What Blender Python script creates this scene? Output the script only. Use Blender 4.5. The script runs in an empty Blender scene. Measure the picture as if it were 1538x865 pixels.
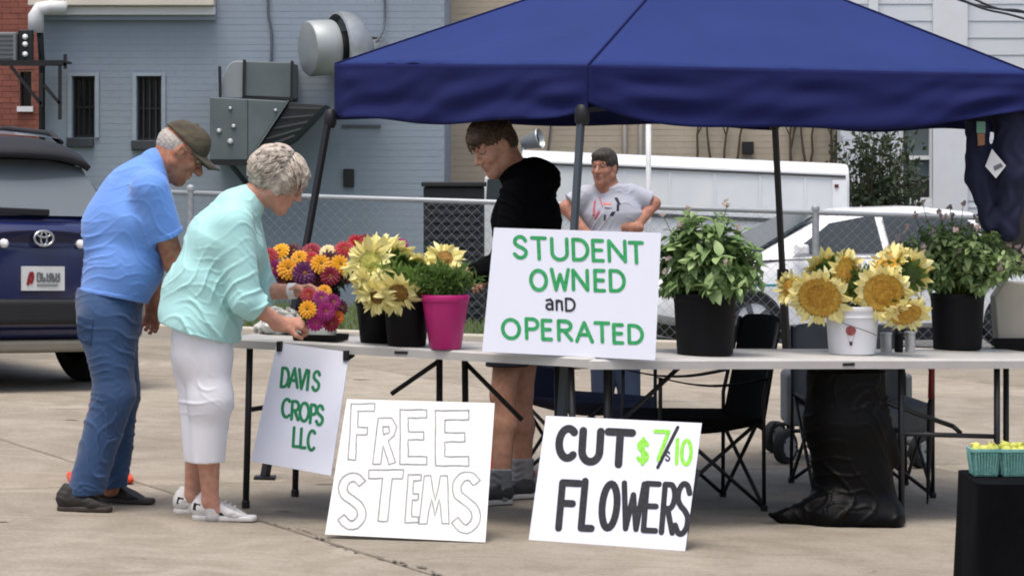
import bpy, math, random
import numpy as np
from mathutils import Vector, Matrix, Euler

# ------------------------------------------------------------------ camera, world, sun, exposure
scene = bpy.context.scene
col = scene.collection
FPX, HZ, CX, CAMZ = 4200.0, 261.0, 769.0, 1.5          # focal length in photo pixels, horizon row, centre column, eye height
cam_d = bpy.data.cameras.new('camera')
cam = bpy.data.objects.new('camera', cam_d); col.objects.link(cam)
cam.location = (0, 0, CAMZ); cam.rotation_euler = (math.radians(90), 0, 0)
cam_d.sensor_fit = 'HORIZONTAL'; cam_d.sensor_width = 36.0
cam_d.lens = 36.0 * FPX / 1538.0
cam_d.shift_y = -(432.5 - HZ) / 1538.0
cam_d.clip_end = 2000.0
scene.camera = cam

SUN_EL, SUN_AZ = math.radians(74), math.radians(200)    # azimuth measured from +Y towards +X
world = bpy.data.worlds.new('World'); scene.world = world; world.use_nodes = True
wn = world.node_tree.nodes; wl = world.node_tree.links
sky = wn.new('ShaderNodeTexSky'); sky.sky_type = 'NISHITA'; sky.sun_disc = False
sky.sun_elevation = SUN_EL; sky.sun_rotation = SUN_AZ
sky.air_density = 1.0; sky.dust_density = 6.0; sky.ozone_density = 0.6
wl.new(sky.outputs[0], wn['Background'].inputs['Color'])
wn['Background'].inputs['Strength'].default_value = 0.15
sun_d = bpy.data.lights.new('sun', 'SUN'); sun_d.energy = 1.25; sun_d.angle = math.radians(22); sun_d.color = (1.0, 0.98, 0.95)
sun = bpy.data.objects.new('sun', sun_d); col.objects.link(sun)
sdir = Vector((math.sin(SUN_AZ) * math.cos(SUN_EL), math.cos(SUN_AZ) * math.cos(SUN_EL), math.sin(SUN_EL)))
sun.rotation_euler = sdir.to_track_quat('Z', 'Y').to_euler(); sun.location = (0, 12, 20)
vs = scene.view_settings
vs.view_transform = 'Standard'; vs.look = 'None'; vs.gamma = 1.0; vs.use_curve_mapping = False; vs.exposure = 0.45
try: scene.cycles.filter_width = 1.9
except Exception: pass

# ------------------------------------------------------------------ helpers
R = random.Random(7)
V = Vector
def sm(a, b, x):
    t = min(1, max(0, (x - a) / (b - a))); return t * t * (3 - 2 * t)
def zg(X, Y=10.0):                                     # the lot falls gently to the right
    return -0.032 * max(-12, min(12, X)) - 0.13 * sm(25.6, 26.8, Y) * sm(0.6, 2.2, X)
def P(x, y, Y):                                        # photo pixel + distance -> point in the place
    return V(((x - CX) * Y / FPX, Y, CAMZ - (y - HZ) * Y / FPX))
def G(x, y):                                           # photo pixel on the lot
    Y = 12.0
    for _ in range(12):
        X = (x - CX) * Y / FPX
        Y = FPX * (CAMZ - zg(X)) / (y - HZ)
    X = (x - CX) * Y / FPX
    return V((X, Y, zg(X)))
def lin(c):
    if isinstance(c, str):
        c = tuple(int(c[i:i + 2], 16) / 255 for i in (0, 2, 4))
    return tuple(((v / 12.92) if v <= 0.04045 else ((v + 0.055) / 1.055) ** 2.4) for v in c)
_m = {}
def mat(name, c, rough=0.6, var=0.12, scale=8.0, bump=0.0, bscale=60.0, metal=0.0, c2=None, spec=0.5, sss=0.0, aniso=None, trans=0.0, coat=0.0, detail=4.0, sheen=0.0):
    if name in _m: return _m[name]
    m = bpy.data.materials.new(name); m.use_nodes = True
    nt = m.node_tree; n = nt.nodes; l = nt.links
    b = n['Principled BSDF']
    c = lin(c)
    c2 = lin(c2) if c2 else tuple(v * (1 - var) for v in c)
    c1 = c if c2 is None else c
    tc = n.new('ShaderNodeTexCoord'); mp = n.new('ShaderNodeMapping'); l.new(tc.outputs['Object'], mp.inputs[0])
    if aniso: mp.inputs['Scale'].default_value = aniso
    nz = n.new('ShaderNodeTexNoise'); nz.inputs['Scale'].default_value = scale; nz.inputs['Detail'].default_value = detail
    l.new(mp.outputs[0], nz.inputs['Vector'])
    rp = n.new('ShaderNodeValToRGB'); rp.color_ramp.elements[0].position = 0.32; rp.color_ramp.elements[1].position = 0.68
    rp.color_ramp.elements[0].color = (*c2, 1); rp.color_ramp.elements[1].color = (*c1, 1)
    l.new(nz.outputs['Fac'], rp.inputs[0]); l.new(rp.outputs[0], b.inputs['Base Color'])
    b.inputs['Roughness'].default_value = rough; b.inputs['Metallic'].default_value = metal
    b.inputs['Specular IOR Level'].default_value = spec
    if sss:
        b.inputs['Subsurface Weight'].default_value = sss; b.inputs['Subsurface Radius'].default_value = (0.02, 0.008, 0.004); b.inputs['Subsurface Scale'].default_value = 0.5
    if trans: b.inputs['Transmission Weight'].default_value = trans
    if coat: b.inputs['Coat Weight'].default_value = coat; b.inputs['Coat Roughness'].default_value = 0.08
    if sheen: b.inputs['Sheen Weight'].default_value = sheen
    if bump:
        nb = n.new('ShaderNodeTexNoise'); nb.inputs['Scale'].default_value = bscale; nb.inputs['Detail'].default_value = 5
        l.new(mp.outputs[0], nb.inputs['Vector'])
        bp = n.new('ShaderNodeBump'); bp.inputs['Strength'].default_value = bump; bp.inputs['Distance'].default_value = 0.01
        l.new(nb.outputs['Fac'], bp.inputs['Height']); l.new(bp.outputs[0], b.inputs['Normal'])
    _m[name] = m
    return m
def leafmat(name, c, c2, rough=0.55):                   # leaves and petals: each object its own tint, light shines through
    if name in _m: return _m[name]
    m = bpy.data.materials.new(name); m.use_nodes = True
    nt = m.node_tree; n = nt.nodes; l = nt.links; b = n['Principled BSDF']
    oi = n.new('ShaderNodeObjectInfo'); tc = n.new('ShaderNodeTexCoord')
    nz = n.new('ShaderNodeTexNoise'); nz.inputs['Scale'].default_value = 25; l.new(tc.outputs['Object'], nz.inputs['Vector'])
    ad = n.new('ShaderNodeMath'); ad.operation = 'MULTIPLY_ADD'; ad.inputs[1].default_value = 0.6; l.new(oi.outputs['Random'], ad.inputs[0])
    mu = n.new('ShaderNodeMath'); mu.operation = 'MULTIPLY'; mu.inputs[1].default_value = 0.45; l.new(nz.outputs['Fac'], mu.inputs[0]); l.new(mu.outputs[0], ad.inputs[2])
    rp = n.new('ShaderNodeValToRGB'); rp.color_ramp.elements[0].color = (*lin(c2), 1); rp.color_ramp.elements[1].color = (*lin(c), 1)
    rp.color_ramp.elements[0].position = 0.15; rp.color_ramp.elements[1].position = 0.8
    l.new(ad.outputs[0], rp.inputs[0]); l.new(rp.outputs[0], b.inputs['Base Color']); b.inputs['Roughness'].default_value = rough
    tr = n.new('ShaderNodeBsdfTranslucent'); l.new(rp.outputs[0], tr.inputs['Color'])
    mx = n.new('ShaderNodeMixShader'); mx.inputs[0].default_value = 0.25
    l.new(b.outputs[0], mx.inputs[1]); l.new(tr.outputs[0], mx.inputs[2]); l.new(mx.outputs[0], n['Material Output'].inputs['Surface'])
    _m[name] = m
    return m

def concrete(name, a, b, seed):                         # brushed, stained, gritty slab
    m = bpy.data.materials.new(name); m.use_nodes = True; nt = m.node_tree; n = nt.nodes; l = nt.links; bs = n['Principled BSDF']
    tc = n.new('ShaderNodeTexCoord'); mp = n.new('ShaderNodeMapping'); mp.inputs['Location'].default_value = (seed * 3.1, seed * 1.7, 0); l.new(tc.outputs['Object'], mp.inputs[0])
    def noise(sc, det, dist=0.0, v=None):
        z = n.new('ShaderNodeTexNoise'); z.inputs['Scale'].default_value = sc; z.inputs['Detail'].default_value = det; z.inputs['Distortion'].default_value = dist; l.new(mp.outputs[0] if v is None else v, z.inputs['Vector']); return z.outputs['Fac']
    def ramp(f, p0, c0, p1, c1):
        r = n.new('ShaderNodeValToRGB'); e = r.color_ramp.elements; e[0].position = p0; e[1].position = p1; e[0].color = (*c0, 1); e[1].color = (*c1, 1); l.new(f, r.inputs[0]); return r.outputs[0]
    def mul(x, y, fac=1.0):
        q = n.new('ShaderNodeMix'); q.data_type = 'RGBA'; q.blend_type = 'MULTIPLY'; q.inputs[0].default_value = fac; l.new(x, q.inputs[6]); l.new(y, q.inputs[7]); return q.outputs[2]
    w = (1, 1, 1)
    c = ramp(noise(0.55, 8, 0.6), 0.35, lin(b), 0.65, lin(a))
    c = mul(c, ramp(noise(2.4, 9, 1.5), 0.38, (0.82, 0.81, 0.79), 0.6, w))
    c = mul(c, ramp(noise(55, 3), 0.3, (0.8, 0.79, 0.77), 0.62, w))
    c = mul(c, ramp(noise(9, 6, 2.5), 0.27, (0.62, 0.6, 0.57), 0.36, w), 0.7)
    st = n.new('ShaderNodeMapping'); st.inputs['Rotation'].default_value = (0, 0, 0.5); st.inputs['Scale'].default_value = (0.6, 9, 1); l.new(tc.outputs['Object'], st.inputs[0])
    c = mul(c, ramp(noise(3.0, 5, 0.3, st.outputs[0]), 0.35, (0.9, 0.89, 0.88), 0.6, w), 0.8)
    l.new(c, bs.inputs['Base Color']); bs.inputs['Roughness'].default_value = 0.92; bs.inputs['Specular IOR Level'].default_value = 0.25
    bp = n.new('ShaderNodeBump'); bp.inputs['Strength'].default_value = 0.5; bp.inputs['Distance'].default_value = 0.006; l.new(noise(70, 4), bp.inputs['Height']); l.new(bp.outputs[0], bs.inputs['Normal'])
    return m
BASE = {}                                              # object name -> world position of its origin
def tag(o, label=None, cat=None, group=None, kind=None):
    if label: o['label'] = label
    if cat: o['category'] = cat
    if group: o['group'] = group
    if kind: o['kind'] = kind
    return o
def thing(name, label, cat, loc, group=None):
    o = bpy.data.objects.new(name, None); col.objects.link(o); o.location = loc; o.empty_display_size = 0.1
    BASE[o.name] = V(loc)
    return tag(o, label, cat, group)
def link(name, me, m, parent=None, smooth=False, label=None, kind=None):
    if m is not None and not me.materials: me.materials.append(m)
    if smooth: me.shade_smooth()
    me.name = name
    o = bpy.data.objects.new(name, me); col.objects.link(o)
    if parent is not None:
        o.parent = parent
        BASE[o.name] = BASE[parent.name].copy()
        me.transform(Matrix.Translation(-BASE[parent.name]))
    else:
        BASE[o.name] = V((0, 0, 0))
    if label: o['label'] = label
    if kind: o['kind'] = kind
    return o
def inst(name, me, parent, M):                          # shared-mesh piece placed with a world matrix
    o = bpy.data.objects.new(name, me); col.objects.link(o); o.parent = parent
    o.matrix_local = Matrix.Translation(-BASE[parent.name]) @ M
    return o
def frame(d, up=V((0, 0, 1))):
    d = d.normalized()
    s = d.cross(up)
    if s.length < 1e-4: s = d.cross(V((0, 1, 0)))
    s.normalize(); u = s.cross(d)
    return s, u

class MB:
    def __init__(s): s.v = []; s.f = []
    def add(s, vs, fs):
        n = len(s.v); s.v += [tuple(p) for p in vs]; s.f += [tuple(i + n for i in f) for f in fs]; return s
    def hexa(s, c):                                    # 8 corners: bottom 4 ccw, top 4 ccw
        return s.add(c, [(3, 2, 1, 0), (4, 5, 6, 7), (0, 1, 5, 4), (1, 2, 6, 5), (2, 3, 7, 6), (3, 0, 4, 7)])
    def box(s, x0, x1, y0, y1, z0, z1):
        return s.hexa([(x0, y0, z0), (x1, y0, z0), (x1, y1, z0), (x0, y1, z0), (x0, y0, z1), (x1, y0, z1), (x1, y1, z1), (x0, y1, z1)])
    def obox(s, c, ax, ay, az):                        # centre and three half-axis vectors
        c = V(c); q = []
        for k in (-1, 1):
            for i, j in ((-1, -1), (1, -1), (1, 1), (-1, 1)): q.append(c + ax * i + ay * j + az * k)
        return s.hexa(q)
    def bar(s, a, b, w, h=None, up=V((0, 0, 1))):
        a = V(a); b = V(b); h = h or w; sd, u = frame(b - a, up)
        return s.obox((a + b) / 2, sd * w / 2, (b - a) / 2, u * h / 2)
    def tube(s, pts, r, n=8, caps=True):
        pts = [V(p) for p in pts]; m = len(pts)
        rs = r if isinstance(r, (list, tuple)) else [r] * m
        vs = []; fs = []; u = None
        for i, p in enumerate(pts):
            d = (pts[min(i + 1, m - 1)] - pts[max(i - 1, 0)]).normalized()
            if u is None: sd, u = frame(d)
            else:
                u = (u - d * u.dot(d)).normalized(); sd = d.cross(u)
            for k in range(n):
                a = 2 * math.pi * k / n
                vs.append(p + (sd * math.cos(a) + u * math.sin(a)) * rs[i])
        for i in range(m - 1):
            for k in range(n):
                k2 = (k + 1) % n
                fs.append((i * n + k, i * n + k2, (i + 1) * n + k2, (i + 1) * n + k))
        if caps: fs.append(tuple(range(n - 1, -1, -1))); fs.append(tuple((m - 1) * n + k for k in range(n)))
        return s.add(vs, fs)
    def lathe(s, c, prof, n=24, axis=V((0, 0, 1)), caps=True, ang=(0, 2 * math.pi)):   # profile of (radius, along)
        c = V(c); sd, u = frame(axis, V((0.01, 1, 0.02))); ax = axis.normalized(); vs = []; fs = []
        for r, t in prof:
            for k in range(n):
                a = 2 * math.pi * k / n
                vs.append(c + ax * t + (sd * math.cos(a) + u * math.sin(a)) * r)
        for i in range(len(prof) - 1):
            for k in range(n):
                k2 = (k + 1) % n; fs.append((i * n + k, i * n + k2, (i + 1) * n + k2, (i + 1) * n + k))
        if caps: fs.append(tuple(range(n - 1, -1, -1))); fs.append(tuple((len(prof) - 1) * n + k for k in range(n)))
        return s.add(vs, fs)
    def grid(s, fn, nu, nv):
        vs = [fn(i / nu, j / nv) for j in range(nv + 1) for i in range(nu + 1)]
        fs = [(j * (nu + 1) + i, j * (nu + 1) + i + 1, (j + 1) * (nu + 1) + i + 1, (j + 1) * (nu + 1) + i) for j in range(nv) for i in range(nu)]
        return s.add(vs, fs)
    def poly_prism(s, pts, off):
        off = V(off); n = len(pts); vs = [V(p) for p in pts]; vs += [p + off for p in vs]
        fs = [tuple(range(n - 1, -1, -1)), tuple(range(n, 2 * n))] + [(i, (i + 1) % n, n + (i + 1) % n, n + i) for i in range(n)]
        return s.add(vs, fs)
    def mesh(s):
        me = bpy.data.meshes.new('m'); me.from_pydata(s.v, [], s.f); me.update(); return me
    def build(s, name, m, parent=None, smooth=False, bevel=0, label=None, kind=None, auto=False, seg=2):
        o = link(name, s.mesh(), m, parent, smooth, label, kind)
        import bmesh
        bm = bmesh.new(); bm.from_mesh(o.data); bmesh.ops.recalc_face_normals(bm, faces=bm.faces); bm.to_mesh(o.data); bm.free()
        if bevel:
            md = o.modifiers.new('bevel', 'BEVEL'); md.width = bevel; md.segments = seg; md.limit_method = 'ANGLE'; md.angle_limit = math.radians(40)
        if auto:
            o.data.shade_smooth()
            try: o.data.set_sharp_from_angle(angle=math.radians(40))
            except Exception: pass
        return o

def fbm(p, s=1.0, seed=0):                              # cheap smooth noise of a point for cloth and ground
    x, y, z = p[0] * s, p[1] * s, p[2] * s
    return (math.sin(x * 1.7 + 1.3 * math.sin(y * 1.1 + seed)) + math.sin(y * 2.3 + 1.1 * math.sin(z * 1.9 + seed * 2)) + math.sin(z * 2.9 + 1.7 * math.sin(x * 1.3 + seed * 3))) / 3

# ------------------------------------------------------------------ implicit surfaces for bodies and cloth
def c_(a, b, ra, rb, k=0.02, op=1): return ('c', V(a), V(b), ra, rb, None, 1.0, k, op)
def f_(a, b, ra, rb, L, ratio, k=0.04, op=1): return ('c', V(a), V(b), ra, rb, V(L).normalized(), ratio, k, op)
def e_(c, r, M=None, k=0.02, op=1): return ('e', V(c), r, M or Matrix.Identity(3), None, None, None, k, op)
def surface(prims, h, cuts=(), wrinkle=None, pad=0.03):
    lo = np.array([1e9] * 3); hi = -lo; bbs = []
    for q in prims:
        if q[0] == 'c':
            r = max(q[3], q[4]) * q[6]
            l_ = np.minimum(q[1], q[2]) - r; h_ = np.maximum(q[1], q[2]) + r
        else:
            r = max(q[2]); l_ = np.array(q[1]) - r; h_ = np.array(q[1]) + r
        bbs.append((l_ - q[7] - 4 * h, h_ + q[7] + 4 * h))
        if q[8] > 0: lo = np.minimum(lo, l_); hi = np.maximum(hi, h_)
    lo -= pad; hi += pad
    n = np.ceil((hi - lo) / h).astype(int) + 1
    F = np.full(n, 1.0, np.float32)
    ax = [(lo[i] + h * np.arange(n[i])).astype(np.float32) for i in range(3)]
    for q, (l_, h_) in zip(prims, bbs):
        i0 = np.clip(np.floor((l_ - lo) / h).astype(int), 0, n - 1); i1 = np.clip(np.ceil((h_ - lo) / h).astype(int) + 1, 1, n)
        if (i1 <= i0).any(): continue
        X = ax[0][i0[0]:i1[0]][:, None, None]; Y = ax[1][i0[1]:i1[1]][None, :, None]; Z = ax[2][i0[2]:i1[2]][None, None, :]
        k, op = q[7], q[8]
        if q[0] == 'c':
            a, b, ra, rb, L, ratio = q[1:7]
            X = X - a.x; Y = Y - a.y; Z = Z - a.z; d = b - a
            if L is not None:
                w = (X * L.x + Y * L.y + Z * L.z) * (1 / ratio - 1)
                X = X + w * L.x; Y = Y + w * L.y; Z = Z + w * L.z
                d = d + L * (d.dot(L) * (1 / ratio - 1))
            t = np.clip((X * d.x + Y * d.y + Z * d.z) / max(d.dot(d), 1e-9), 0, 1)
            D = np.sqrt((X - t * d.x) ** 2 + (Y - t * d.y) ** 2 + (Z - t * d.z) ** 2) - (ra + (rb - ra) * t)
            if op == 2:                                 # open sleeve end: flat at b
                ln = d.length; D = np.maximum(D, (X * d.x + Y * d.y + Z * d.z) / ln - ln)
        else:
            c, r, M = q[1:4]
            X = X - c.x; Y = Y - c.y; Z = Z - c.z
            u = [(X * M[0][i] + Y * M[1][i] + Z * M[2][i]) for i in range(3)]
            k0 = np.sqrt((u[0] / r[0]) ** 2 + (u[1] / r[1]) ** 2 + (u[2] / r[2]) ** 2)
            k1 = np.sqrt((u[0] / r[0] ** 2) ** 2 + (u[1] / r[1] ** 2) ** 2 + (u[2] / r[2] ** 2) ** 2) + 1e-6
            D = k0 * (k0 - 1) / k1
        S = F[i0[0]:i1[0], i0[1]:i1[1], i0[2]:i1[2]]
        if op > 0:
            hh = np.maximum(k - np.abs(S - D), 0) / max(k, 1e-6)
            S[...] = np.minimum(S, D) - hh * hh * k * 0.25
        else:
            D = -D; hh = np.maximum(k - np.abs(S - D), 0) / max(k, 1e-6)
            S[...] = np.maximum(S, D) + hh * hh * k * 0.25
    if wrinkle is not None: F += wrinkle(ax[0][:, None, None], ax[1][None, :, None], ax[2][None, None, :]).astype(np.float32)
    for p, nrm in cuts:
        p = V(p); nrm = V(nrm).normalized()
        F = np.maximum(F, (ax[0][:, None, None] - p.x) * nrm.x + (ax[1][None, :, None] - p.y) * nrm.y + (ax[2][None, None, :] - p.z) * nrm.z)
    F[0] = F[-1] = 1; F[:, 0] = F[:, -1] = 1; F[:, :, 0] = F[:, :, -1] = 1
    # naive surface nets
    s = F < 0
    cnt = np.zeros(n - 1, np.int8)
    offs = [(i, j, k) for i in (0, 1) for j in (0, 1) for k in (0, 1)]
    for i, j, k in offs: cnt += s[i:n[0] - 1 + i, j:n[1] - 1 + j, k:n[2] - 1 + k]
    act = (cnt > 0) & (cnt < 8)
    ci = np.argwhere(act); N = len(ci)
    idx = np.full(n - 1, -1, np.int32); idx[act] = np.arange(N)
    acc = np.zeros((N, 3)); num = np.zeros(N)
    for a in offs:
        for d in range(3):
            if a[d]: continue
            b = list(a); b[d] = 1
            fa = F[ci[:, 0] + a[0], ci[:, 1] + a[1], ci[:, 2] + a[2]]; fb = F[ci[:, 0] + b[0], ci[:, 1] + b[1], ci[:, 2] + b[2]]
            m = (fa < 0) != (fb < 0); t = fa[m] / (fa[m] - fb[m])
            pos = np.tile(np.array(a, float), (len(t), 1)); pos[:, d] += t
            acc[m] += pos; num[m] += 1
    vv = lo + h * (ci + acc / np.maximum(num, 1)[:, None])
    quads = []
    for d in range(3):
        e = [0, 0, 0]; e[d] = 1; b, c = (d + 1) % 3, (d + 2) % 3
        sa = s[:n[0] - e[0], :n[1] - e[1], :n[2] - e[2]]; sb = s[e[0]:, e[1]:, e[2]:]
        g = np.argwhere(sa != sb); g = g[(g[:, b] > 0) & (g[:, c] > 0)]
        ins = sa[g[:, 0], g[:, 1], g[:, 2]]
        def cell(ob, oc):
            q = g.copy(); q[:, b] -= ob; q[:, c] -= oc; q = np.minimum(q, n - 2); return idx[q[:, 0], q[:, 1], q[:, 2]]
        Q = np.stack([cell(1, 1), cell(0, 1), cell(0, 0), cell(1, 0)], 1)
        Q[~ins] = Q[~ins][:, ::-1]
        quads.append(Q)
    Q = np.concatenate(quads); Q = Q[(Q >= 0).all(1)]
    me = bpy.data.meshes.new('m')
    me.vertices.add(N); me.vertices.foreach_set('co', vv.astype(np.float32).ravel())
    me.loops.add(Q.size); me.loops.foreach_set('vertex_index', Q.ravel().astype(np.int32))
    me.polygons.add(len(Q)); me.polygons.foreach_set('loop_start', np.arange(0, Q.size, 4, dtype=np.int32))
    me.update(calc_edges=True); me.validate()
    return me
def body(name, prims, h, m, parent, cuts=(), wrinkle=None, label=None):
    return link(name, surface(prims, h, cuts, wrinkle), m, parent, True, label)
def creases(amp, terms, mask=None):                     # sharp-ridged cloth creases that come and go
    def w(X, Y, Z):
        s = 0
        for i, (d, wl, wd, a) in enumerate(terms):
            u = X * d[0] + Y * d[1] + Z * d[2]; v = X * wd[0] + Y * wd[1] + Z * wd[2]
            ph = 2 * math.pi / wl
            q = np.sin(u * ph + 1.9 * np.sin(v * ph * 0.33 + i * 1.3) + 0.8 * np.sin(v * ph * 0.71 + i) + i * 2.1)
            m = np.clip(0.25 + 0.9 * np.sin(v * ph * 0.27 + 1.9 * i + 0.9 * np.sin(u * ph * 0.21)) * np.sin(u * ph * 0.17 + 2.3 * i + v * ph * 0.11), 0, 1)
            s = s - a * (m * np.exp(-(q / 0.27) ** 2) + 0.22 * np.sin(u * ph * 0.31 + v * ph * 0.23 + i))
        if mask is not None: s = s * mask(X, Y, Z)
        return s * amp
    return w
def zmask(z0, z1, lo=0.25):                             # full below z0, lo above z1
    return lambda X, Y, Z: lo + (1 - lo) * np.clip((z1 - Z) / (z1 - z0), 0, 1)
def folds(amp, terms):                                  # sum of warped sine folds: (direction, wavelength, warp direction)
    def w(X, Y, Z):
        s = 0
        for i, (d, wl, wd, a) in enumerate(terms):
            u = X * d[0] + Y * d[1] + Z * d[2]; v = X * wd[0] + Y * wd[1] + Z * wd[2]
            ph = 2 * math.pi / wl
            s = s + a * np.sin(u * ph + 1.6 * np.sin(v * ph * 0.45 + i) + i * 1.7) * (0.55 + 0.45 * np.sin(v * ph * 0.31 + 2.1 * i))
        return s * amp
    return w
# ------------------------------------------------------------------ ground
M_conc = concrete('concrete', 'a79f91', '968e81', 1)
M_conc2 = concrete('concrete_pale', 'aca496', '9a9284', 2)
M_conc3 = concrete('concrete_grey', 'a19a8d', '8f887b', 3)
M_dirt = mat('joint_dirt', '4a443b', 0.95, scale=6)
M_asph = mat('asphalt', '6d6d6c', 0.95, scale=3, c2='5b5b5b', bump=0.3, bscale=90)
g = MB()
for i in range(40):
    for j in range(44):
        xs = [-400, -60, -25] + [-12 + k * 24 / 33 for k in range(34)] + [25, 60, 400]
        ys = [-60, 0] + [4 + k for k in range(41)] + [70, 500]
        q = []
        for (a, b) in ((i, j), (i + 1, j), (i + 1, j + 1), (i, j + 1)):
            if a >= len(xs) or b >= len(ys): break
            q.append((xs[a], ys[b], zg(xs[a], ys[b]) - 0.035))
        if len(q) == 4: g.add(q, [(0, 1, 2, 3)])
ground = g.build('ground', M_asph, kind='structure', smooth=True)
tag(ground, 'grey lot surface falling gently to the right')
UX, VX = V((0.88, 0.475)).normalized(), V((-0.475, 0.88)).normalized()
def clip(poly, f):
    out = []
    for i, p in enumerate(poly):
        q = poly[(i + 1) % len(poly)]; a, b = f(p), f(q)
        if a <= 0: out.append(p)
        if (a < 0) != (b < 0): out.append(p + (q - p) * (a / (a - b)))
    return out
vA = V((-2.3, 12.67)).dot(VX); uJ = V((-1.1, 11.9)).dot(UX); PU, PV, GAP = 4.4, 3.9, 0.011
lot = MB().box(-11.5, 11.5, 2.5, 23.95, -0.9, -0.6).build('concrete_lot', M_dirt, kind='structure'); lot['label'] = 'concrete lot laid in large jointed slabs'
for i in range(-4, 5):
    for j in range(-4, 5):
        a0, a1 = uJ + i * PU + GAP, uJ + (i + 1) * PU - GAP
        b0, b1 = vA + j * PV + GAP, vA + (j + 1) * PV - GAP
        poly = [UX * a + VX * b for a, b in ((a0, b0), (a1, b0), (a1, b1), (a0, b1))]
        for f in (lambda p: p.y - 23.9, lambda p: 3.0 - p.y, lambda p: p.x - 11, lambda p: -11 - p.x):
            if poly: poly = clip(poly, f)
        if len(poly) < 3: continue
        mb = MB().poly_prism([(p.x, p.y, zg(p.x) - 0.06) for p in poly], (0, 0, 0.06))
        o = mb.build('slab', [M_conc, M_conc2, M_conc3][(i * 2 + j) % 3], lot, bevel=0.008)
# broken joint running towards the camera
ck = MB()
for k in range(64):
    t = k / 63; c = UX * uJ + VX * (vA - 0.35 - 3.0 * t)
    c = c + UX * (0.03 * math.sin(t * 17) + R.uniform(-0.015, 0.015))
    r = R.uniform(0.003, 0.012) * (1.8 if R.random() < 0.15 else 1)
    pts = [c + UX * (r * R.uniform(0.5, 1.2) * math.cos(a)) + VX * (r * R.uniform(1.0, 3.2) * math.sin(a)) for a in [2 * math.pi * q / 7 for q in range(7)]]
    ck.add([(p.x, p.y, zg(p.x) + 0.004) for p in pts], [tuple(range(7))])
ck.build('crack', mat('crack_dirt', '665e52', 0.95), lot, kind='stuff', label='dark crumbling crack along a slab joint')
# old stains and tar drips on the slabs
st = MB()
for k in range(60):
    p = V((R.uniform(-4, 4), R.uniform(9.5, 20))); r = R.uniform(0.008, 0.035)
    pts = [p + V((r * R.uniform(0.6, 1.3) * math.cos(a) * 2, r * R.uniform(0.6, 1.3) * math.sin(a))) for a in [2 * math.pi * q / 8 for q in range(8)]]
    st.add([(q.x, q.y, zg(q.x) + 0.003) for q in pts], [tuple(range(8))])
st.build('stain', mat('stain', '7a7268', 0.9), lot, kind='stuff', label='small dark stains on the slabs')

kerb = MB()
for k in range(16):
    x0 = -11 + k * 1.4
    kerb.hexa([(x0, 23.97, zg(x0) - 0.05), (x0 + 1.385, 23.97, zg(x0 + 1.39) - 0.05), (x0 + 1.385, 24.14, zg(x0 + 1.39) - 0.05), (x0, 24.14, zg(x0) - 0.05),
               (x0, 23.98, zg(x0) + 0.11), (x0 + 1.385, 23.98, zg(x0 + 1.39) + 0.11), (x0 + 1.385, 24.14, zg(x0 + 1.39) + 0.11), (x0, 24.14, zg(x0) + 0.11)])
tag(kerb.build('kerb', mat('kerb', 'b9b2a4', 0.9, scale=4), bevel=0.015, kind='structure'), 'pale concrete kerb along the back of the lot')
gv = MB()
for i in range(24):
    xs = [-11 + 12.2 * k / 24 for k in range(25)]
    for j in range(8):
        ys = [25.9 + 4.7 * k / 8 for k in range(9)]
        gv.add([(xs[a], ys[b], zg(xs[a], ys[b]) - 0.02 + 0.02 * fbm((xs[a], ys[b], 0), 3)) for a, b in ((i, j), (i + 1, j), (i + 1, j + 1), (i, j + 1))], [(0, 1, 2, 3)])
tag(gv.build('lawn', mat('lawn_soil', '5d6b3a', 0.95, scale=7, c2='4b5530'), kind='structure', smooth=True), 'strip of lawn behind the fence')
bl = MB()
for k in range(9000):
    x, y = R.uniform(-6, 1.1), 25.95 + 4.5 * R.random() ** 1.4; hgt = R.uniform(0.03, 0.12) * (1.5 if y < 26.3 else 1); z = zg(x, y) - 0.02
    dx, dy, w = R.uniform(-0.03, 0.03), R.uniform(-0.03, 0.03), R.uniform(0.006, 0.012)
    bl.add([(x - w, y, z), (x + w, y, z), (x + dx, y + dy, z + hgt)], [(0, 1, 2)])
tag(bl.build('grass', leafmat('grass', '74864c', '465828')), 'short green grass behind the chain link fence', 'grass', kind='stuff')

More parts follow.
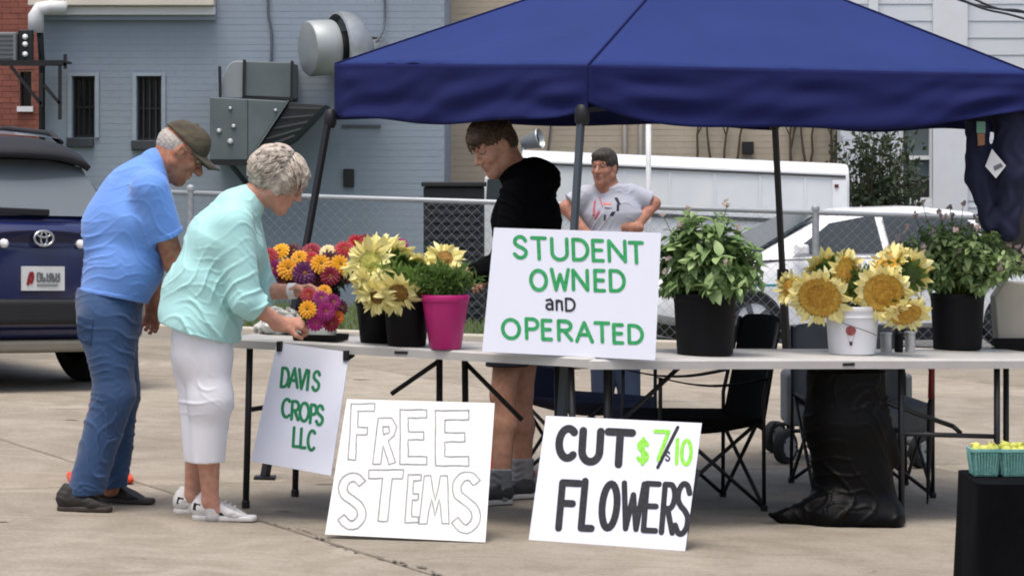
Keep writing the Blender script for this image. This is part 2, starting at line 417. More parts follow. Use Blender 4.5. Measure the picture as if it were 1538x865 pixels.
# ------------------------------------------------------------------ buildings
def wall_cells(x0, x1, z0, z1, ops):
    xs = sorted({x0, x1, *[o[0] for o in ops], *[o[1] for o in ops]}); zs = sorted({z0, z1, *[o[2] for o in ops], *[o[3] for o in ops]})
    for a, b in zip(xs, xs[1:]):
        for c, d in zip(zs, zs[1:]):
            mx, mz = (a + b) / 2, (c + d) / 2
            if not any(o[0] < mx < o[1] and o[2] < mz < o[3] for o in ops): yield a, b, c, d
def wall(root, m, x0, x1, z0, z1, Y, thick, ops):
    mb = MB()
    for a, b, c, d in wall_cells(x0, x1, z0, z1, ops): mb.box(a, b, Y, Y + thick, c, d)
    return mb.build('wall', m, root)
def bricks(root, m, x0, x1, z0, z1, Y, ops, proud=0.002, L=0.2, H=0.067, J=0.005, label=None):
    mb = MB(); z = z0; row = 0
    while z + H <= z1:
        x = x0 - (L / 2 if row % 2 else 0)
        while x < x1:
            a, b = max(x, x0), min(x + L, x1)
            hit = any(o[0] - 0.01 < b and a < o[1] + 0.01 and o[2] - 0.01 < z + H and z < o[3] + 0.01 for o in ops)
            if b - a > 0.04:
                if hit:
                    for o in ops:
                        if o[2] - 0.01 < z + H and z < o[3] + 0.01:
                            if a < o[0] - 0.045 and b > o[0] - 0.01: b = o[0] - 0.012; hit = False
                            elif b > o[1] + 0.045 and a < o[1] + 0.01: a = o[1] + 0.012; hit = False
                if not hit:
                    e = proud * R.uniform(0.55, 1.25); t = R.uniform(-0.002, 0.002)
                    mb.box(a + t, b + t, Y - e, Y, z, z + H)
            x += L + J
        z += H + J; row += 1
    return mb.build('bricks', m, root, kind='stuff', label=label)

M_grey = mat('painted_brick', '8f9ba8', 0.8, scale=0.9, c2='84909c', bump=0.1, bscale=70, detail=8)
M_greyj = mat('painted_mortar', '8b97a4', 0.85, scale=2)
M_black = mat('black_metal', '16171a', 0.5, scale=20)
M_glassd = mat('dark_glass', '1c2227', 0.12, scale=2, spec=0.6)
M_white = mat('white_paint', 'd9dbdb', 0.6, var=0.08, scale=3)
YB = 30.5
bx = lambda x, Y=YB: (x - CX) * Y / FPX
bz = lambda y, Y=YB: CAMZ - (y - HZ) * Y / FPX
gb = thing('brick_building', 'grey painted brick building with two narrow barred windows', 'building', (-3, YB, 0))
ops = [(bx(109), bx(142), bz(207), bz(115)), (bx(206), bx(242), bz(211), bz(115))]
X0, X1 = bx(66), bx(667)
wall(gb, M_greyj, X0, bx(325), -0.1, bz(24), YB, 0.4, ops)
wall(gb, M_greyj, bx(325) + 0.003, X1, -0.1, 4.6, YB - 0.002, 0.4, [])
bricks(gb, M_grey, X0 + 0.002, bx(325), 0.1, bz(26), YB, ops)
bricks(gb, M_grey, bx(325), X1 - 0.002, 0.1, 4.0, YB - 0.002, [])
MB().box(X0 - 0.1, X0 - 0.001, YB + 0.3, YB + 5, -0.1, bz(24)).build('side_wall', M_greyj, gb)
MB().box(X1 - 0.05, X1 - 0.004, YB + 0.38, YB + 5, -0.1, 4.6).build('side_wall', M_greyj, gb)
rf = MB().box(X0 - 0.06, bx(325) - 0.004, YB - 0.14, YB + 5, bz(24), bz(11)).build('cornice', M_white, gb, bevel=0.01)
MB().box(X0 - 0.02, bx(325) - 0.004, YB - 0.08, YB - 0.003, bz(31), bz(24) - 0.003).build('cornice_moulding', M_grey, rf)
MB().box(X0 - 0.14, bx(325) - 0.004, YB - 0.22, YB + 5, bz(11) + 0.003, bz(-18)).build('cornice_board', mat('cream_paint', 'cfc9bb', 0.6, scale=2), rf, bevel=0.01)
for k, o in enumerate(ops):
    a, b, c, d = o
    w = MB().box(a, b, YB + 0.14, YB + 0.16, c, d).build('window', M_glassd, gb)
    fr = MB()
    fr.box(a + 0.001, a + 0.022, YB + 0.08, YB + 0.139, c, d).box(b - 0.022, b - 0.001, YB + 0.08, YB + 0.139, c, d)
    fr.box(a + 0.022, b - 0.022, YB + 0.08, YB + 0.139, d - 0.03, d).box(a + 0.022, b - 0.022, YB + 0.08, YB + 0.139, c, c + 0.03).box(a + 0.022, b - 0.022, YB + 0.09, YB + 0.139, (c + d) / 2 - 0.012, (c + d) / 2 + 0.012)
    fr.build('frame', M_black, w)
    for q in range(3):
        x = a + 0.03 + (b - a - 0.06) * (q + 0.5) / 3
        MB().tube([(x, YB + 0.05, c + 0.001), (x, YB + 0.05, d - 0.001)], 0.006, 6).build('bar', mat('iron_bar', '3a3d42', 0.6) if k else M_black, w)
    MB().box(a - 0.06, b - 0.004 if k == 0 else b - 0.012, YB - 0.06, YB + 0.078, c - 0.105, c - 0.002).build('sill', mat('dark_sill', '3b4046', 0.8, scale=9, bump=0.3), w, bevel=0.01)
    MB().box(a - 0.05, a - 0.008, YB - 0.022, YB - 0.0115, c, d + 0.04).box(b + 0.008, b + 0.05, YB - 0.022, YB - 0.0115, c, d + 0.04).box(a - 0.006, b + 0.006, YB - 0.024, YB - 0.0115, d + 0.004, d + 0.04).build('surround', mat('pale_trim', '98a4b0', 0.8), w)
# wall bits: vent, seam, cables
MB().box(bx(516), bx(532), YB - 0.05, YB - 0.012, bz(281), bz(254)).build('vent', M_black, gb, bevel=0.004)
MB().box(bx(514), bx(572), YB - 0.03, YB - 0.012, bz(192), bz(188)).build('conduit', mat('dark_grey', '4b5258', 0.6), gb)
def cable(root, pts, r, m, name='cable'):
    P_ = [V(p) for p in pts]; out = []
    for i in range(len(P_) - 1):
        p0, p1, p2, p3 = P_[max(i - 1, 0)], P_[i], P_[i + 1], P_[min(i + 2, len(P_) - 1)]
        for k in range(6):
            t = k / 6
            out.append(0.5 * ((2 * p1) + (p2 - p0) * t + (2 * p0 - 5 * p1 + 4 * p2 - p3) * t * t + (3 * p1 - p0 - 3 * p2 + p3) * t ** 3))
    out.append(P_[-1])
    return MB().tube(out, r, 6).build(name, m, root, smooth=True)
M_cab = mat('cable', '565d66', 0.7)
cable(gb, [P(402, -30, YB - 0.04), P(403, 20, YB - 0.04), P(408, 50, YB - 0.04), P(407, 96, YB - 0.04)], 0.016, M_cab)
cable(gb, [P(577, -30, YB - 0.04), P(578, 25, YB - 0.05), P(574, 50, YB - 0.12), P(562, 66, YB - 0.2)], 0.013, M_cab)
# gutter elbow and downpipe on the left corner
dp = thing('downpipe', 'white gutter elbow and dark downpipe on the grey building corner', 'downpipe', (bx(58), YB - 0.2, 0))
MB().tube([P(100, 12, YB - 0.3), P(75, 11, YB - 0.3), P(60, 14, YB - 0.3), P(54, 24, YB - 0.3), P(54, 50, YB - 0.3)], [0.07, 0.07, 0.08, 0.085, 0.085], 14).build('gutter_elbow', M_white, dp, smooth=True)
MB().tube([P(60, 50, YB - 0.28), P(63, 100, YB - 0.1), P(63, 212, YB - 0.1), (bx(63), YB - 0.1, zg(-5.1) - 0.02)], 0.035, 10).build('lower_pipe', M_black, dp, smooth=True)
# cantilever shelf with air conditioner
sh = thing('bracket_shelf', 'black steel bracket shelf at the grey building corner', 'bracket', (bx(40), YB - 0.3, bz(97)))
Ys = YB - 0.35
for Yq in (Ys, Ys - 0.5):
    mb = MB()
    for a, b in (((0, 97), (100, 97)), ((16, 100), (62, 157)), ((62, 110), (62, 160)), ((66, 128), (90, 156)), ((90, 98), (90, 180)), ((98, 82), (98, 104))):
        mb.bar(P(*a, Yq), P(*b, Yq), 0.034)
    mb.build('bracket', M_black, sh)
MB().obox((P(0, 97, Ys - 0.25) + P(100, 97, Ys - 0.25)) / 2 + V((-0.35, 0, 0.022)), V((0.72, 0, 0)), V((0, 0.26, 0)), V((0, 0, 0.012))).build('shelf_plate', M_black, sh)
ac = thing('air_conditioner', 'grey air conditioner box standing on the bracket shelf', 'air conditioner', P(0, 93, Ys - 0.25))
c = P(-12, 72, Ys - 0.25)
MB().obox(c, V((0.29, 0, 0)), V((0, 0.2, 0)), V((0, 0, 0.155))).build('casing', mat('ac_grey', '777c7e', 0.6, scale=6), ac, bevel=0.012)
for k in range(6): MB().obox(c + V((0, -0.206, -0.12 + 0.048 * k)), V((0.26, 0, 0)), V((0, 0.005, 0)), V((0, 0, 0.008))).build('louvre', mat('ac_dark', '565b5e', 0.6), ac)
mt = thing('meter_panel', 'black electric panel with white round meters beside the downpipe', 'meter', P(38, 93, Ys - 0.3))
c = P(39, 71, Ys - 0.3)
MB().obox(c, V((0.075, 0, 0)), V((0, 0.05, 0)), V((0, 0, 0.18))).build('panel', M_black, mt, bevel=0.008)
for yy in (56, 67, 82): MB().lathe(P(38, yy, Ys - 0.352), [(0.03, 0), (0.03, -0.02), (0.022, -0.032), (0.0, -0.034)], 14, V((0, 1, 0))).build('meter', M_white, mt, smooth=True)

# rooftop style unit hung on the wall
M_unit = mat('unit_green_grey', '5f6a6c', 0.6, scale=3, c2='535d5f')
M_unitd = mat('unit_dark', '2c3032', 0.6, scale=8)
un = thing('ventilation_unit', 'large grey ventilation unit with sloping louvred hood hung on the wall', 'ventilation unit', P(370, 243, YB - 0.5))
Yu = YB - 0.9
def pr(pts, y0, y1): return MB().poly_prism([P(x, y, y0) for x, y in pts], (0, y1 - y0, 0))
pr([(315, 146), (432, 152), (372, 241), (315, 241)], Yu, YB - 0.012).build('cabinet', M_unit, un, bevel=0.012)
ld = pr([(436, 154), (489, 158), (437, 212), (376, 241)], Yu + 0.03, YB - 0.02).build('hood', M_unitd, un, bevel=0.006)
for k in range(5):
    t0 = (k + 0.5) / 5.5
    a = P(436 + (376 - 436) * t0, 154 + (241 - 154) * t0, Yu + 0.01); b = P(489 + (437 - 489) * t0, 158 + (212 - 158) * t0, Yu + 0.01)
    MB().bar(a.lerp(b, 0.04), a.lerp(b, 0.93), 0.012, 0.02).build('louvre', mat('louvre', '43484a', 0.6), ld)
MB().bar(P(433, 151, Yu - 0.012), P(372, 243, Yu - 0.012), 0.03, 0.02).build('flange', M_unit, un)
for x, y, r in ((346, 163, 0.02), (329, 197, 0.028), (351, 190, 0.024), (346, 213, 0.034), (414, 166, 0.018)):
    MB().lathe(P(x, y, Yu - 0.001), [(r, 0), (r, -0.012), (r * 0.6, -0.02), (0, -0.02)], 12, V((0, 1, 0))).build('fitting', mat('galv', 'a9afb2', 0.45, metal=0.3), un, smooth=True)
MB().box(bx(372, Yu) - 0.004, bx(372, Yu) + 0.004, Yu - 0.004, Yu + 0.001, bz(238, Yu), bz(150, Yu)).build('panel_seam', M_unitd, un)
pts = [(335, 148)] + [(332 + 22 * (1 - math.cos(a)), 148 - 56 * math.sin(a) ** 0.8) for a in [math.pi / 2 * k / 6 for k in range(1, 7)]] + [(366, 92), (366, 148)]
pr(pts, Yu + 0.1, YB - 0.02).build('fan_scroll', mat('galv2', '8e969a', 0.5, scale=5), un, bevel=0.01)
pr([(366.5, 92), (439, 94), (439, 148), (366.5, 145)], Yu + 0.06, YB - 0.02).build('fan_box', M_unit, un, bevel=0.012)
for q in ((331, 330, 148, 100), (366, 367, 149, 90), (438, 439, 152, 92)):
    MB().bar(P(q[0], q[2], Yu + 0.05), P(q[1], q[3], Yu + 0.05), 0.028, 0.03).build('corner_strap', M_black, un)
MB().bar(P(366, 148, Yu + 0.05), P(436, 149, Yu + 0.05), 0.028).build('base_strap', M_black, un)
MB().bar(P(308, 244, Yu), P(382, 246, Yu), 0.045, 0.05).build('support_rail', M_black, un)
MB().bar(P(346, 246, Yu + 0.02), P(380, 288, YB - 0.03), 0.04).build('support_brace', M_black, un)

# round exhaust fan on the wall
ef = thing('exhaust_fan', 'round galvanised exhaust fan mounted sideways on the grey wall', 'exhaust fan', P(500, 70, YB - 0.3))
axd = V((-0.86, -0.42, -0.06)).normalized()
M_galv = mat('galvanised', 'b4b9bb', 0.4, metal=0.55, scale=5, c2='969c9f')
b0 = P(536, 70, YB - 0.32)
MB().lathe(b0, [(0.10, -0.16), (0.2, -0.08), (0.34, 0.02), (0.38, 0.12), (0.385, 0.22), (0.36, 0.235), (0.35, 0.12), (0.2, 0.05), (0.0, 0.05)], 28, axd).build('shroud', M_galv, ef, auto=True)
MB().lathe(b0 + axd * 0.06, [(0.17, 0), (0.17, 0.3)], 20, axd).build('motor_housing', M_unitd, ef, auto=True)
MB().lathe(b0 + axd * 0.3, [(0.29, -0.02), (0.3, 0.0), (0.3, 0.25), (0.285, 0.27), (0.2, 0.285), (0.0, 0.29)], 28, axd).build('cap', mat('fan_cap', 'a2a9aa', 0.5, metal=0.3, scale=4), ef, auto=True)
MB().tube([b0, P(552, 74, YB - 0.2), P(575, 70, YB - 0.02)], [0.1, 0.09, 0.09], 14).build('duct', M_galv, ef, smooth=True)
for dy in (-22, 26): MB().bar(P(540, 78 + dy, YB - 0.25), P(572, 72 + dy * 0.6, YB - 0.01), 0.025).build('strut', M_unitd, ef)

# red brick building on the left
YR = 36.0
M_red = mat('red_brick', '8c5444', 0.85, scale=5, c2='74443a', bump=0.2)
rb = thing('red_building', 'red brick building behind the downpipe at the left edge', 'building', (-7.5, YR, 0))
opr = [(bx(30, YR), bx(47, YR), bz(160, YR), bz(108, YR))]
wall(rb, mat('red_mortar', '7f5a4c', 0.9), -11, bx(150, YR), -0.2, 5, YR, 0.4, opr)
bricks(rb, M_red, bx(-20, YR), bx(70, YR), 0.9, 4.4, YR, opr, proud=0.01)
a, b, c, d = opr[0]
w = MB().box(a, b, YR + 0.13, YR + 0.15, c, d).build('window', M_glassd, rb)
MB().box(a - 0.03, b + 0.03, YR - 0.06, YR + 0.12, c - 0.07, c - 0.002).build('sill', M_white, w)

# tan brick building behind the tent
YT = 34.0
M_tan = mat('tan_brick', 'b5ab99', 0.85, scale=1.2, c2='a69b89', bump=0.1)
tb = thing('tan_building', 'long tan brick building behind the white truck', 'building', (1.5, YT, 0))
XT0, XT1 = bx(640, YT), bx(1290, YT)
wall(tb, mat('tan_mortar', 'ada391', 0.9), XT0, XT1, -0.6, 5.2, YT, 0.4, [])
bricks(tb, M_tan, XT0 + 0.02, bx(1280, YT), 1.0, 3.75, YT, [], L=0.21, H=0.069, J=0.005, proud=0.003)
for x in (938, 962): MB().tube([(bx(x, YT), YT - 0.05, -0.3), (bx(x, YT), YT - 0.05, 2.6)], 0.03, 8).build('pipe', mat('pipe_grey', '7c7a76', 0.6), tb, smooth=True)
cable(tb, [P(830, 160, YT - 0.03), P(826, 200, YT - 0.03), P(822, 235, YT - 0.03)], 0.012, M_cab)
MB().box(bx(1114, YT), bx(1131, YT), YT - 0.12, YT - 0.012, bz(231, YT), bz(213, YT)).build('meter_box', M_black, tb, bevel=0.006)
# dry vine stalks on the tan wall
vn = thing('dry_vine', 'leafless brown vine stalks climbing the tan wall', 'vine', (bx(1180, YT), YT - 0.1, -0.1))
M_twig = mat('twig', '4f4436', 0.9, scale=20)
for x in (1052, 1075, 1082, 1108, 1186, 1200, 1214, 1226, 1238, 1246, 1258):
    pts = []
    xx = x + R.uniform(-6, 6)
    for k in range(8):
        pts.append(P(xx, 300 - k * 24, YT - 0.08)); xx += R.uniform(-5, 6)
    MB().tube(pts, [0.022 - 0.002 * k for k in range(8)], 6).build('stalk', M_twig, vn, smooth=True)
    if R.random() < 0.7: MB().tube([pts[4], pts[4] + V((R.uniform(-0.15, 0.15), -0.02, 0.2)), pts[4] + V((R.uniform(-0.35, 0.35), -0.03, 0.5))], 0.009, 5).build('twig', M_twig, vn)
# floodlight
fl = thing('floodlight', 'silver floodlight with dark open end behind the boy', 'floodlight', P(790, 226, 31.5))
d = V((0.9, -0.35, 0.25)).normalized()
MB().lathe(P(790, 214, 31.5), [(0.05, -0.05), (0.075, 0.0), (0.1, 0.12), (0.12, 0.17), (0.115, 0.18), (0.085, 0.12), (0.0, 0.1)], 18, d).build('housing', M_galv, fl, auto=True)
MB().lathe(P(790, 214, 31.5) + d * 0.12, [(0.084, 0), (0.084, 0.01)], 18, d).build('lens', M_black, fl)
MB().tube([P(788, 215, 31.5), P(786, 232, 31.5), P(786, 262, 31.5)], 0.03, 8).build('stem', M_galv, fl, smooth=True)

# white house on the right
YH = 33.0
wh = thing('white_house', 'white sided house with tall sash window at the right', 'building', (6.5, YH, -0.2))
M_side = mat('white_siding', 'c9cfd4', 0.6, var=0.06, scale=2)
oph = [(bx(1354, YH), bx(1400, YH), bz(302, YH), bz(150, YH))]
wall(wh, M_side, bx(1262, YH), 12, -0.6, 5.2, YH, 0.3, oph)
zz = -0.3
while zz < 4.4:
    mb = MB()
    for (q0, q1, r0, r1) in wall_cells(bx(1262, YH), 12, zz, zz + 0.198, [o for o in oph if o[2] < zz + 0.2 and o[3] > zz]):
        mb.hexa([(q0, YH - 0.016, r0), (q1, YH - 0.016, r0), (q1, YH - 0.001, r0), (q0, YH - 0.001, r0), (q0, YH - 0.006, r1), (q1, YH - 0.006, r1), (q1, YH - 0.001, r1), (q0, YH - 0.001, r1)])
    mb.build('siding_board', M_side, wh); zz += 0.2
for x0, x1 in ((1304, 1318), (1400, 1452)):
    MB().box(bx(x0, YH), bx(x1, YH), YH - 0.08, YH - 0.018, -0.5, 5.2).build('corner_board', mat('house_trim', 'd5d9dc', 0.6, var=0.05), wh, bevel=0.006)
a, b, c, d = oph[0]
w = MB().box(a, b, YH + 0.1, YH + 0.12, c, d).build('window', mat('house_glass', '626d70', 0.1, scale=2), wh)
for z0, z1 in ((c, c + 0.04), (bz(240, YH), bz(234, YH)), (d - 0.04, d)):
    MB().box(a + 0.026, b - 0.026, YH + 0.03, YH + 0.098, z0, z1).build('rail', M_white, w)
for x0, x1 in ((a, a + 0.025), (b - 0.025, b)): MB().box(x0, x1, YH + 0.03, YH + 0.098, c, d).build('stile', M_white, w)
MB().box(bx(1358, YH), bx(1399, YH), YH + 0.06, YH + 0.097, bz(301, YH) + 0.04, bz(270, YH)).build('planter', M_black, w)
for k, (y0, y1, y2) in enumerate(((-32, 8, 24), (-22, 16, 38), (-12, 10, 30), (-48, -6, 12))):
    pts = [P(1330 + k * 42, y0 - 14, YH - 1.5), P(1440 + k * 25, (y0 + y1) / 2 + 12, YH - 1.2), P(1500 + k * 15, y1 + 6, YH - 1), P(1580, y2, YH - 0.8), P(1700, y2 + 14, YH - 0.5)]
    o = cable(None, pts, 0.014, mat('wire', '3a3c40', 0.7), 'overhead_wire')
    tag(o, 'dark overhead wire sagging in front of the white house, %s of four' % ('topmost left', 'lowest', 'second from below', 'farthest right')[k], 'wire', 'wires by the white house')
# ------------------------------------------------------------------ fence, truck, cars behind
M_fen = mat('galv_fence', 'a4aaad', 0.5, metal=0.3, scale=6)
YF = 25.0
fn = thing('chain_link_fence', 'galvanised chain link fence with top rail across the back', 'fence', (bx(270, YF), YF, zg(bx(270, YF))))
XF0, XF1 = bx(270, YF), 6.6
ft = lambda x: zg(x) + 1.24
MB().tube([(XF0 - 0.15, YF, ft(XF0)), (0, YF, ft(0)), (XF1, YF, ft(XF1))], 0.024, 10).build('top_rail', M_fen, fn, smooth=True)
for x in (bx(286, YF), bx(286, YF) + 2.9, bx(1225, YF), XF1):
    p = MB().lathe((x, YF + 0.002, 0), [(0.032, zg(x) - 0.1), (0.032, ft(x) + 0.02), (0.038, ft(x) + 0.022), (0.036, ft(x) + 0.05), (0.015, ft(x) + 0.07), (0, ft(x) + 0.072)], 12).build('post', M_fen, fn, auto=True)
mb = MB(); pitch = 0.064
def wire(a, b):
    a, b = V(a), V(b); w = 0.0012; n_ = V((0, w, 0)); d = (b - a).normalized(); s = V((-d.z, 0, d.x)) * w
    mb.add([a + s, a - s + n_, a - n_, b + s, b - s + n_, b - n_], [(0, 1, 4, 3), (1, 2, 5, 4), (2, 0, 3, 5)])
hgt = 1.2; x = XF0 - hgt
while x < XF1:
    for sgn in (1, -1):
        p0, p1 = (x, x + hgt) if sgn == 1 else (x + hgt, x)
        q0, q1 = 0.0, 1.0
        lo_, hi_ = XF0, XF1
        def prm(xx): return (xx - p0) / (p1 - p0)
        t0, t1 = sorted((prm(lo_), prm(hi_))); t0, t1 = max(0, t0), min(1, t1)
        if t1 - t0 > 0.02:
            pt = lambda t: (p0 + (p1 - p0) * t, YF - 0.03 + 0.004 * sgn, zg(p0 + (p1 - p0) * t) + 0.03 + hgt * t)
            wire(pt(t0), pt(t1))
    x += pitch * 1.414
mb.build('wire_mesh', mat('galv_wire', '838c94', 0.6, metal=0.1), fn, kind='stuff', label='diamond wire mesh')

ub = thing('utility_cabinet', 'black ribbed utility cabinet behind the chain link fence', 'cabinet', (bx(680, 27.5), 27.5, zg(-0.6)))
a, b = bx(636, 27.5), bx(727, 27.5); z0, z1 = zg(-0.6), bz(281, 27.5)
M_cabn = mat('cabinet_black', '1c1f22', 0.6, scale=9, c2='14171a')
MB().box(a, b, 27.5, 28.1, z0, z1).build('body', M_cabn, ub, bevel=0.015)
MB().box(a - 0.02, b + 0.02, 27.46, 28.12, z1 + 0.002, z1 + 0.05).build('lid', M_cabn, ub, bevel=0.01)
for k in range(14): MB().box(a + 0.04, b - 0.04, 27.48, 27.499, z0 + 0.1 + k * 0.082, z0 + 0.145 + k * 0.082).build('rib', mat('cabinet_rib', '26292d', 0.55), ub)

# white box truck: cab left, box right
M_truck = mat('truck_white', 'd6dadc', 0.45, var=0.1, scale=1.5, c2='c8cdd0', coat=0.2)
YK = 29.0
tk = thing('box_truck', 'long white box truck parked behind the fence', 'truck', (bx(1000, YK), YK, zg(2, YK)))
kx = lambda x: bx(x, YK); kz = lambda y: bz(y, YK)
def truck_box(u, v):      # body side with rounded top edge
    pass
prof = [(0, kz(465)), (0, kz(252)), (0.015, kz(240)), (0.06, kz(231)), (0.16, kz(226)), (1.0, kz(224)), (2.0, kz(224)), (2.1, kz(250)), (2.1, kz(465))]
mb = MB(); sl = (kz(247) - kz(226)) / (kx(1275) - kx(784))
A = [V((kx(784), YK + p, z)) for p, z in prof]; B = [V((kx(1276), YK + p, z + sl * (kx(1276) - kx(784)))) for p, z in prof]
n = len(A); mb.add(A + B, [tuple(range(n - 1, -1, -1)), tuple(range(n, 2 * n))] + [(i, (i + 1) % n, n + (i + 1) % n, n + i) for i in range(n)])
mb.build('cargo_box', M_truck, tk, bevel=0.02)
zl = lambda x, y: kz(y) + sl * (x - kx(784))
for (y0, y1, dp_, m_, nm) in ((247, 243, 0.022, mat('truck_rail', '3d4144', 0.6), 'roof_rail'), (318, 312, 0.03, mat('truck_rail', '3d4144', 0.6), 'lower_rail')):
    a, b = kx(790), kx(1270)
    MB().hexa([(a, YK - dp_, zl(a, y0)), (b, YK - dp_, zl(b, y0)), (b, YK - 0.001, zl(b, y0)), (a, YK - 0.001, zl(a, y0)), (a, YK - dp_, zl(a, y1)), (b, YK - dp_, zl(b, y1)), (b, YK - 0.001, zl(b, y1)), (a, YK - 0.001, zl(a, y1))]).build(nm, m_, tk)
for x in range(800, 1276, 68):
    xa = kx(x)
    MB().hexa([(xa, YK - 0.012, zl(xa, 311)), (xa + 0.02, YK - 0.012, zl(xa, 311)), (xa + 0.02, YK - 0.001, zl(xa, 311)), (xa, YK - 0.001, zl(xa, 311)), (xa, YK - 0.012, zl(xa, 248)), (xa + 0.02, YK - 0.012, zl(xa, 248)), (xa + 0.02, YK - 0.001, zl(xa, 248)), (xa, YK - 0.001, zl(xa, 248))]).build('side_post', M_truck, tk)
MB().box(kx(1250), kx(1272), YK - 0.02, YK - 0.001, zl(kx(1260), 308), zl(kx(1260), 250)).build('rear_post', mat('truck_post', 'dfe2e4', 0.4), tk)
MB().box(kx(1253), kx(1259), YK - 0.035, YK - 0.021, zl(kx(1256), 262), zl(kx(1256), 257)).build('marker_lamp', mat('marker', '551a14', 0.3), tk)
cabp = [(726, 400), (724, 300), (728, 268), (736, 256), (782, 252), (782, 400)]
MB().poly_prism([P(x, y, YK + 0.02) for x, y in cabp], (0, 1.9, 0)).build('cab', M_truck, tk, bevel=0.03, seg=3)
MB().poly_prism([P(x, y, YK + 0.005) for x, y in ((730, 300), (732, 270), (745, 266), (776, 266), (776, 300))], (0, 0.012, 0)).build('side_window', mat('truck_glass', '3d4548', 0.1), tk)
MB().box(kx(722), kx(1278), YK + 0.3, YK + 1.7, kz(490), kz(464)).build('chassis', M_black, tk)
for x in (760, 1150):
    w = MB().lathe((kx(x), YK + 0.05, zg(kx(x), YK) + 0.37), [(0.2, 0.0), (0.36, 0.01), (0.37, 0.04), (0.37, 0.2), (0.36, 0.24), (0.2, 0.25)], 24, V((0, 1, 0))).build('wheel', M_black, tk, auto=True)
wp = MB().tube([(bx(974, 27), 27, zg(1.3, 27) - 0.1), (bx(974, 27), 27, 2.6)], 0.026, 10).build('post', mat('post_white', 'dfe2e4', 0.5), smooth=True)
wp.name = 'white_post'; tag(wp, 'thin white vertical post in front of the box truck', 'post')

def ellipse_arc(c, ra, rb, n, a0=0, a1=2 * math.pi): return [(c[0] + ra * math.cos(a0 + (a1 - a0) * k / n), c[1] + rb * math.sin(a0 + (a1 - a0) * k / n)) for k in range(n + 1)]
def wheel(root, c, axis, rad, width, m_tyre, m_rim):
    axis = axis.normalized(); h = width / 2
    t = MB().lathe(c, [(rad * 0.62, -h), (rad * 0.9, -h * 1.02), (rad * 0.985, -h * 0.8), (rad, -h * 0.5), (rad, h * 0.5), (rad * 0.985, h * 0.8), (rad * 0.9, h * 1.02), (rad * 0.62, h), (rad * 0.62, -h)], 32, axis, caps=False).build('wheel', m_tyre, root, auto=True)
    MB().lathe(c, [(rad * 0.63, h * 0.55), (rad * 0.6, h * 0.9), (rad * 0.5, h * 0.6), (rad * 0.15, h * 0.75), (0.0, h * 0.8)], 24, axis, caps=False).build('rim', m_rim, t, auto=True)
    mb = MB(); s, u = frame(axis)
    for k in range(5):
        a = 2 * math.pi * k / 5; d = s * math.cos(a) + u * math.sin(a)
        mb.bar(c + axis * h * 0.8 + d * rad * 0.1, c + axis * h * 0.85 + d * rad * 0.6, 0.05, 0.02, axis)
    mb.build('spokes', m_rim, t)
    return t
def carbody(root, secs, m, half, name='body', W=None):
    """secs: list of (s, [(h, z)...]) cross sections running front to back; h is half width, sections mirrored"""
    mb = MB(); n = len(secs[0][1])
    for s, ring in secs:
        mb.v += [W(s, -hh, z) for hh, z in ring] + [W(s, hh, z) for hh, z in reversed(ring)]
    N = 2 * n
    for i in range(len(secs) - 1):
        for k in range(N - 1): mb.f.append((i * N + k, i * N + k + 1, (i + 1) * N + k + 1, (i + 1) * N + k))
        mb.f.append((i * N + N - 1, i * N, (i + 1) * N, (i + 1) * N + N - 1))
    mb.f.append(tuple(range(N - 1, -1, -1))); mb.f.append(tuple((len(secs) - 1) * N + k for k in range(N)))
    return mb.build(name, m, root, auto=True)
M_tyre = mat('tyre', '18191b', 0.85, scale=30, bump=0.2)
M_rim = mat('rim', '6f7478', 0.35, metal=0.7)

# dark blue SUV seen from behind
CB = thing('parked_suv', 'dark blue SUV parked at the left edge, seen from behind', 'car', (-3.0, 17.95, zg(-3.0)))
YAW = math.radians(38)
hd = V((-math.sin(YAW), math.cos(YAW), 0)); rt = V((math.cos(YAW), math.sin(YAW), 0)); C0 = V((-3.02, 17.95, zg(-3.0)))
def W(s, r, z): p = C0 + hd * s + rt * r; return V((p.x, p.y, z + zg(p.x)))
M_blue = mat('car_blue', '141c4e', 0.25, var=0.1, scale=1, coat=0.8, spec=0.6)
M_plast = mat('car_plastic', '1b1c20', 0.7, scale=20)
M_cglass = mat('car_glass', '6c7478', 0.08, scale=1.0, spec=0.8)
ringb = lambda w, z0, z1, zt: [(w * 0.80, z0), (w * 0.97, z0 + 0.05), (w, (z0 + z1) / 2), (w * 0.985, z1 - 0.12), (w * 0.95, z1 - 0.02), (w * 0.85, zt)]
secs = [(0.0, ringb(0.72, 0.42, 0.95, 1.0)), (0.04, ringb(0.80, 0.40, 1.0, 1.05)), (0.14, ringb(0.87, 0.38, 1.05, 1.09)), (0.45, ringb(0.905, 0.36, 1.06, 1.10)), (2.2, ringb(0.92, 0.34, 1.05, 1.08)), (3.2, ringb(0.91, 0.34, 1.0, 1.05)), (4.2, ringb(0.86, 0.36, 0.85, 0.95)), (4.5, ringb(0.7, 0.4, 0.7, 0.8))]
carbody(CB, secs, M_blue, 0.9, W=W)
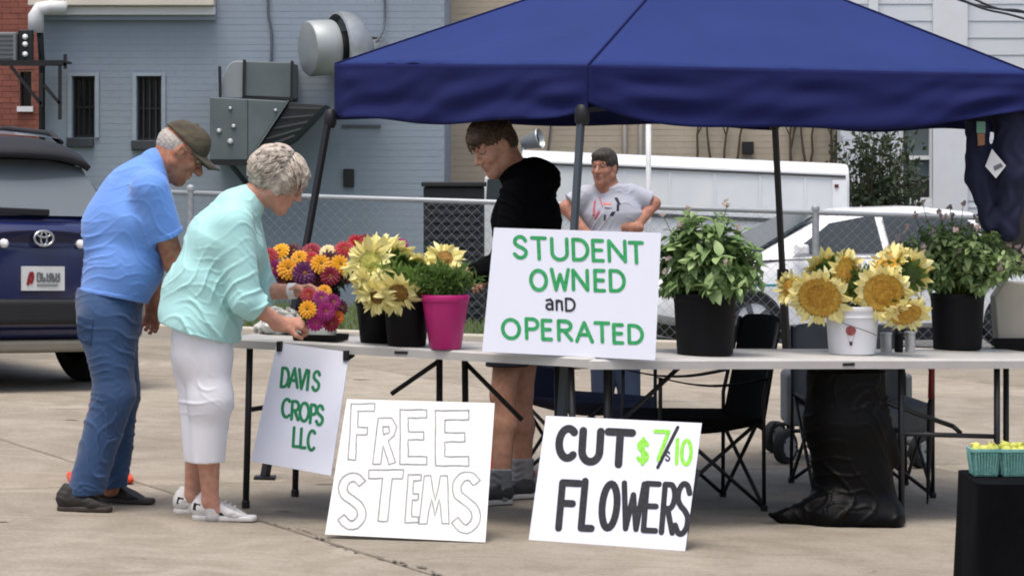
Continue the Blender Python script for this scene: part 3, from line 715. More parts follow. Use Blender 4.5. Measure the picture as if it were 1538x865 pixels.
# greenhouse, spoiler, roof
def ringg(wb, wt, z0, z1): return [(wb, z0), (wb - (wb - wt) * 0.55, z0 + (z1 - z0) * 0.6), (wt, z1 - 0.06), (wt * 0.9, z1 - 0.015), (wt * 0.4, z1)]
carbody(CB, [(0.18, ringg(0.70, 0.66, 1.03, 1.10)), (0.30, ringg(0.76, 0.64, 1.04, 1.24)), (0.50, ringg(0.80, 0.56, 1.05, 1.50)), (0.62, ringg(0.82, 0.56, 1.05, 1.60)), (1.6, ringg(0.84, 0.64, 1.05, 1.66)), (2.6, ringg(0.84, 0.62, 1.05, 1.6)), (3.5, ringg(0.8, 0.7, 1.0, 1.06))], M_blue, 0.8, 'cabin', W=W)
def face(pts, off):                                     # panel on the sloping tail, raised off the skin
    return [W(s - off, r, z) for s, r, z in pts]
def tail_s(z): return 0.175 + 0.32 * max(0, (z - 1.10)) / 0.40
gw = [(tail_s(1.13), -0.62, 1.13), (tail_s(1.13), 0.62, 1.13), (tail_s(1.45), 0.53, 1.45), (tail_s(1.49), 0.3, 1.49), (tail_s(1.49), -0.3, 1.49), (tail_s(1.45), -0.53, 1.45)]
q = face(gw, 0.02); MB().poly_prism(q, hd * 0.02).build('rear_window', M_cglass, CB)
mb = MB()
mb.grid(lambda u, v: W(0.37 + 0.28 * v - 0.06 * (1 - (2 * u - 1) ** 2) * (1 - v), (u * 2 - 1) * (0.57 - 0.01 * v), 1.505 + 0.11 * math.sin(v * 1.57) + 0.03 * (1 - (2 * u - 1) ** 2) - 0.05 * abs(2 * u - 1) ** 5), 16, 4)
sp = mb.build('spoiler', M_plast, CB, smooth=True); md = sp.modifiers.new('s', 'SOLIDIFY'); md.thickness = 0.04; md.offset = -1
MB().grid(lambda u, v: W(0.66 + 0.5 * v, (u * 2 - 1) * 0.52, 1.635 + 0.035 * math.sin(v * 1.57) + 0.02 * (1 - (2 * u - 1) ** 2)), 12, 2).build('roof_panel', mat('roof_sheen', '6e7680', 0.2, coat=0.5), CB, smooth=True)  # sheen of the glossy roof put into the panel's grey colour
for r in (-0.6, 0.6): MB().tube([W(0.7, r * 0.88, 1.61), W(0.85, r * 0.88, 1.67), W(1.5, r * 0.9, 1.70), W(2.4, r * 0.9, 1.64)], 0.02, 8).build('roof_rail', M_plast, CB, smooth=True)
# wiper, handle strip, emblem, plate, bumper, lamps
MB().bar(W(0.16, -0.62, 1.165), W(0.16, 0.14, 1.15), 0.03, 0.045).build('wiper', M_plast, CB, bevel=0.008)
ov = MB(); pts = [(0.42 * math.cos(a), 0.055 * math.sin(a)) for a in [2 * math.pi * k / 24 for k in range(24)]]
ov.poly_prism([W(-0.018 + 0.10 * (r / 0.85) ** 2, r, 0.985 + z) for r, z in pts], hd * 0.03).build('handle_recess', mat('car_blue_dark', '0b1238', 0.3), CB)
em = MB(); M_chr = mat('chrome', 'c9ced2', 0.2, metal=0.9)
def oval(ra, rb, cz, w):
    p_ = [W(-0.032, ra * math.cos(a), 0.99 + cz + rb * math.sin(a)) for a in [2 * math.pi * k / 28 for k in range(29)]]; em.tube(p_, w, 6, caps=False)
oval(0.068, 0.047, 0, 0.009); oval(0.022, 0.045, 0, 0.007); oval(0.046, 0.019, 0.026, 0.007)
em.build('emblem', M_chr, CB, smooth=True, label='chrome emblem of three ovals')
for r in (-0.275, 0.275):
    MB().lathe(W(-0.02, r, 0.955), [(0.03, 0.02), (0.028, -0.006), (0.015, -0.014), (0, -0.016)], 14, hd).build('reversing_lamp', mat('lamp_white', 'e6e8e8', 0.2), CB, smooth=True)
for sg in (-1, 1):
    MB().poly_prism([W(s, sg * r, z) for s, r, z in ((0.02, 0.5, 0.90), (0.045, 0.66, 0.88), (0.13, 0.82, 0.9), (0.13, 0.835, 1.0), (0.045, 0.7, 1.0), (0.02, 0.5, 0.96))], hd * -0.03).build('tail_lamp', mat('lamp_red', '7a1218', 0.15, coat=0.5), CB)
pl = MB().poly_prism([W(-0.028, r, z) for r, z in ((-0.152, 0.655), (0.152, 0.655), (0.152, 0.81), (-0.152, 0.81))], hd * 0.02).build('number_plate', mat('plate', 'dcdfdf', 0.4), CB)
# plate print: dark figures and a red bird-like mark, kept as blurred shapes
def pstroke(pts, w, name, m):
    mb = MB()
    for k, (a, b) in enumerate(zip(pts, pts[1:])):
        mb.bar(W(-0.0315 - 0.0002 * k, a[0], 0.655 + a[1]), W(-0.0315 - 0.0002 * k, b[0], 0.655 + b[1]), 0.003, w, up=rt if abs(a[0] - b[0]) < abs(a[1] - b[1]) else V((0, 0, 1)))
    return mb.build(name, m, pl)
M_pd = mat('plate_ink', '6e7376', 0.6)
pstroke([(-0.115, 0.035), (-0.108, 0.07), (-0.1, 0.1), (-0.088, 0.118), (-0.078, 0.1), (-0.082, 0.07), (-0.095, 0.045)], 0.02, 'red_mark', mat('plate_red', '8a1c22', 0.6))
for i, x in enumerate((-0.035, 0.0, 0.035, 0.07, 0.1)):
    pstroke([(x - 0.011, 0.112), (x - 0.011, 0.06), (x + 0.011, 0.06), (x + 0.011, 0.112)][: 4 - i % 2] + ([(x - 0.011, 0.112)] if i % 3 == 0 else [(x + 0.002, 0.085)]), 0.011, 'figure', M_pd)
pstroke([(-0.05, 0.035), (0.1, 0.035)], 0.012, 'figure', mat('plate_ink2', '8a8e90', 0.6))
MB().poly_prism([W(s, r, z) for s, r, z in ((-0.03, -0.72, 0.6), (-0.05, 0, 0.6), (-0.03, 0.72, 0.6), (0.2, 0.90, 0.58), (0.2, 0.9, 0.36), (-0.03, 0.72, 0.40), (-0.05, 0, 0.38), (-0.03, -0.72, 0.40), (0.2, -0.9, 0.36), (0.2, -0.9, 0.58))][:0] or [W(-0.06, r, z) for r, z in ((-0.7, 0.44), (0.7, 0.44), (0.74, 0.6), (-0.74, 0.6))], hd * 0.2).build('bumper', M_plast, CB, bevel=0.03, seg=3)
MB().poly_prism([W(0.05, r, z) for r, z in ((-0.78, 0.34), (0.78, 0.34), (0.8, 0.435), (-0.8, 0.435))], hd * 0.3).build('lower_bumper', M_blue, CB, bevel=0.03, seg=3)
MB().poly_prism([W(-0.03, r, z) for r, z in ((-0.5, 0.26), (0.42, 0.26), (0.48, 0.335), (-0.56, 0.335))], hd * 0.15).build('skid_plate', mat('skid', '7f7a6e', 0.5), CB, bevel=0.02)
MB().poly_prism([W(0.2, r, z) for r, z in ((-0.75, 0.24), (0.75, 0.24), (0.75, 0.36), (-0.75, 0.36))], hd * 4.0).build('underbody', M_black, CB)
for s, r in ((0.78, 0.79), (0.78, -0.79), (3.45, 0.79), (3.45, -0.79)):
    wheel(CB, W(s, r, 0.355), rt * (1 if r > 0 else -1), 0.355, 0.235, M_tyre, M_rim)

# white saloon behind the fence
YS = 27.6
SW = thing('white_car', 'white saloon car behind the flowers and the fence', 'car', (3.3, YS, zg(3.3, YS)))
yaw2 = math.radians(24)
h2 = V((-math.cos(yaw2), -math.sin(yaw2) * 0.5, 0)).normalized(); r2 = V((h2.y, -h2.x, 0))
r2 = V((-h2.y, h2.x, 0)) if V((-h2.y, h2.x, 0)).y < 0 else r2
C2 = V((3.45, YS + 0.4, 0)); ZS = -0.232
def W2(s, r, z): p = C2 + h2 * s + r2 * r; return V((p.x, p.y, z + ZS))
M_cw = mat('car_white', 'e4e6e8', 0.3, var=0.03, scale=1, coat=0.5)
rg = lambda w, z0, z1, zt: [(w * 0.85, z0), (w * 0.98, z0 + 0.08), (w, (z0 + z1) / 2), (w * 0.97, z1 - 0.08), (w * 0.93, z1), (w * 0.6, zt)]
carbody(SW, [(-2.2, rg(0.7, 0.35, 0.85, 0.9)), (-2.05, rg(0.82, 0.28, 0.95, 1.0)), (-1.2, rg(0.88, 0.2, 0.96, 1.0)), (0, rg(0.89, 0.2, 0.93, 0.96)), (1.0, rg(0.88, 0.2, 0.9, 0.95)), (1.9, rg(0.84, 0.24, 0.75, 0.83)), (2.25, rg(0.68, 0.3, 0.62, 0.68))], M_cw, 0.9, W=W2)
rc = lambda wb, wt, z0, z1: [(wb, z0), (wb - (wb - wt) * 0.5, z0 + (z1 - z0) * 0.5), (wt, z1 - 0.05), (wt * 0.9, z1 - 0.01), (wt * 0.4, z1)]
carbody(SW, [(-1.75, rc(0.8, 0.7, 0.93, 1.0)), (-1.0, rc(0.83, 0.58, 0.93, 1.36)), (-0.5, rc(0.84, 0.58, 0.92, 1.41)), (0.1, rc(0.84, 0.58, 0.92, 1.39)), (0.55, rc(0.84, 0.6, 0.92, 1.30)), (1.25, rc(0.82, 0.72, 0.9, 0.96))], M_cw, 0.8, 'cabin', W=W2)
M_sg = mat('saloon_glass', '333d40', 0.1, scale=1.5, c2='252d31', spec=0.5)
def sidepane(pts, nm):
    def pt(s, z):
        t = (z - 0.92) / 0.45; return W2(s, 0.84 - (0.84 - 0.58) * min(1, max(0, t)) * 0.93 + 0.014, z)
    MB().poly_prism([pt(s, z) for s, z in pts], r2 * 0.012).build(nm, M_sg, SW)
sidepane([(0.95, 0.97), (0.52, 1.25), (0.05, 1.33), (0.02, 0.97)], 'side_window')
sidepane([(-0.06, 0.97), (-0.03, 1.33), (-0.5, 1.35), (-0.9, 1.30), (-1.05, 0.99)], 'side_window')
sidepane([(-1.12, 1.0), (-1.0, 1.27), (-1.3, 1.16), (-1.5, 1.02)], 'side_window')
MB().poly_prism([W2(1.22, 0.66, 0.99), W2(1.22, -0.66, 0.99), W2(0.6, -0.5, 1.31), W2(0.6, 0.5, 1.31)], h2 * 0.02 + V((0, 0, 0.02))).build('windscreen', M_sg, SW)
MB().obox(W2(0.2, 0.895, 0.66), h2 * 1.6, r2 * 0.006, V((0, 0, 0.012))).build('stripe', mat('teal_stripe', '2f8f98', 0.4), SW)
MB().obox(W2(0.9, 0.96, 1.0), h2 * 0.06, r2 * 0.08, V((0, 0, 0.055))).build('mirror', M_cw, SW, bevel=0.03, seg=3)
for s in (0.1, -0.95): MB().obox(W2(s, 0.9, 0.83), h2 * 0.09, r2 * 0.012, V((0, 0, 0.014))).build('door_handle', M_cw, SW, bevel=0.008)
MB().obox(W2(0, 0, 0.17), h2 * 1.9, r2 * 0.8, V((0, 0, 0.06))).build('underbody', M_black, SW)
for s, r in ((1.35, 0.78), (1.35, -0.78), (-1.3, 0.78), (-1.3, -0.78)): wheel(SW, W2(s, r, 0.31), r2 * (1 if r > 0 else -1), 0.31, 0.2, M_tyre, M_rim)

# ------------------------------------------------------------------ foliage helpers and the shrub
def leaf_mesh(L, Wd, fold=0.25, curl=0.2, n=5, point=1.0):
    mb = MB(); vs = []
    for i in range(n + 1):
        t = i / n; w = Wd * math.sin(math.pi * (t ** (0.8)) ) ** point if 0 < t < 1 else (0.0 if i else Wd * 0.08)
        z = -curl * L * t * t
        vs += [(-w, L * t, z + fold * w), (0, L * t, z), (w, L * t, z + fold * w)]
    fs = []
    for i in range(n):
        a = i * 3; fs += [(a, a + 1, a + 4, a + 3), (a + 1, a + 2, a + 5, a + 4)]
    mb.add(vs, fs); me = mb.mesh(); me.shade_smooth(); return me
def orient(pos, d, roll=0.0, s=1.0, nrm=V((0, 0, 1))):   # local +Y along d, local Z near nrm
    d = d.normalized(); x = d.cross(nrm)
    if x.length < 1e-3: x = d.cross(V((1, 0, 0)))
    x.normalize(); z = x.cross(d)
    M = Matrix((x, d, z)).transposed().to_4x4() @ Matrix.Rotation(roll, 4, 'Y') @ Matrix.Scale(s, 4)
    return Matrix.Translation(pos) @ M
def rnd3(r): return V((R.gauss(0, 1), R.gauss(0, 1), R.gauss(0, 1))) * r

M_shr = leafmat('shrub_leaf', '5f7150', '27331f')
shb = thing('shrub', 'dark green straggly shrub between the truck and the white house', 'shrub', (bx(1320, 31.5), 31.5, zg(4.2, 31.5)))
base = V((bx(1318, 31.5), 31.5, zg(4.2, 31.5)))
lf = MB(); tw = MB()
for k in range(80):
    a = R.uniform(-1, 1); top = P(1320 + a * 62 + R.uniform(-12, 12), R.uniform(185, 300), 31.5 + R.uniform(-0.35, 0.4))
    mid = base.lerp(top, 0.5) + rnd3(0.06); tw.tube([base + V((a * 0.2, 0, 0)), mid, top], [0.016, 0.009, 0.003], 5)
    for q in range(46):
        t = 0.3 + 0.7 * R.random() ** 0.7; p = base.lerp(mid, t * 2) if t < 0.5 else mid.lerp(top, t * 2 - 1)
        p = p + rnd3(0.06); d = rnd3(1); M = orient(p, d, R.uniform(0, 6), R.uniform(0.7, 1.3))
        lf.add([M @ V(v) for v in ((0, 0, 0), (0.022, 0.035, 0.006), (0, 0.085, -0.008), (-0.022, 0.035, 0.006))], [(0, 1, 2, 3)])
tw.build('stems', M_twig, shb); lf.build('foliage', M_shr, shb, kind='stuff')
# ------------------------------------------------------------------ canopy tent
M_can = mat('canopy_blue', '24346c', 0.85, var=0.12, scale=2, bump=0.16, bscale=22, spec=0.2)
M_val = mat('canopy_blue_shaded', '181f52', 0.85, var=0.14, scale=3, bump=0.16, bscale=22, spec=0.2)  # same cloth as the roof, shade of the hanging band put into the colour
M_pole = mat('pole_grey', '50585e', 0.5, metal=0.3, scale=9)
M_polb = mat('pole_black', '14151a', 0.5, scale=9)
tent = thing('canopy_tent', 'dark blue pop-up canopy tent over the flower tables', 'tent', (0.7, 13.5, zg(0.7)))
cN = P(883, 99, 12.1); cL = P(503, 97, 13.65); cR = P(1556, 113, 13.05); cF = P(1166, 120, 15.2); cA = P(1046, -86, 13.6)
corners = [cN, cR, cF, cL]
def cloth_noise(p, s): return 0.5 * fbm(p, s, 1) + 0.5 * fbm(p, s * 2.3, 4)
for i in range(4):
    a, b = corners[i], corners[(i + 1) % 4]; nrm = (b - a).cross(cA - a).normalized()
    if nrm.z < 0: nrm = -nrm
    mb = MB()
    def fn_(u, v, a=a, b=b, nrm=nrm):
        e = a.lerp(b, u); p = e.lerp(cA, v)
        edge = min(1, 4 * min(u, 1 - u) * (1 - v) + 0.0)
        sag = 0.035 * math.sin(math.pi * u) * math.sin(math.pi * min(1, v * 1.05))
        wr = 0.012 * fbm((p.x * 1.0, p.y, p.z * 3), 3.2, i) * edge + 0.004 * math.sin(u * 60 + 3 * math.sin(v * 9)) * (1 - v) ** 6 * edge
        return p - nrm * sag + nrm * wr
    mb.grid(fn_, 48, 22)
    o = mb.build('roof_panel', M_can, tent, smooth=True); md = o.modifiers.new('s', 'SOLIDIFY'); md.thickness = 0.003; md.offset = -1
    # valance
    out = (b - a).cross(V((0, 0, 1))).normalized()
    if out.dot((a + b) / 2 - (cN + cF) / 2) < 0: out = -out
    mb = MB()
    def fv(u, v, a=a, b=b, out=out, i=i):
        dn = math.hypot((b - a).length * u, 0) if a is cN else ((b - a).length * (1 - u) if b is cN else 9)
        drop = ((0.255 - 0.075 * sm(0.5, 1, u)) if i == 0 else 0.27) - 0.09 * math.exp(-dn / 0.25) + 0.012 * math.sin(u * 11 + i) + (0.02 * math.sin(u * 3.1) if i == 0 else 0)
        e = a.lerp(b, u)
        n1 = fbm((e.x * 1.2, e.y * 1.2, v * 1.6), 3.1, i) ; n2 = math.sin(v * 9 + 2.6 * math.sin(u * 7 + i) + u * 4)
        n3 = math.sin(v * 15 + u * 33 + 2 * math.sin(u * 17))
        k = sm(0, 0.35, v)
        dis = (0.010 * n1 + 0.008 * n2 + 0.005 * n3 * (0.4 + 0.6 * math.sin(u * 9 + i) ** 2)) * k + 0.03 * k * v
        dis *= min(1, min(u, 1 - u) / 0.07)
        return e + out * (dis + 0.003) - V((0, 0, drop * v - 0.004))
    mb.grid(fv, 90, 16)
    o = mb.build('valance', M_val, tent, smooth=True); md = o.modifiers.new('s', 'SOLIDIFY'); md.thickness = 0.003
# seam ridges
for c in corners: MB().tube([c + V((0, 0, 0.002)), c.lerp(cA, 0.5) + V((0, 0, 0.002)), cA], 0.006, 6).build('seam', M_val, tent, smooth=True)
feet = [G(834, 790), V((2.85, 12.85, zg(2.85))), V((1.56, 15.6, zg(1.56))), G(398, 719)]
tops = [P(874, 158, 12.12), cR - V((0.06, -0.06, 0.1)), P(1163, 170, 15.15), P(496, 165, 13.6)]
for k, (ft_, tp_) in enumerate(zip(feet, tops)):
    mid = ft_.lerp(tp_, 0.52)
    m_ = M_pole if k == 0 else M_polb
    o = MB().bar(ft_ + V((0, 0, 0.012)), mid, 0.036, up=V((0.6, 0.8, 0))).build('pole', m_, tent, bevel=0.004)
    MB().bar(mid.lerp(ft_, 0.05), tp_, 0.028, up=V((0.6, 0.8, 0))).build('inner_pole', m_, o, bevel=0.003)
    MB().obox(ft_ + V((0, 0, 0.008)), V((0.05, 0, 0)), V((0, 0.05, 0)), V((0, 0, 0.006))).build('foot', M_polb, o)
    MB().obox(mid, V((0.03, 0, 0)), V((0, 0.03, 0)), V((0, 0, 0.05))).build('clamp', M_polb, o, bevel=0.008)
    MB().lathe(tp_ + V((0, 0, -0.07)), [(0.022, -0.02), (0.032, 0.0), (0.032, 0.05), (0.02, 0.07)], 12).build('corner_joint', M_polb, o, auto=True)
for i in range(4):                                      # scissor truss under the eaves
    ce = (cN + cF) / 2; a, b = [q + (V((ce.x, ce.y, q.z)) - q).normalized() * 0.14 - V((0, 0, 0.06)) for q in (tops[i], tops[(i + 1) % 4])]; d = V((0, 0, 0.07))
    m1 = a.lerp(b, 0.5)
    for p, q in ((a + d, m1 - d * 0.6), (a - d * 0.0, m1 + d), (m1 + d, b), (m1 - d * 0.6, b + d)):
        MB().bar(p + V((0, 0, 0.1)), q + V((0, 0, 0.1)), 0.014, 0.026).build('truss_bar', M_pole, tent)

# ------------------------------------------------------------------ folding tables
M_ttop = mat('table_plastic', 'bdbcb9', 0.5, scale=5, c2='b0afac', bump=0.05, bscale=200)
M_tleg = mat('table_leg', '1d1e22', 0.45, scale=9)
class Tab: pass
def table(label, A, ang, L, D, H, legs, braces=()):
    t = Tab(); t.A = V((A[0], A[1], 0)); t.U = V((math.cos(ang), math.sin(ang), 0)); t.V = V((-t.U.y, t.U.x, 0)); t.H = H
    def tp(u, v, z):
        p = t.A + t.U * u + t.V * v; return V((p.x, p.y, z + zg(p.x)))
    t.p = tp
    t.root = thing('folding_table', label, 'table', tp(L / 2, D / 2, 0))
    r = 0.05; out = []
    for (cx_, cy_, a0) in ((L - r, D - r, 0), (r, D - r, 90), (r, r, 180), (L - r, r, 270)):
        for k in range(5):
            a = math.radians(a0 + 90 * k / 4); out.append((cx_ + r * math.cos(a), cy_ + r * math.sin(a)))
    mb = MB()
    mb.v = [tp(u, v, H - 0.042) for u, v in out] + [tp(u, v, H - 0.008) for u, v in out] + [tp(L / 2 + (u - L / 2) * (1 - 0.016 / L), D / 2 + (v - D / 2) * (1 - 0.016 / D), H) for u, v in out]
    n = len(out)
    mb.f = [tuple(range(n - 1, -1, -1)), tuple(2 * n + k for k in range(n))] + [(j * n + k, j * n + (k + 1) % n, (j + 1) * n + (k + 1) % n, (j + 1) * n + k) for j in (0, 1) for k in range(n)]
    t.top = mb.build('table_top', M_ttop, t.root, auto=True)
    MB().obox(tp(L / 2, 0.004, H - 0.022), t.U * 0.03, t.V * 0.008, V((0, 0, 0.006))).build('latch', M_polb, t.top)
    for (u, v, uf, vf) in legs:
        o = MB().tube([tp(u, v, H - 0.043), tp(uf, vf, 0.012)], 0.0145, 10).build('leg', M_tleg, t.root, smooth=True)
        MB().lathe(tp(uf, vf, 0.0), [(0.018, 0), (0.018, 0.03), (0.0145, 0.035)], 10).build('foot_cap', M_polb, o)
    for a, b in braces:
        MB().tube([tp(*a), tp(*b)], 0.011, 8).build('brace', M_tleg, t.root, smooth=True)
    return t
TL = table('grey folding table on the left carrying zinnias and the pink pot', (-1.28, 12.22), math.radians(-20), 1.72, 0.66, 0.745,
    [(0.12, 0.06, 0.10, 0.06), (0.12, 0.58, 0.10, 0.58), (1.60, 0.07, 1.62, 0.07), (1.60, 0.58, 1.62, 0.58), (0.83, 0.52, 0.83, 0.52), (0.95, 0.52, 0.96, 0.52)],
    [((0.11, 0.06, 0.43), (0.11, 0.58, 0.43)), ((1.61, 0.07, 0.4), (1.61, 0.58, 0.4)), ((0.83, 0.52, 0.66), (0.6, 0.52, 0.50)), ((0.95, 0.52, 0.66), (1.22, 0.52, 0.42)), ((0.83, 0.52, 0.45), (0.95, 0.52, 0.45)), ((0.12, 0.32, 0.42), (0.5, 0.32, 0.68))])
TR = table('grey folding table on the right carrying the herbs and sunflower bucket', (0.30, 11.63), math.radians(26), 2.6, 0.66, 0.738,
    [(0.16, 0.10, 0.16, 0.10), (0.16, 0.56, 0.16, 0.56), (1.64, 0.10, 1.65, 0.11), (1.66, 0.56, 1.66, 0.56), (2.13, 0.06, 2.13, 0.06), (2.5, 0.5, 2.5, 0.5)],
    [((0.16, 0.10, 0.42), (0.16, 0.56, 0.42)), ((1.65, 0.1, 0.40), (2.13, 0.06, 0.385)), ((1.5, 0.12, 0.56), (1.92, 0.1, 0.43)), ((1.92, 0.1, 0.43), (1.96, 0.1, 0.40)), ((0.3, 0.3, 0.42), (0.62, 0.3, 0.68)), ((1.65, 0.11, 0.41), (1.66, 0.56, 0.41))])

# ------------------------------------------------------------------ hand lettered signs
def arc(cx_, cy_, rx, ry, a0, a1, n=14): return [(cx_ + rx * math.cos(math.radians(a0 + (a1 - a0) * k / n)), cy_ + ry * math.sin(math.radians(a0 + (a1 - a0) * k / n))) for k in range(n + 1)]
def spl(pts, n=5):
    out = []
    for i in range(len(pts) - 1):
        p0, p1, p2, p3 = [V((*pts[max(0, min(len(pts) - 1, j))], 0)) for j in (i - 1, i, i + 1, i + 2)]
        for k in range(n):
            t = k / n; q = 0.5 * ((2 * p1) + (p2 - p0) * t + (2 * p0 - 5 * p1 + 4 * p2 - p3) * t * t + (3 * p1 - p0 - 3 * p2 + p3) * t ** 3); out.append((q.x, q.y))
    out.append(pts[-1]); return out
S_ = spl([(0.92, 0.82), (0.72, 0.97), (0.4, 1.0), (0.12, 0.87), (0.1, 0.68), (0.35, 0.55), (0.66, 0.46), (0.92, 0.32), (0.88, 0.12), (0.6, 0.0), (0.3, 0.01), (0.03, 0.16)])
FONT = {
 'S': [S_], 'T': [[(0, 1), (1, 1)], [(0.5, 1), (0.5, 0)]], 'U': [[(0.03, 1), (0.03, 0.35)] + arc(0.5, 0.35, 0.47, 0.35, 180, 360) + [(0.97, 1)]],
 'D': [[(0.05, 1), (0.05, 0)], [(0.05, 1), (0.4, 1)] + arc(0.4, 0.5, 0.58, 0.5, 90, -90) + [(0.05, 0)]],
 'E': [[(0.05, 1), (0.05, 0)], [(0.05, 1), (0.95, 1)], [(0.05, 0.52), (0.85, 0.52)], [(0.05, 0), (0.95, 0)]],
 'F': [[(0.05, 1), (0.05, 0)], [(0.05, 1), (1, 1)], [(0.05, 0.55), (0.7, 0.55)]],
 'N': [[(0.04, 0), (0.04, 1)], [(0.04, 1), (0.96, 0)], [(0.96, 0), (0.96, 1)]], 'O': [arc(0.5, 0.5, 0.5, 0.5, 90, 450, 26)],
 'W': [[(0, 1), (0.24, 0)], [(0.24, 0), (0.5, 0.75)], [(0.5, 0.75), (0.76, 0)], [(0.76, 0), (1, 1)]], 'P': [[(0.05, 0), (0.05, 1)], [(0.05, 1), (0.5, 1)] + arc(0.5, 0.74, 0.45, 0.26, 90, -90) + [(0.05, 0.48)]],
 'R': [[(0.05, 0), (0.05, 1)], [(0.05, 1), (0.5, 1)] + arc(0.5, 0.75, 0.42, 0.25, 90, -90) + [(0.05, 0.5)], [(0.4, 0.5), (0.95, 0)]],
 'A': [[(0, 0), (0.5, 1)], [(0.5, 1), (1, 0)], [(0.2, 0.36), (0.8, 0.36)]], 'V': [[(0, 1), (0.5, 0)], [(0.5, 0), (1, 1)]], 'I': [[(0.5, 0), (0.5, 1)]],
 'C': [arc(0.55, 0.5, 0.53, 0.5, 50, 310, 22)], 'L': [[(0.1, 1), (0.1, 0)], [(0.1, 0), (1, 0)]],
 'a': [[(0.1, 0.9), (0.6, 1.0), (0.9, 0.75), (0.92, 0)], arc(0.48, 0.28, 0.42, 0.28, 20, 380, 16)], 'n': [[(0.1, 1), (0.1, 0)], [(0.1, 0.7), (0.4, 1.0), (0.85, 0.9), (0.92, 0)]],
 '7': [[(0, 1), (1, 1)], [(1, 1), (0.3, 0)]], '/': [[(0, 0), (1, 1)]], '1': [[(0.5, 1), (0.5, 0)]], '0': [arc(0.5, 0.5, 0.5, 0.5, 90, 450, 20)], '$': [S_, [(0.5, 1.12), (0.5, -0.12)]],
 's': [S_],
}
class Sign: pass
def sign(label, q, p0, nrm, m, thick=0.005, wav=None):
    """q: TL, TR, BR, BL photo corners; board lies in the plane through p0 with normal nrm"""
    s = Sign(); nrm = nrm.normalized(); s.n = nrm; cam_ = V((0, 0, CAMZ))
    def hit(x, y, off=0.0):
        d = V(((x - CX) / FPX, 1, -(y - HZ) / FPX)); t = (p0 + nrm * off - cam_).dot(nrm) / d.dot(nrm); return cam_ + d * t
    s.hit = hit
    s.root = thing('poster_sign', label, 'sign', hit((q[2][0] + q[3][0]) / 2, (q[2][1] + q[3][1]) / 2))
    TLc, TRc, BRc, BLc = [hit(*c) for c in q]
    mb = MB(); nu, nv = 20, 16
    def g_(u, v, o):
        p = TLc.lerp(TRc, u).lerp(BLc.lerp(BRc, u), v)
        return p + nrm * o
    F_ = MB(); F_.grid(lambda u, v: g_(u, v, 0), nu, nv); n0 = len(F_.v); F_.grid(lambda u, v: g_(u, v, -thick), nu, nv)
    def ring():
        r = [i for i in range(nu + 1)] + [(j * (nu + 1) + nu) for j in range(1, nv + 1)] + [nv * (nu + 1) + i for i in range(nu - 1, -1, -1)] + [j * (nu + 1) for j in range(nv - 1, 0, -1)]
        return r
    rr = ring()
    for a, b in zip(rr, rr[1:] + rr[:1]): F_.f.append((a, b, b + n0, a + n0))
    s.board = F_.build('board', m, s.root)
    s.k = 0
    return s
def ribbon(mb, pts, w, nrm):                             # flat pen stroke with round ends
    pts = [V(p) for p in pts]; m = len(pts)
    closed = (pts[0] - pts[-1]).length < 1e-5
    L_, R_ = [], []
    for i, p in enumerate(pts):
        a = pts[i - 1] if i else (pts[-2] if closed else p); b = pts[i + 1] if i < m - 1 else (pts[1] if closed else p)
        d1 = (p - a).normalized() if (p - a).length > 1e-7 else (b - p).normalized(); d2 = (b - p).normalized() if (b - p).length > 1e-7 else d1
        d = (d1 + d2); d = d.normalized() if d.length > 1e-4 else d2
        k = 1 / max(0.55, abs(d.dot(d2))); s = nrm.cross(d) * (w / 2 * min(k, 1.5)); L_.append(p + s); R_.append(p - s)
    n = len(mb.v); mb.v += [tuple(p) for p in L_ + R_]
    mb.f += [(n + i, n + m + i, n + m + i + 1, n + i + 1) for i in range(m - 1)]
    if not closed:
        for p, d in ((pts[0], pts[0] - pts[1]), (pts[-1], pts[-1] - pts[-2])):
            d = d.normalized(); s = nrm.cross(d); n = len(mb.v)
            mb.v += [tuple(p + nrm * 0.00005 + (s * math.cos(a) + d * math.sin(a)) * w / 2) for a in [math.pi * k / 6 for k in range(7)]]
            mb.f.append(tuple(range(n, n + 7)))
def word(sg, name, m, letters, w, slope=0.0, lean=0.0, jit=0.6):
    """letters: (char, x0, y_bottom, width, height) in photo pixels on the board"""
    mb = MB()
    for ch, x0, yb, wd, ht in letters:
        jx, jy = R.uniform(-jit, jit), R.uniform(-jit, jit)
        for st_ in FONT[ch]:
            sg.k += 1; off = 0.0012 + 0.00012 * (sg.k % 9)
            pts = []
            for (u, v) in st_:
                x = x0 + u * wd + v * ht * lean + jx; y = yb - v * ht + slope * u * wd + jy
                pts.append(sg.hit(x, y, off))
            ribbon(mb, pts, w, sg.n)
    return mb.build(name, m, sg.board)
M_brd = mat('poster_board', 'e2e6f4', 0.7, var=0.02, scale=3)
M_brd2 = mat('poster_board_ivory', 'e6e8e6', 0.7, var=0.03, scale=3)
M_grn = mat('green_marker', '1f8f4e', 0.7, scale=60, c2='35a866')
M_grn2 = mat('dark_green_marker', '14754a', 0.7, scale=60, c2='1f8a58')
M_blk = mat('black_marker', '17181d', 0.7, scale=70, c2='2b2d35')
M_lime = mat('lime_marker', '6fd02c', 0.7, scale=120, c2='a6e85c')
M_pen = mat('pencil', '7a7c80', 0.8, scale=40, c2='a0a2a6')
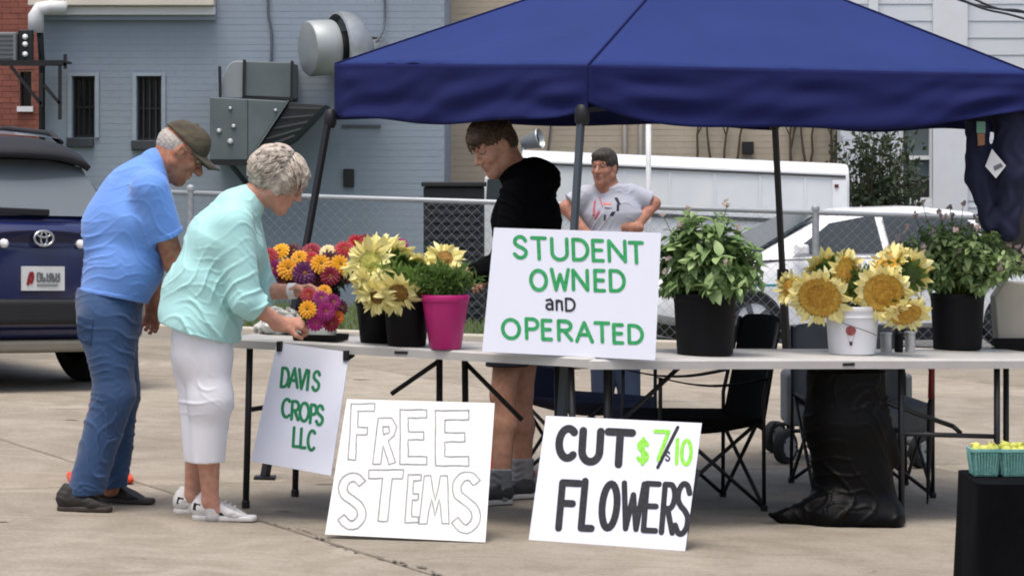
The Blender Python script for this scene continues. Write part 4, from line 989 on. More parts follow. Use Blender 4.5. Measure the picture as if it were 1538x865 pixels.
# STUDENT OWNED and OPERATED
pS = TL.p(1.42, 0.05, 0.747)
s1 = sign('large white poster lettered STUDENT OWNED and OPERATED in green', [(742, 342), (993, 350), (984, 541), (724, 528)], V((0.2, 11.68, 0.74)), V((0, -1, 0.12)), M_brd)
word(s1, 'lettering', M_grn, [('S', 772, 387, 19, 31), ('T', 800, 388, 20, 31), ('U', 829, 389, 24, 31), ('D', 861, 390, 23, 30), ('E', 891, 391, 16, 30), ('N', 914, 392, 26, 30), ('T', 947, 394, 19, 30)], 0.0155, 0.03, -0.04)
word(s1, 'lettering', M_grn, [('O', 798, 435, 23, 29), ('W', 829, 434, 25, 30), ('N', 860, 435, 23, 29), ('E', 893, 436, 15, 30), ('D', 916, 437, 22, 30)], 0.0155, 0.03, -0.03)
word(s1, 'lettering', M_blk, [('a', 820, 465, 11, 15), ('n', 835, 465, 10, 14), ('D', 850, 466, 14, 18)], 0.0095, 0.02, -0.03)
word(s1, 'lettering', M_grn, [('O', 755, 507, 25, 28), ('P', 790, 508, 19, 29), ('E', 815, 509, 14, 28), ('R', 839, 510, 21, 28), ('A', 866, 512, 23, 28), ('T', 895, 513, 20, 28), ('E', 922, 515, 14, 27), ('D', 944, 515, 21, 26)], 0.0155, 0.035, -0.03)
# FREE STEMS: outlined block letters
gF = G(608, 812)
s2 = sign('white poster with FREE STEMS in thin outlined letters leaning under the table', [(521, 599), (743, 605), (729, 814), (488, 802)], V((gF.x, gF.y, gF.z)), V((0.04, -1, 0.42)), M_brd2)
s2.ww = 0.0042
def outl(sg, polys, m=M_pen, w=0.0046):
    mb = MB()
    for pl_ in polys:
        pl_ = pl_ + [pl_[0]]
        sg.k += 1; off = 0.0012 + 0.00012 * (sg.k % 9); pts = []
        for (a, b) in zip(pl_, pl_[1:]):
            for k in range(4):
                t = k / 4; pts.append((a[0] + (b[0] - a[0]) * t + R.uniform(-0.5, 0.5), a[1] + (b[1] - a[1]) * t + R.uniform(-0.5, 0.5)))
        pts.append(pts[0]); ribbon(mb, [sg.hit(x, y, off) for x, y in pts], w, sg.n)
    return mb.build('lettering', m, sg.board)
def blockE(x0, y0, x1, y1, s, lean=0): 
    H = y1 - y0; w = x1 - x0
    return [(x0 + lean, y0), (x1 + lean, y0), (x1 + lean * 0.8, y0 + s), (x0 + s + lean * 0.8, y0 + s), (x0 + s + lean * 0.6, y0 + H * 0.4), (x1 - w * 0.12 + lean * 0.6, y0 + H * 0.4), (x1 - w * 0.12 + lean * 0.4, y0 + H * 0.4 + s), (x0 + s + lean * 0.4, y0 + H * 0.4 + s), (x0 + s + lean * 0.2, y1 - s), (x1 + lean * 0.2, y1 - s), (x1, y1), (x0, y1)]
def blockF(x0, y0, x1, y1, s, lean=0):
    H = y1 - y0; w = x1 - x0
    return [(x0 + lean, y0), (x1 + lean, y0), (x1 + lean * 0.8, y0 + s), (x0 + s + lean * 0.8, y0 + s), (x0 + s + lean * 0.6, y0 + H * 0.42), (x1 - w * 0.25 + lean * 0.6, y0 + H * 0.42), (x1 - w * 0.25 + lean * 0.4, y0 + H * 0.42 + s), (x0 + s + lean * 0.4, y0 + H * 0.42 + s), (x0 + s, y1), (x0, y1)]
def blockT(x0, y0, x1, y1, s):
    m = (x0 + x1) / 2 + 1
    return [(x0, y0), (x1, y0), (x1 - 1, y0 + s), (m + s * 0.6, y0 + s), (m + s * 0.4 - 4, y1), (m - s * 0.7 - 4, y1), (m - s * 0.5, y0 + s), (x0, y0 + s)]
def blockM(x0, y0, x1, y1, s):
    w = x1 - x0
    return [(x0 + 5, y0), (x0 + 5 + s, y0), (x0 + w * 0.52, y0 + 38), (x1 - s - 2, y0), (x1 - 2, y0), (x1, y1), (x1 - s, y1), (x1 - s - 4, y0 + 34), (x0 + w * 0.5, y1 - 12), (x0 + s + 6, y0 + 34), (x0 + s - 1, y1), (x0 - 3, y1)]
def blockS(x0, y0, x1, y1, s):
    ctr = [(x0 + u * (x1 - x0), y1 - v * (y1 - y0)) for u, v in spl([(0.88, 0.83), (0.66, 0.94), (0.36, 0.93), (0.16, 0.8), (0.2, 0.63), (0.5, 0.52), (0.8, 0.38), (0.84, 0.2), (0.6, 0.06), (0.32, 0.07), (0.08, 0.2)], 3)]
    L_, R_ = [], []
    for i, p in enumerate(ctr):
        a, b = ctr[max(0, i - 1)], ctr[min(len(ctr) - 1, i + 1)]; d = math.hypot(b[0] - a[0], b[1] - a[1]) or 1
        nx, ny = -(b[1] - a[1]) / d * s / 2, (b[0] - a[0]) / d * s / 2
        L_.append((p[0] + nx, p[1] + ny)); R_.append((p[0] - nx, p[1] - ny))
    return L_ + R_[::-1]
outl(s2, [blockF(523, 606, 558, 690, 11, 5), [(565, 697), (560, 696), (568, 628), (588, 627), (596, 640), (592, 654), (583, 661), (594, 694), (584, 697), (575, 668), (572, 696)], [(575, 640), (584, 640), (585, 649), (576, 652)], blockE(601, 615, 641, 697, 12), blockE(654, 616, 704, 699, 14)])
outl(s2, [blockS(509, 712, 549, 792, 13), blockT(554, 705, 606, 782, 13), blockE(608, 712, 628, 784, 9, 5), blockM(632, 714, 674, 786, 10), blockS(680, 710, 721, 798, 13)], mat('pencil_light', '85878a', 0.8, scale=40, c2='a2a4a6'))
# CUT FLOWERS
gB, gC = G(794, 810), G(1029, 827); ed = (gC - gB).normalized(); nr = V((ed.y, -ed.x, 0)).normalized() + V((0, 0, 0.32))
s3 = sign('white poster lettered CUT FLOWERS in heavy black with lime green prices', [(820, 624), (1054, 635), (1029, 827), (794, 810)], gB, nr, M_brd)
word(s3, 'lettering', M_blk, [('C', 838, 687, 25, 44), ('U', 872, 692, 28, 46), ('T', 911, 696, 36, 48)], 0.033, 0.05, 0.06)
word(s3, 'lettering', M_lime, [('$', 957, 692, 15, 30), ('7', 982, 689, 20, 42), ('1', 1012, 696, 7, 36), ('0', 1023, 697, 14, 36)], 0.016, 0.03, 0.04)
word(s3, 'lettering', M_blk, [('/', 988, 701, 30, 60)], 0.014, 0.0, 0.0); word(s3, 'lettering', M_blk, [('s', 1000, 691, 6, 13)], 0.007)
word(s3, 'lettering', M_blk, [('F', 838, 792, 27, 68), ('L', 871, 792, 17, 70), ('O', 901, 792, 22, 66)], 0.03, 0.05, 0.09)
word(s3, 'lettering', M_blk, [('W', 932, 793, 30, 68), ('E', 965, 796, 20, 70), ('R', 993, 799, 18, 72), ('S', 1012, 800, 20, 74)], 0.0235, 0.05, 0.08)
# DAVIS CROPS LLC, clipped to the front edge of the left table
s4 = sign('white poster lettered DAVIS CROPS LLC clipped to the left table edge', [(416, 514), (525, 529), (497, 714), (377, 692)], TL.p(0.2, -0.022, 0.7), -TL.V + V((0, 0, 0.35)), M_brd)
word(s4, 'lettering', M_grn2, [('D', 421, 580, 11, 28), ('A', 434, 581, 13, 28), ('V', 447, 583, 11, 28), ('I', 459, 584, 6, 28), ('S', 469, 586, 10, 28)], 0.014, 0.08, 0.09)
word(s4, 'lettering', M_grn2, [('C', 423, 626, 12, 27), ('R', 437, 629, 11, 27), ('O', 450, 631, 13, 27), ('P', 465, 634, 9, 27), ('S', 475, 637, 10, 28)], 0.014, 0.08, 0.06)
word(s4, 'lettering', M_grn2, [('L', 439, 670, 8, 28), ('L', 450, 672, 8, 28), ('C', 461, 675, 11, 29)], 0.014, 0.08, 0.06)
for (x, y) in ((420, 520), (520, 534)):
    c = s4.hit(x, y, 0.006)
    MB().obox(c, TL.U * 0.012, TL.V * 0.012, V((0, 0, 0.022))).build('clip', M_polb, s4.root, bevel=0.004)
# ------------------------------------------------------------------ people
UPZ = V((0, 0, 1))
def headframe(yaw, pitch, roll=0.0):
    """columns: right, forward, up. yaw measured from +X towards +Y, pitch down positive"""
    f = V((math.cos(yaw) * math.cos(pitch), math.sin(yaw) * math.cos(pitch), -math.sin(pitch)))
    r = f.cross(UPZ).normalized(); u = r.cross(f)
    M = Matrix((r, f, u)).transposed()
    return M @ Matrix.Rotation(roll, 3, 'Y')
def head_prims(c, M, s=1.0, nose=1.0, jaw=1.0, ear=True):
    T = lambda x, y, z: c + M @ V((x, y, z)) * s
    rr = lambda *r: tuple(v * s for v in r)
    p = [e_(T(0, -0.012, 0.032), rr(0.074, 0.095, 0.084), M, 0.02),
         e_(T(0, 0.026, -0.03), rr(0.06, 0.066, 0.075), M, 0.03),
         c_(T(0, 0.068, -0.098), T(0, 0.06, -0.095), 0.024 * s * jaw, 0.028 * s, 0.03),
         c_(T(-0.052, 0.0, -0.055), T(-0.012, 0.066, -0.098), 0.026 * s, 0.02 * s, 0.025), c_(T(0.052, 0.0, -0.055), T(0.012, 0.066, -0.098), 0.026 * s, 0.02 * s, 0.025),
         e_(T(0, 0.074, 0.034), rr(0.05, 0.02, 0.014), M, 0.02),
         e_(T(-0.036, 0.058, -0.022), rr(0.026, 0.026, 0.022), M, 0.02), e_(T(0.036, 0.058, -0.022), rr(0.026, 0.026, 0.022), M, 0.02),
         e_(T(-0.03, 0.098, 0.013), rr(0.02, 0.02, 0.012), M, 0.012, -1), e_(T(0.03, 0.098, 0.013), rr(0.02, 0.02, 0.012), M, 0.012, -1),
         c_(T(0, 0.088, 0.02), T(0, 0.113 * (1 + 0.05 * (nose - 1)), -0.022), 0.008 * s, 0.0125 * s * nose, 0.012),
         c_(T(-0.012, 0.1, -0.026), T(0.012, 0.1, -0.026), 0.0085 * s, 0.0085 * s, 0.008),
         e_(T(0, 0.088, -0.052), rr(0.024, 0.013, 0.008), M, 0.012), e_(T(0, 0.086, -0.066), rr(0.022, 0.013, 0.008), M, 0.01),
         c_(T(-0.02, 0.1, -0.0585), T(0.02, 0.1, -0.0585), 0.0022 * s, 0.0022 * s, 0.004, -1)]
    if ear:
        for sg in (-1, 1):
            p += [e_(T(sg * 0.075, -0.008, -0.002), rr(0.011, 0.019, 0.031), M @ Matrix.Rotation(sg * 0.35, 3, 'Z'), 0.008),
                  e_(T(sg * 0.086, -0.004, 0.0), rr(0.006, 0.01, 0.017), M, 0.004, -1)]
    return p
def face_extras(root, c, M, s, eye, brow, lip):
    T = lambda x, y, z: c + M @ V((x, y, z)) * s
    for sg in (-1, 1):
        o = link('eye', surface([e_(T(sg * 0.03, 0.075, 0.012), (0.0125 * s,) * 3, M, 0.001)], 0.0022), mat('eye_white', '9a928a', 0.4), root, True)
        link('iris', surface([e_(T(sg * 0.03, 0.0835, 0.011), (0.0062 * s, 0.005 * s, 0.0062 * s), M, 0.001)], 0.0014), mat('iris', eye, 0.3), o, True)
        link('eyebrow', surface([c_(T(sg * 0.014, 0.087, 0.034), T(sg * 0.034, 0.084, 0.039), 0.0045 * s, 0.0045 * s, 0.004), c_(T(sg * 0.034, 0.086, 0.039), T(sg * 0.052, 0.066, 0.032), 0.005 * s, 0.003 * s, 0.004)], 0.002), brow, root, True)
        link('eyelid', surface([c_(T(sg * 0.017, 0.08, 0.018), T(sg * 0.03, 0.085, 0.021), 0.0045 * s, 0.0055 * s, 0.004), c_(T(sg * 0.03, 0.085, 0.021), T(sg * 0.046, 0.075, 0.016), 0.0055 * s, 0.004 * s, 0.004)], 0.002), lip[1], root, True)
    link('lips', surface([e_(T(0, 0.0915, -0.0535), (0.021 * s, 0.0105 * s, 0.0052 * s), M, 0.004), e_(T(0, 0.0895, -0.0655), (0.019 * s, 0.0105 * s, 0.006 * s), M, 0.004), c_(T(-0.018, 0.1035, -0.0593), T(0.018, 0.1035, -0.0593), 0.0016 * s, 0.0016 * s, 0.002, -1)], 0.002), lip[0], root, True)
def hand_prims(w, d, nrm, side, curl=0.5, s=1.0, spread=0.0):
    """w wrist, d direction of the hand, nrm back-of-hand normal, side +1 thumb towards d x nrm"""
    d = d.normalized(); nrm = (nrm - d * nrm.dot(d)).normalized(); t = d.cross(nrm) * side
    p = [f_(w, w + d * 0.085 * s, 0.017 * s, 0.016 * s, t, 2.0, 0.012), c_(w - d * 0.03 * s, w + d * 0.02 * s, 0.026 * s, 0.024 * s, 0.02)]
    for i, (off, L) in enumerate(((0.030, 0.072), (0.010, 0.08), (-0.010, 0.074), (-0.028, 0.058))):
        b = w + d * (0.088 - 0.006 * abs(i - 1)) * s + t * off * s; ang = 0.15 + curl * (0.9 + 0.08 * i)
        dd = d; q = b
        for k, fr in enumerate((0.45, 0.32, 0.23)):
            a = ang * (1.0 if k else 0.8)
            dd = (dd * math.cos(a) - nrm * math.sin(a)).normalized()
            nn = (nrm * math.cos(a) + (d if k == 0 else dd) * 0).normalized()
            e = q + dd * L * fr * s + t * spread * off * s
            p.append(c_(q, e, (0.0092 - 0.0008 * k) * s, (0.0086 - 0.0009 * k) * s, 0.004)); q = e
            ax_ = t * side
            nrm_l = dd.cross(t) ; nrm = nrm_l if nrm_l.dot(nrm) > 0 else -nrm_l
        nrm = (nrm - d * nrm.dot(d)).normalized() if (nrm - d * nrm.dot(d)).length > 1e-4 else nrm
        nrm = hand_prims.n0 = (hand_prims.base - d * hand_prims.base.dot(d)).normalized()
    b = w + d * 0.025 * s + t * 0.028 * s; q = b + (d * 0.6 + t * 0.6 - hand_prims.base * 0.35).normalized() * 0.042 * s
    p += [c_(b, q, 0.0155 * s, 0.011 * s, 0.01), c_(q, q + (d * 0.8 + t * 0.05 - hand_prims.base * 0.35 * (1 + curl)).normalized() * 0.036 * s, 0.0105 * s, 0.0085 * s, 0.005)]
    return p
def hand(w, d, nrm, side, curl=0.5, s=1.0, spread=0.0):
    hand_prims.base = V(nrm); return hand_prims(V(w), V(d), V(nrm), side, curl, s, spread)
def sneaker(root, heel, toe, m_up, m_sole, accents=None, s=1.0, high=0.0, cuts_z=None, laces=None):
    """heel and toe are ground points"""
    d = (toe - heel); d.z = 0; L = d.length; d.normalize(); sd = d.cross(UPZ)
    g = lambda t, o, z: heel + d * (L * t) + sd * o + V((0, 0, z)) + (toe - heel) * 0 + V((0, 0, (toe.z - heel.z) * t))
    up = [f_(g(0.13, 0, 0.062), g(0.45, 0, 0.058), 0.030, 0.030, sd, 1.12, 0.03), f_(g(0.12, 0, 0.04), g(0.62, 0, 0.036), 0.033, 0.031, sd, 1.15, 0.03), f_(g(0.6, 0, 0.036), g(0.88, 0, 0.03), 0.031, 0.022, sd, 1.5, 0.03), c_(g(0.16, 0, 0.06), g(0.22, 0, 0.095 + high), 0.034, 0.036, 0.03)]
    sh_ = body('shoe', up, 0.004, m_up, root, cuts=[(g(0.5, 0, 0.018), -UPZ), (g(0.2, 0, 0.108 + high), UPZ + d * 0.5)], wrinkle=folds(0.0012, [((0, 0, 1), 0.03, (1, 1, 0), 1), (tuple(d), 0.05, (0, 0, 1), 1)]))
    so = [f_(g(0.12, 0, 0.012), g(0.5, 0, 0.012), 0.035, 0.034, sd, 1.15, 0.02), f_(g(0.5, 0, 0.012), g(0.87, 0, 0.014), 0.034, 0.028, sd, 1.4, 0.02)]
    body('sole', so, 0.004, m_sole, sh_, cuts=[(g(0.5, 0, 0.001), -UPZ), (g(0.5, 0, 0.024), UPZ)])
    if accents:
        for sg in (-1, 1):
            mb = MB()
            for (t0, z0, t1, z1, w) in accents:
                o_ = 0.0425; mb.bar(g(t0, sg * o_ * 0.93, z0), g(t1, sg * o_, z1), 0.006, w, up=UPZ)
            mb.build('stripe', M_polb, sh_)
    if laces:
        for k in range(4): MB().bar(g(0.42 + 0.07 * k, -0.02, 0.088 - 0.008 * k), g(0.44 + 0.07 * k, 0.02, 0.088 - 0.008 * k), 0.006, 0.004).build('lace', laces, sh_)
    return sh_
def hair_tufts(root, c, M, s, region, n, m, seed, length=0.05, width=0.012, rad=(0.082, 0.103, 0.095), off=(0, -0.012, 0.03), down=0.8, lift=0.25, swirl=None):
    """short overlapping locks lying over the scalp"""
    rg_ = random.Random(seed); mb = MB()
    T = lambda v: c + M @ v * s
    k = 0
    while k < n:
        th, ph = rg_.uniform(0, 2 * math.pi), math.acos(rg_.uniform(-0.75, 1))
        u = V((math.sin(ph) * math.sin(th), math.sin(ph) * math.cos(th), math.cos(ph)))
        p = V((u.x * rad[0], u.y * rad[1], u.z * rad[2])) + V(off)
        if not region(p): continue
        k += 1
        nr_ = V((u.x / rad[0], u.y / rad[1], u.z / rad[2])).normalized()
        fl_ = (swirl(p) if swirl else V((p.x * 0.8, -0.05, -0.06))) + V((rg_.gauss(0, 0.03), rg_.gauss(0, 0.03), rg_.gauss(0, 0.02)))
        t = (fl_ - nr_ * fl_.dot(nr_)).normalized(); sd = t.cross(nr_); L = length * rg_.uniform(0.6, 1.3); w = width * rg_.uniform(0.6, 1.3)
        vs = []
        for i in range(5):
            q = i / 4; z = nr_ * (0.004 + lift * L * q * (1 - q) * 1.6 - 0.10 * L * q * q * down); ww = w * (0.7 + 0.6 * math.sin(math.pi * q)) * (1 - q ** 3)
            pc = p + t * L * q + z
            vs += [T(pc - sd * ww - nr_ * 0.003), T(pc + nr_ * 0.003), T(pc + sd * ww - nr_ * 0.003)]
        fs = []
        for i in range(4):
            a = i * 3; fs += [(a, a + 1, a + 4, a + 3), (a + 1, a + 2, a + 5, a + 4)]
        mb.add(vs, fs)
    return mb.build('lock', m, root, smooth=True, kind='stuff')

M_skin = mat('skin_tan', 'b08066', 0.68, scale=38, c2='965f4c', sss=0.12, spec=0.25, bump=0.25, bscale=160)
M_skinw = mat('skin_fair', 'c89a86', 0.68, scale=38, c2='b98573', sss=0.12, spec=0.25, bump=0.25, bscale=160)
M_skinb = mat('skin_boy', 'c2957f', 0.68, scale=38, c2='b1836d', sss=0.12, spec=0.25, bump=0.25, bscale=160)
M_skinm = mat('skin_ruddy', 'b0826e', 0.68, scale=38, c2='98695a', sss=0.12, spec=0.25, bump=0.25, bscale=160)
M_lip = mat('lip', '9a5a50', 0.45); M_lipm = mat('lip_dark', '8a5248', 0.5)
M_jean = mat('denim', '2c4c77', 0.85, scale=5, c2='1f3d63', bump=0.3, bscale=350, sheen=0.2)
M_jeand = mat('denim_dark', '27364f', 0.85, scale=6, c2='1f2c42', bump=0.3, bscale=300)
M_tee = mat('blue_tee', '6693dc', 0.85, var=0.06, scale=6, bump=0.15, bscale=300, sheen=0.2)
M_aqua = mat('aqua_top', 'a6d8d7', 0.85, var=0.05, scale=6, bump=0.2, bscale=260, sheen=0.2)
M_capri = mat('white_capris', 'e0e1e8', 0.8, var=0.03, scale=6, bump=0.1, bscale=260)
M_hood = mat('black_hoodie', '060608', 0.95, scale=9, c2='0a0a0d', bump=0.3, bscale=250, spec=0.08)
M_greyt = mat('grey_tee', 'a9adb9', 0.85, var=0.05, scale=8, bump=0.2, bscale=250)
M_boot = mat('boot', '2e2b29', 0.7, scale=12, c2='25221f'); M_bsole = mat('boot_sole', '3d3733', 0.8)
M_wshoe = mat('white_shoe', 'd9d8d6', 0.6, var=0.06, scale=20); M_wsole = mat('white_sole', 'd3d2d0', 0.6)

def inflate(pr_, d): return [(q[0], q[1], q[2], q[3] + d, q[4] + d, *q[5:]) if q[0] == 'c' else (q[0], q[1], tuple(v + d for v in q[2]), *q[3:]) for q in pr_]
# ---- man in the blue T-shirt
Y0 = 12.1
m1 = thing('person', 'man in blue T-shirt, jeans and brown cap bending towards the table', 'person', G(150, 762))
yw = math.radians(22); fd = V((math.cos(yw), math.sin(yw), 0)); rs = V((math.sin(yw), -math.cos(yw), 0))
Q = lambda x, y, o=0.0: P(x, y, Y0) + rs * o
def QY(x, y, Y): return P(x, y, Y)
pel, bel, che, upc, nek = P(165, 462, Y0), P(186, 402, Y0), P(196, 330, Y0), P(214, 276, Y0), P(236, 246, Y0)
shR, elR, wrR = P(226, 284, Y0 - 0.19), P(262, 396, Y0 - 0.10), P(300, 448, Y0 + 0.12)
shL, elL, wrL = P(214, 284, Y0 + 0.19), P(232, 382, Y0 + 0.26), P(231, 452, Y0 + 0.24)
hpR, knR, anR = P(160, 478, Y0 - 0.09), P(172, 592, Y0 - 0.10), P(128, 738, 11.98)
hpL, knL, anL = P(168, 478, Y0 + 0.09), P(178, 592, Y0 + 0.12), P(166, 732, 12.22)
hc = P(271, 228, Y0 + 0.02); HM = headframe(math.radians(12), math.radians(38))
HT = lambda x, y, z: hc + HM @ V((x, y, z)) * 1.04
bp_ = head_prims(hc, HM, 1.04, 1.3) + [f_(pel, bel, 0.12, 0.12, rs, 1.35), f_(bel, che, 0.12, 0.12, rs, 1.35), f_(che, upc, 0.12, 0.08, rs, 1.5),
    c_(upc, HT(0, -0.03, -0.03), 0.068, 0.06, 0.05),
    c_(shR, elR, 0.056, 0.046, 0.03), c_(elR, wrR, 0.045, 0.03, 0.02), c_(shL, elL, 0.056, 0.046, 0.03), c_(elL, wrL, 0.045, 0.03, 0.02),
    c_(hpR, knR, 0.08, 0.055, 0.03), c_(knR, anR, 0.055, 0.04, 0.02), c_(hpL, knL, 0.08, 0.055, 0.03), c_(knL, anL, 0.055, 0.04, 0.02)]
bp_ += hand(wrR, V((0.9, 0.3, -0.2)), V((0, 0, 1)), 1, 0.5, 1.0) + hand(wrL, V((-0.12, 0.0, -1)), V((0.1, 1, 0)), 1, 0.45, 1.05)
body('body', bp_, 0.0045, M_skin, m1)
tee = [f_(pel, bel, 0.142, 0.152, rs, 1.3, 0.05), f_(bel, che, 0.152, 0.146, rs, 1.33, 0.05), f_(che, upc, 0.142, 0.098, rs, 1.6, 0.05), c_(P(190, 290, Y0), P(165, 340, Y0), 0.10, 0.12, 0.08),
       c_(upc, P(234, 246, Y0), 0.094, 0.07, 0.05), c_(shR, shR.lerp(elR, 0.62), 0.082, 0.076, 0.05, 2), c_(shL, shL.lerp(elL, 0.62), 0.082, 0.076, 0.05, 2)]
hem = (P(110, 436, Y0), P(220, 456, Y0)); hd_ = (hem[1] - hem[0]).normalized(); hn = rs.cross(hd_)
if hn.z > 0: hn = -hn
aR = (elR - shR).normalized()
body('t_shirt', tee, 0.005, M_tee, m1, cuts=[(hem[0], hn)], wrinkle=creases(0.0075, [((0.45, 0.2, 0.9), 0.15, (0.9, 0.5, -0.4), 1), ((-0.35, 0.3, 1), 0.12, (1, 0.6, 0.3), 0.9), ((0.1, 0.4, 1), 0.075, (1, 0.2, 0.1), 0.5)], zmask(1.0, 1.4, 0.35)))
WR1 = creases(0.0075, [((0.45, 0.2, 0.9), 0.15, (0.9, 0.5, -0.4), 1), ((-0.35, 0.3, 1), 0.12, (1, 0.6, 0.3), 0.9), ((0.1, 0.4, 1), 0.075, (1, 0.2, 0.1), 0.5)], zmask(1.0, 1.4, 0.35))
body('hem', inflate(tee[:3], 0.002), 0.005, M_tee, m1, cuts=[(hem[0] + hn * 0.001, hn), (hem[0] - hn * 0.02, -hn)], wrinkle=WR1)
for a_, b_ in ((shR, elR), (shL, elL)):
    body('sleeve_hem', [c_(a_.lerp(b_, 0.45), a_.lerp(b_, 0.625), 0.0795, 0.0785, 0.01, 2)], 0.004, M_tee, m1, cuts=[(a_.lerp(b_, 0.555), a_ - b_)], wrinkle=WR1)
nk_ = P(243, 240, Y0); nd_ = (HT(0, -0.03, -0.03) - upc).normalized(); sd_, u_ = frame(nd_)
MB().tube([upc.lerp(HT(0, -0.03, -0.03), 0.52) + (sd_ * math.cos(a) * 0.072 + u_ * math.sin(a) * 0.07) for a in [2 * math.pi * k / 24 for k in range(25)]], 0.008, 8, caps=False).build('collar', M_tee, m1, smooth=True)
jn = [f_(P(163, 452, Y0), P(163, 490, Y0), 0.142, 0.136, rs, 1.22, 0.04), c_(hpR, knR, 0.112, 0.088, 0.05), c_(knR, anR, 0.088, 0.075, 0.03), c_(hpL, knL, 0.112, 0.088, 0.05), c_(knL, anL, 0.086, 0.074, 0.03)]
body('jeans', jn, 0.005, M_jean, m1, cuts=[(P(165, 440, Y0), V((0.15, 0, 1))), (P(140, 741, 12.0), V((0.05, 0, -1)))], wrinkle=creases(0.0075, [((0.6, 0.3, 0.8), 0.14, (0.8, 0.6, -0.6), 1), ((-0.5, 0.4, 0.8), 0.11, (0.8, 0.5, 0.5), 1), ((0.1, 0.3, 1), 0.06, (1, 0.5, 0.2), 0.6)]))
WJ = creases(0.0075, [((0.6, 0.3, 0.8), 0.14, (0.8, 0.6, -0.6), 1), ((-0.5, 0.4, 0.8), 0.11, (0.8, 0.5, 0.5), 1), ((0.1, 0.3, 1), 0.06, (1, 0.5, 0.2), 0.6)])
M_jeanp = mat('denim_pocket', '26456c', 0.85, scale=5, c2='1c385a', bump=0.3, bscale=350)
body('back_pocket', inflate(jn, 0.003), 0.005, M_jeanp, m1, cuts=[(P(122, 470, Y0), V((-1, 0, 0.1))), (P(152, 470, Y0), V((1, 0, -0.1))), (P(130, 472, Y0), V((0.15, 0, 1))), (P(130, 512, Y0), V((-0.2, 0, -1))), (P(130, 500, Y0 - 0.02), V((0, 1, 0)))], wrinkle=WJ)
sneaker(m1, G(88, 766), G(170, 769), M_boot, M_bsole)
sneaker(m1, G(140, 752), G(236, 758), M_boot, M_bsole)
face_extras(m1, hc, HM, 1.04, '3a4650', mat('grey_brow', '8a7f76', 0.9), (M_lipm, M_skin))
M_ghair = mat('grey_hair', 'b9b3ac', 0.8, scale=60, c2='8f8983', aniso=(1, 1, 3))
body('hair', [e_(HT(0, -0.02, 0.012), (0.082, 0.1, 0.085), HM, 0.01)], 0.004, M_ghair, m1, cuts=[(HT(0, 0.012, 0), HM @ V((0, 1, 0.25))), (HT(0, 0, 0.03), HM @ V((0, 0.1, 1))), (HT(0, -0.06, -0.062), HM @ V((0, 0.35, -1)))], wrinkle=folds(0.002, [((1, 0.3, 0.2), 0.02, (0, 0, 1), 1)]))
# cap
M_capm = mat('cap_brown', '57503f', 0.9, scale=14, c2='443e33', aniso=(1, 1, 4), bump=0.3, bscale=200)
cap = body('cap', [e_(HT(0, -0.012, 0.035), (0.091, 0.112, 0.096), HM, 0.01), e_(HT(0, 0.03, 0.06), (0.07, 0.06, 0.07), HM, 0.04)], 0.004, M_capm, m1, cuts=[(HT(0, 0, 0.036), HM @ V((0, -0.16, -1)))], wrinkle=folds(0.0025, [((0.3, 0.5, 1), 0.06, (1, 0, 0.2), 1)]))
mb = MB()
mb.grid(lambda u, v: HT((u * 2 - 1) * 0.078 * math.sqrt(max(0.02, 1 - (v * 0.9) ** 2.6)), 0.072 + 0.105 * v - 0.035 * (u * 2 - 1) ** 2, 0.052 - 0.026 * (u * 2 - 1) ** 2 - 0.012 * v), 14, 8)
o = mb.build('brim', mat('cap_brim', '5b564a', 0.9, scale=30), cap, smooth=True); md = o.modifiers.new('s', 'SOLIDIFY'); md.thickness = 0.005
MB().lathe(HT(0, -0.012, 0.131), [(0.008, -0.002), (0.006, 0.004), (0, 0.005)], 10, HM @ UPZ).build('cap_button', M_capm, cap)
gl = MB()
for sg in (-1, 1):
    gl.tube([HT(sg * 0.031 + 0.024 * math.cos(a), 0.102, 0.006 + 0.018 * math.sin(a)) for a in [2 * math.pi * k / 16 for k in range(17)]], 0.0016, 5, caps=False)
    gl.tube([HT(sg * 0.055, 0.1, 0.012), HT(sg * 0.075, 0.06, 0.014), HT(sg * 0.083, -0.005, 0.012)], 0.0017, 5)
gl.tube([HT(-0.008, 0.103, 0.01), HT(0, 0.107, 0.012), HT(0.008, 0.103, 0.01)], 0.0016, 5)
g1 = gl.build('glasses', mat('glasses', '5a4a38', 0.3, metal=0.5), m1, smooth=True)

# ---- woman in the aqua top
Y0 = 11.78
w1 = thing('person', 'woman with short grey hair in aqua top and white capris choosing flowers', 'person', G(320, 778))
rs = V((0.06, -1, 0)).normalized()
pel, mid_, che, upc = P(303, 486, Y0), P(313, 425, Y0), P(335, 362, Y0), P(356, 318, Y0)
nekb = P(384, 300, Y0)
shR, elR, wrR = P(352, 337, Y0 - 0.165), P(368, 452, Y0 - 0.19), P(424, 487, Y0 - 0.10)
shL, elL, wrL = P(364, 330, Y0 + 0.165), P(392, 438, Y0 + 0.2), P(441, 437, Y0 + 0.15)
hpR, knR, anR = P(304, 505, Y0 - 0.085), P(316, 600, Y0 - 0.09), P(316, 752, 11.77)
hpL, knL, anL = P(302, 505, Y0 + 0.085), P(307, 600, Y0 + 0.09), P(289, 744, 11.98)
hc = P(419, 272, Y0 + 0.0); HM = headframe(math.radians(6), math.radians(32))
HT = lambda x, y, z: hc + HM @ V((x, y, z)) * 1.0
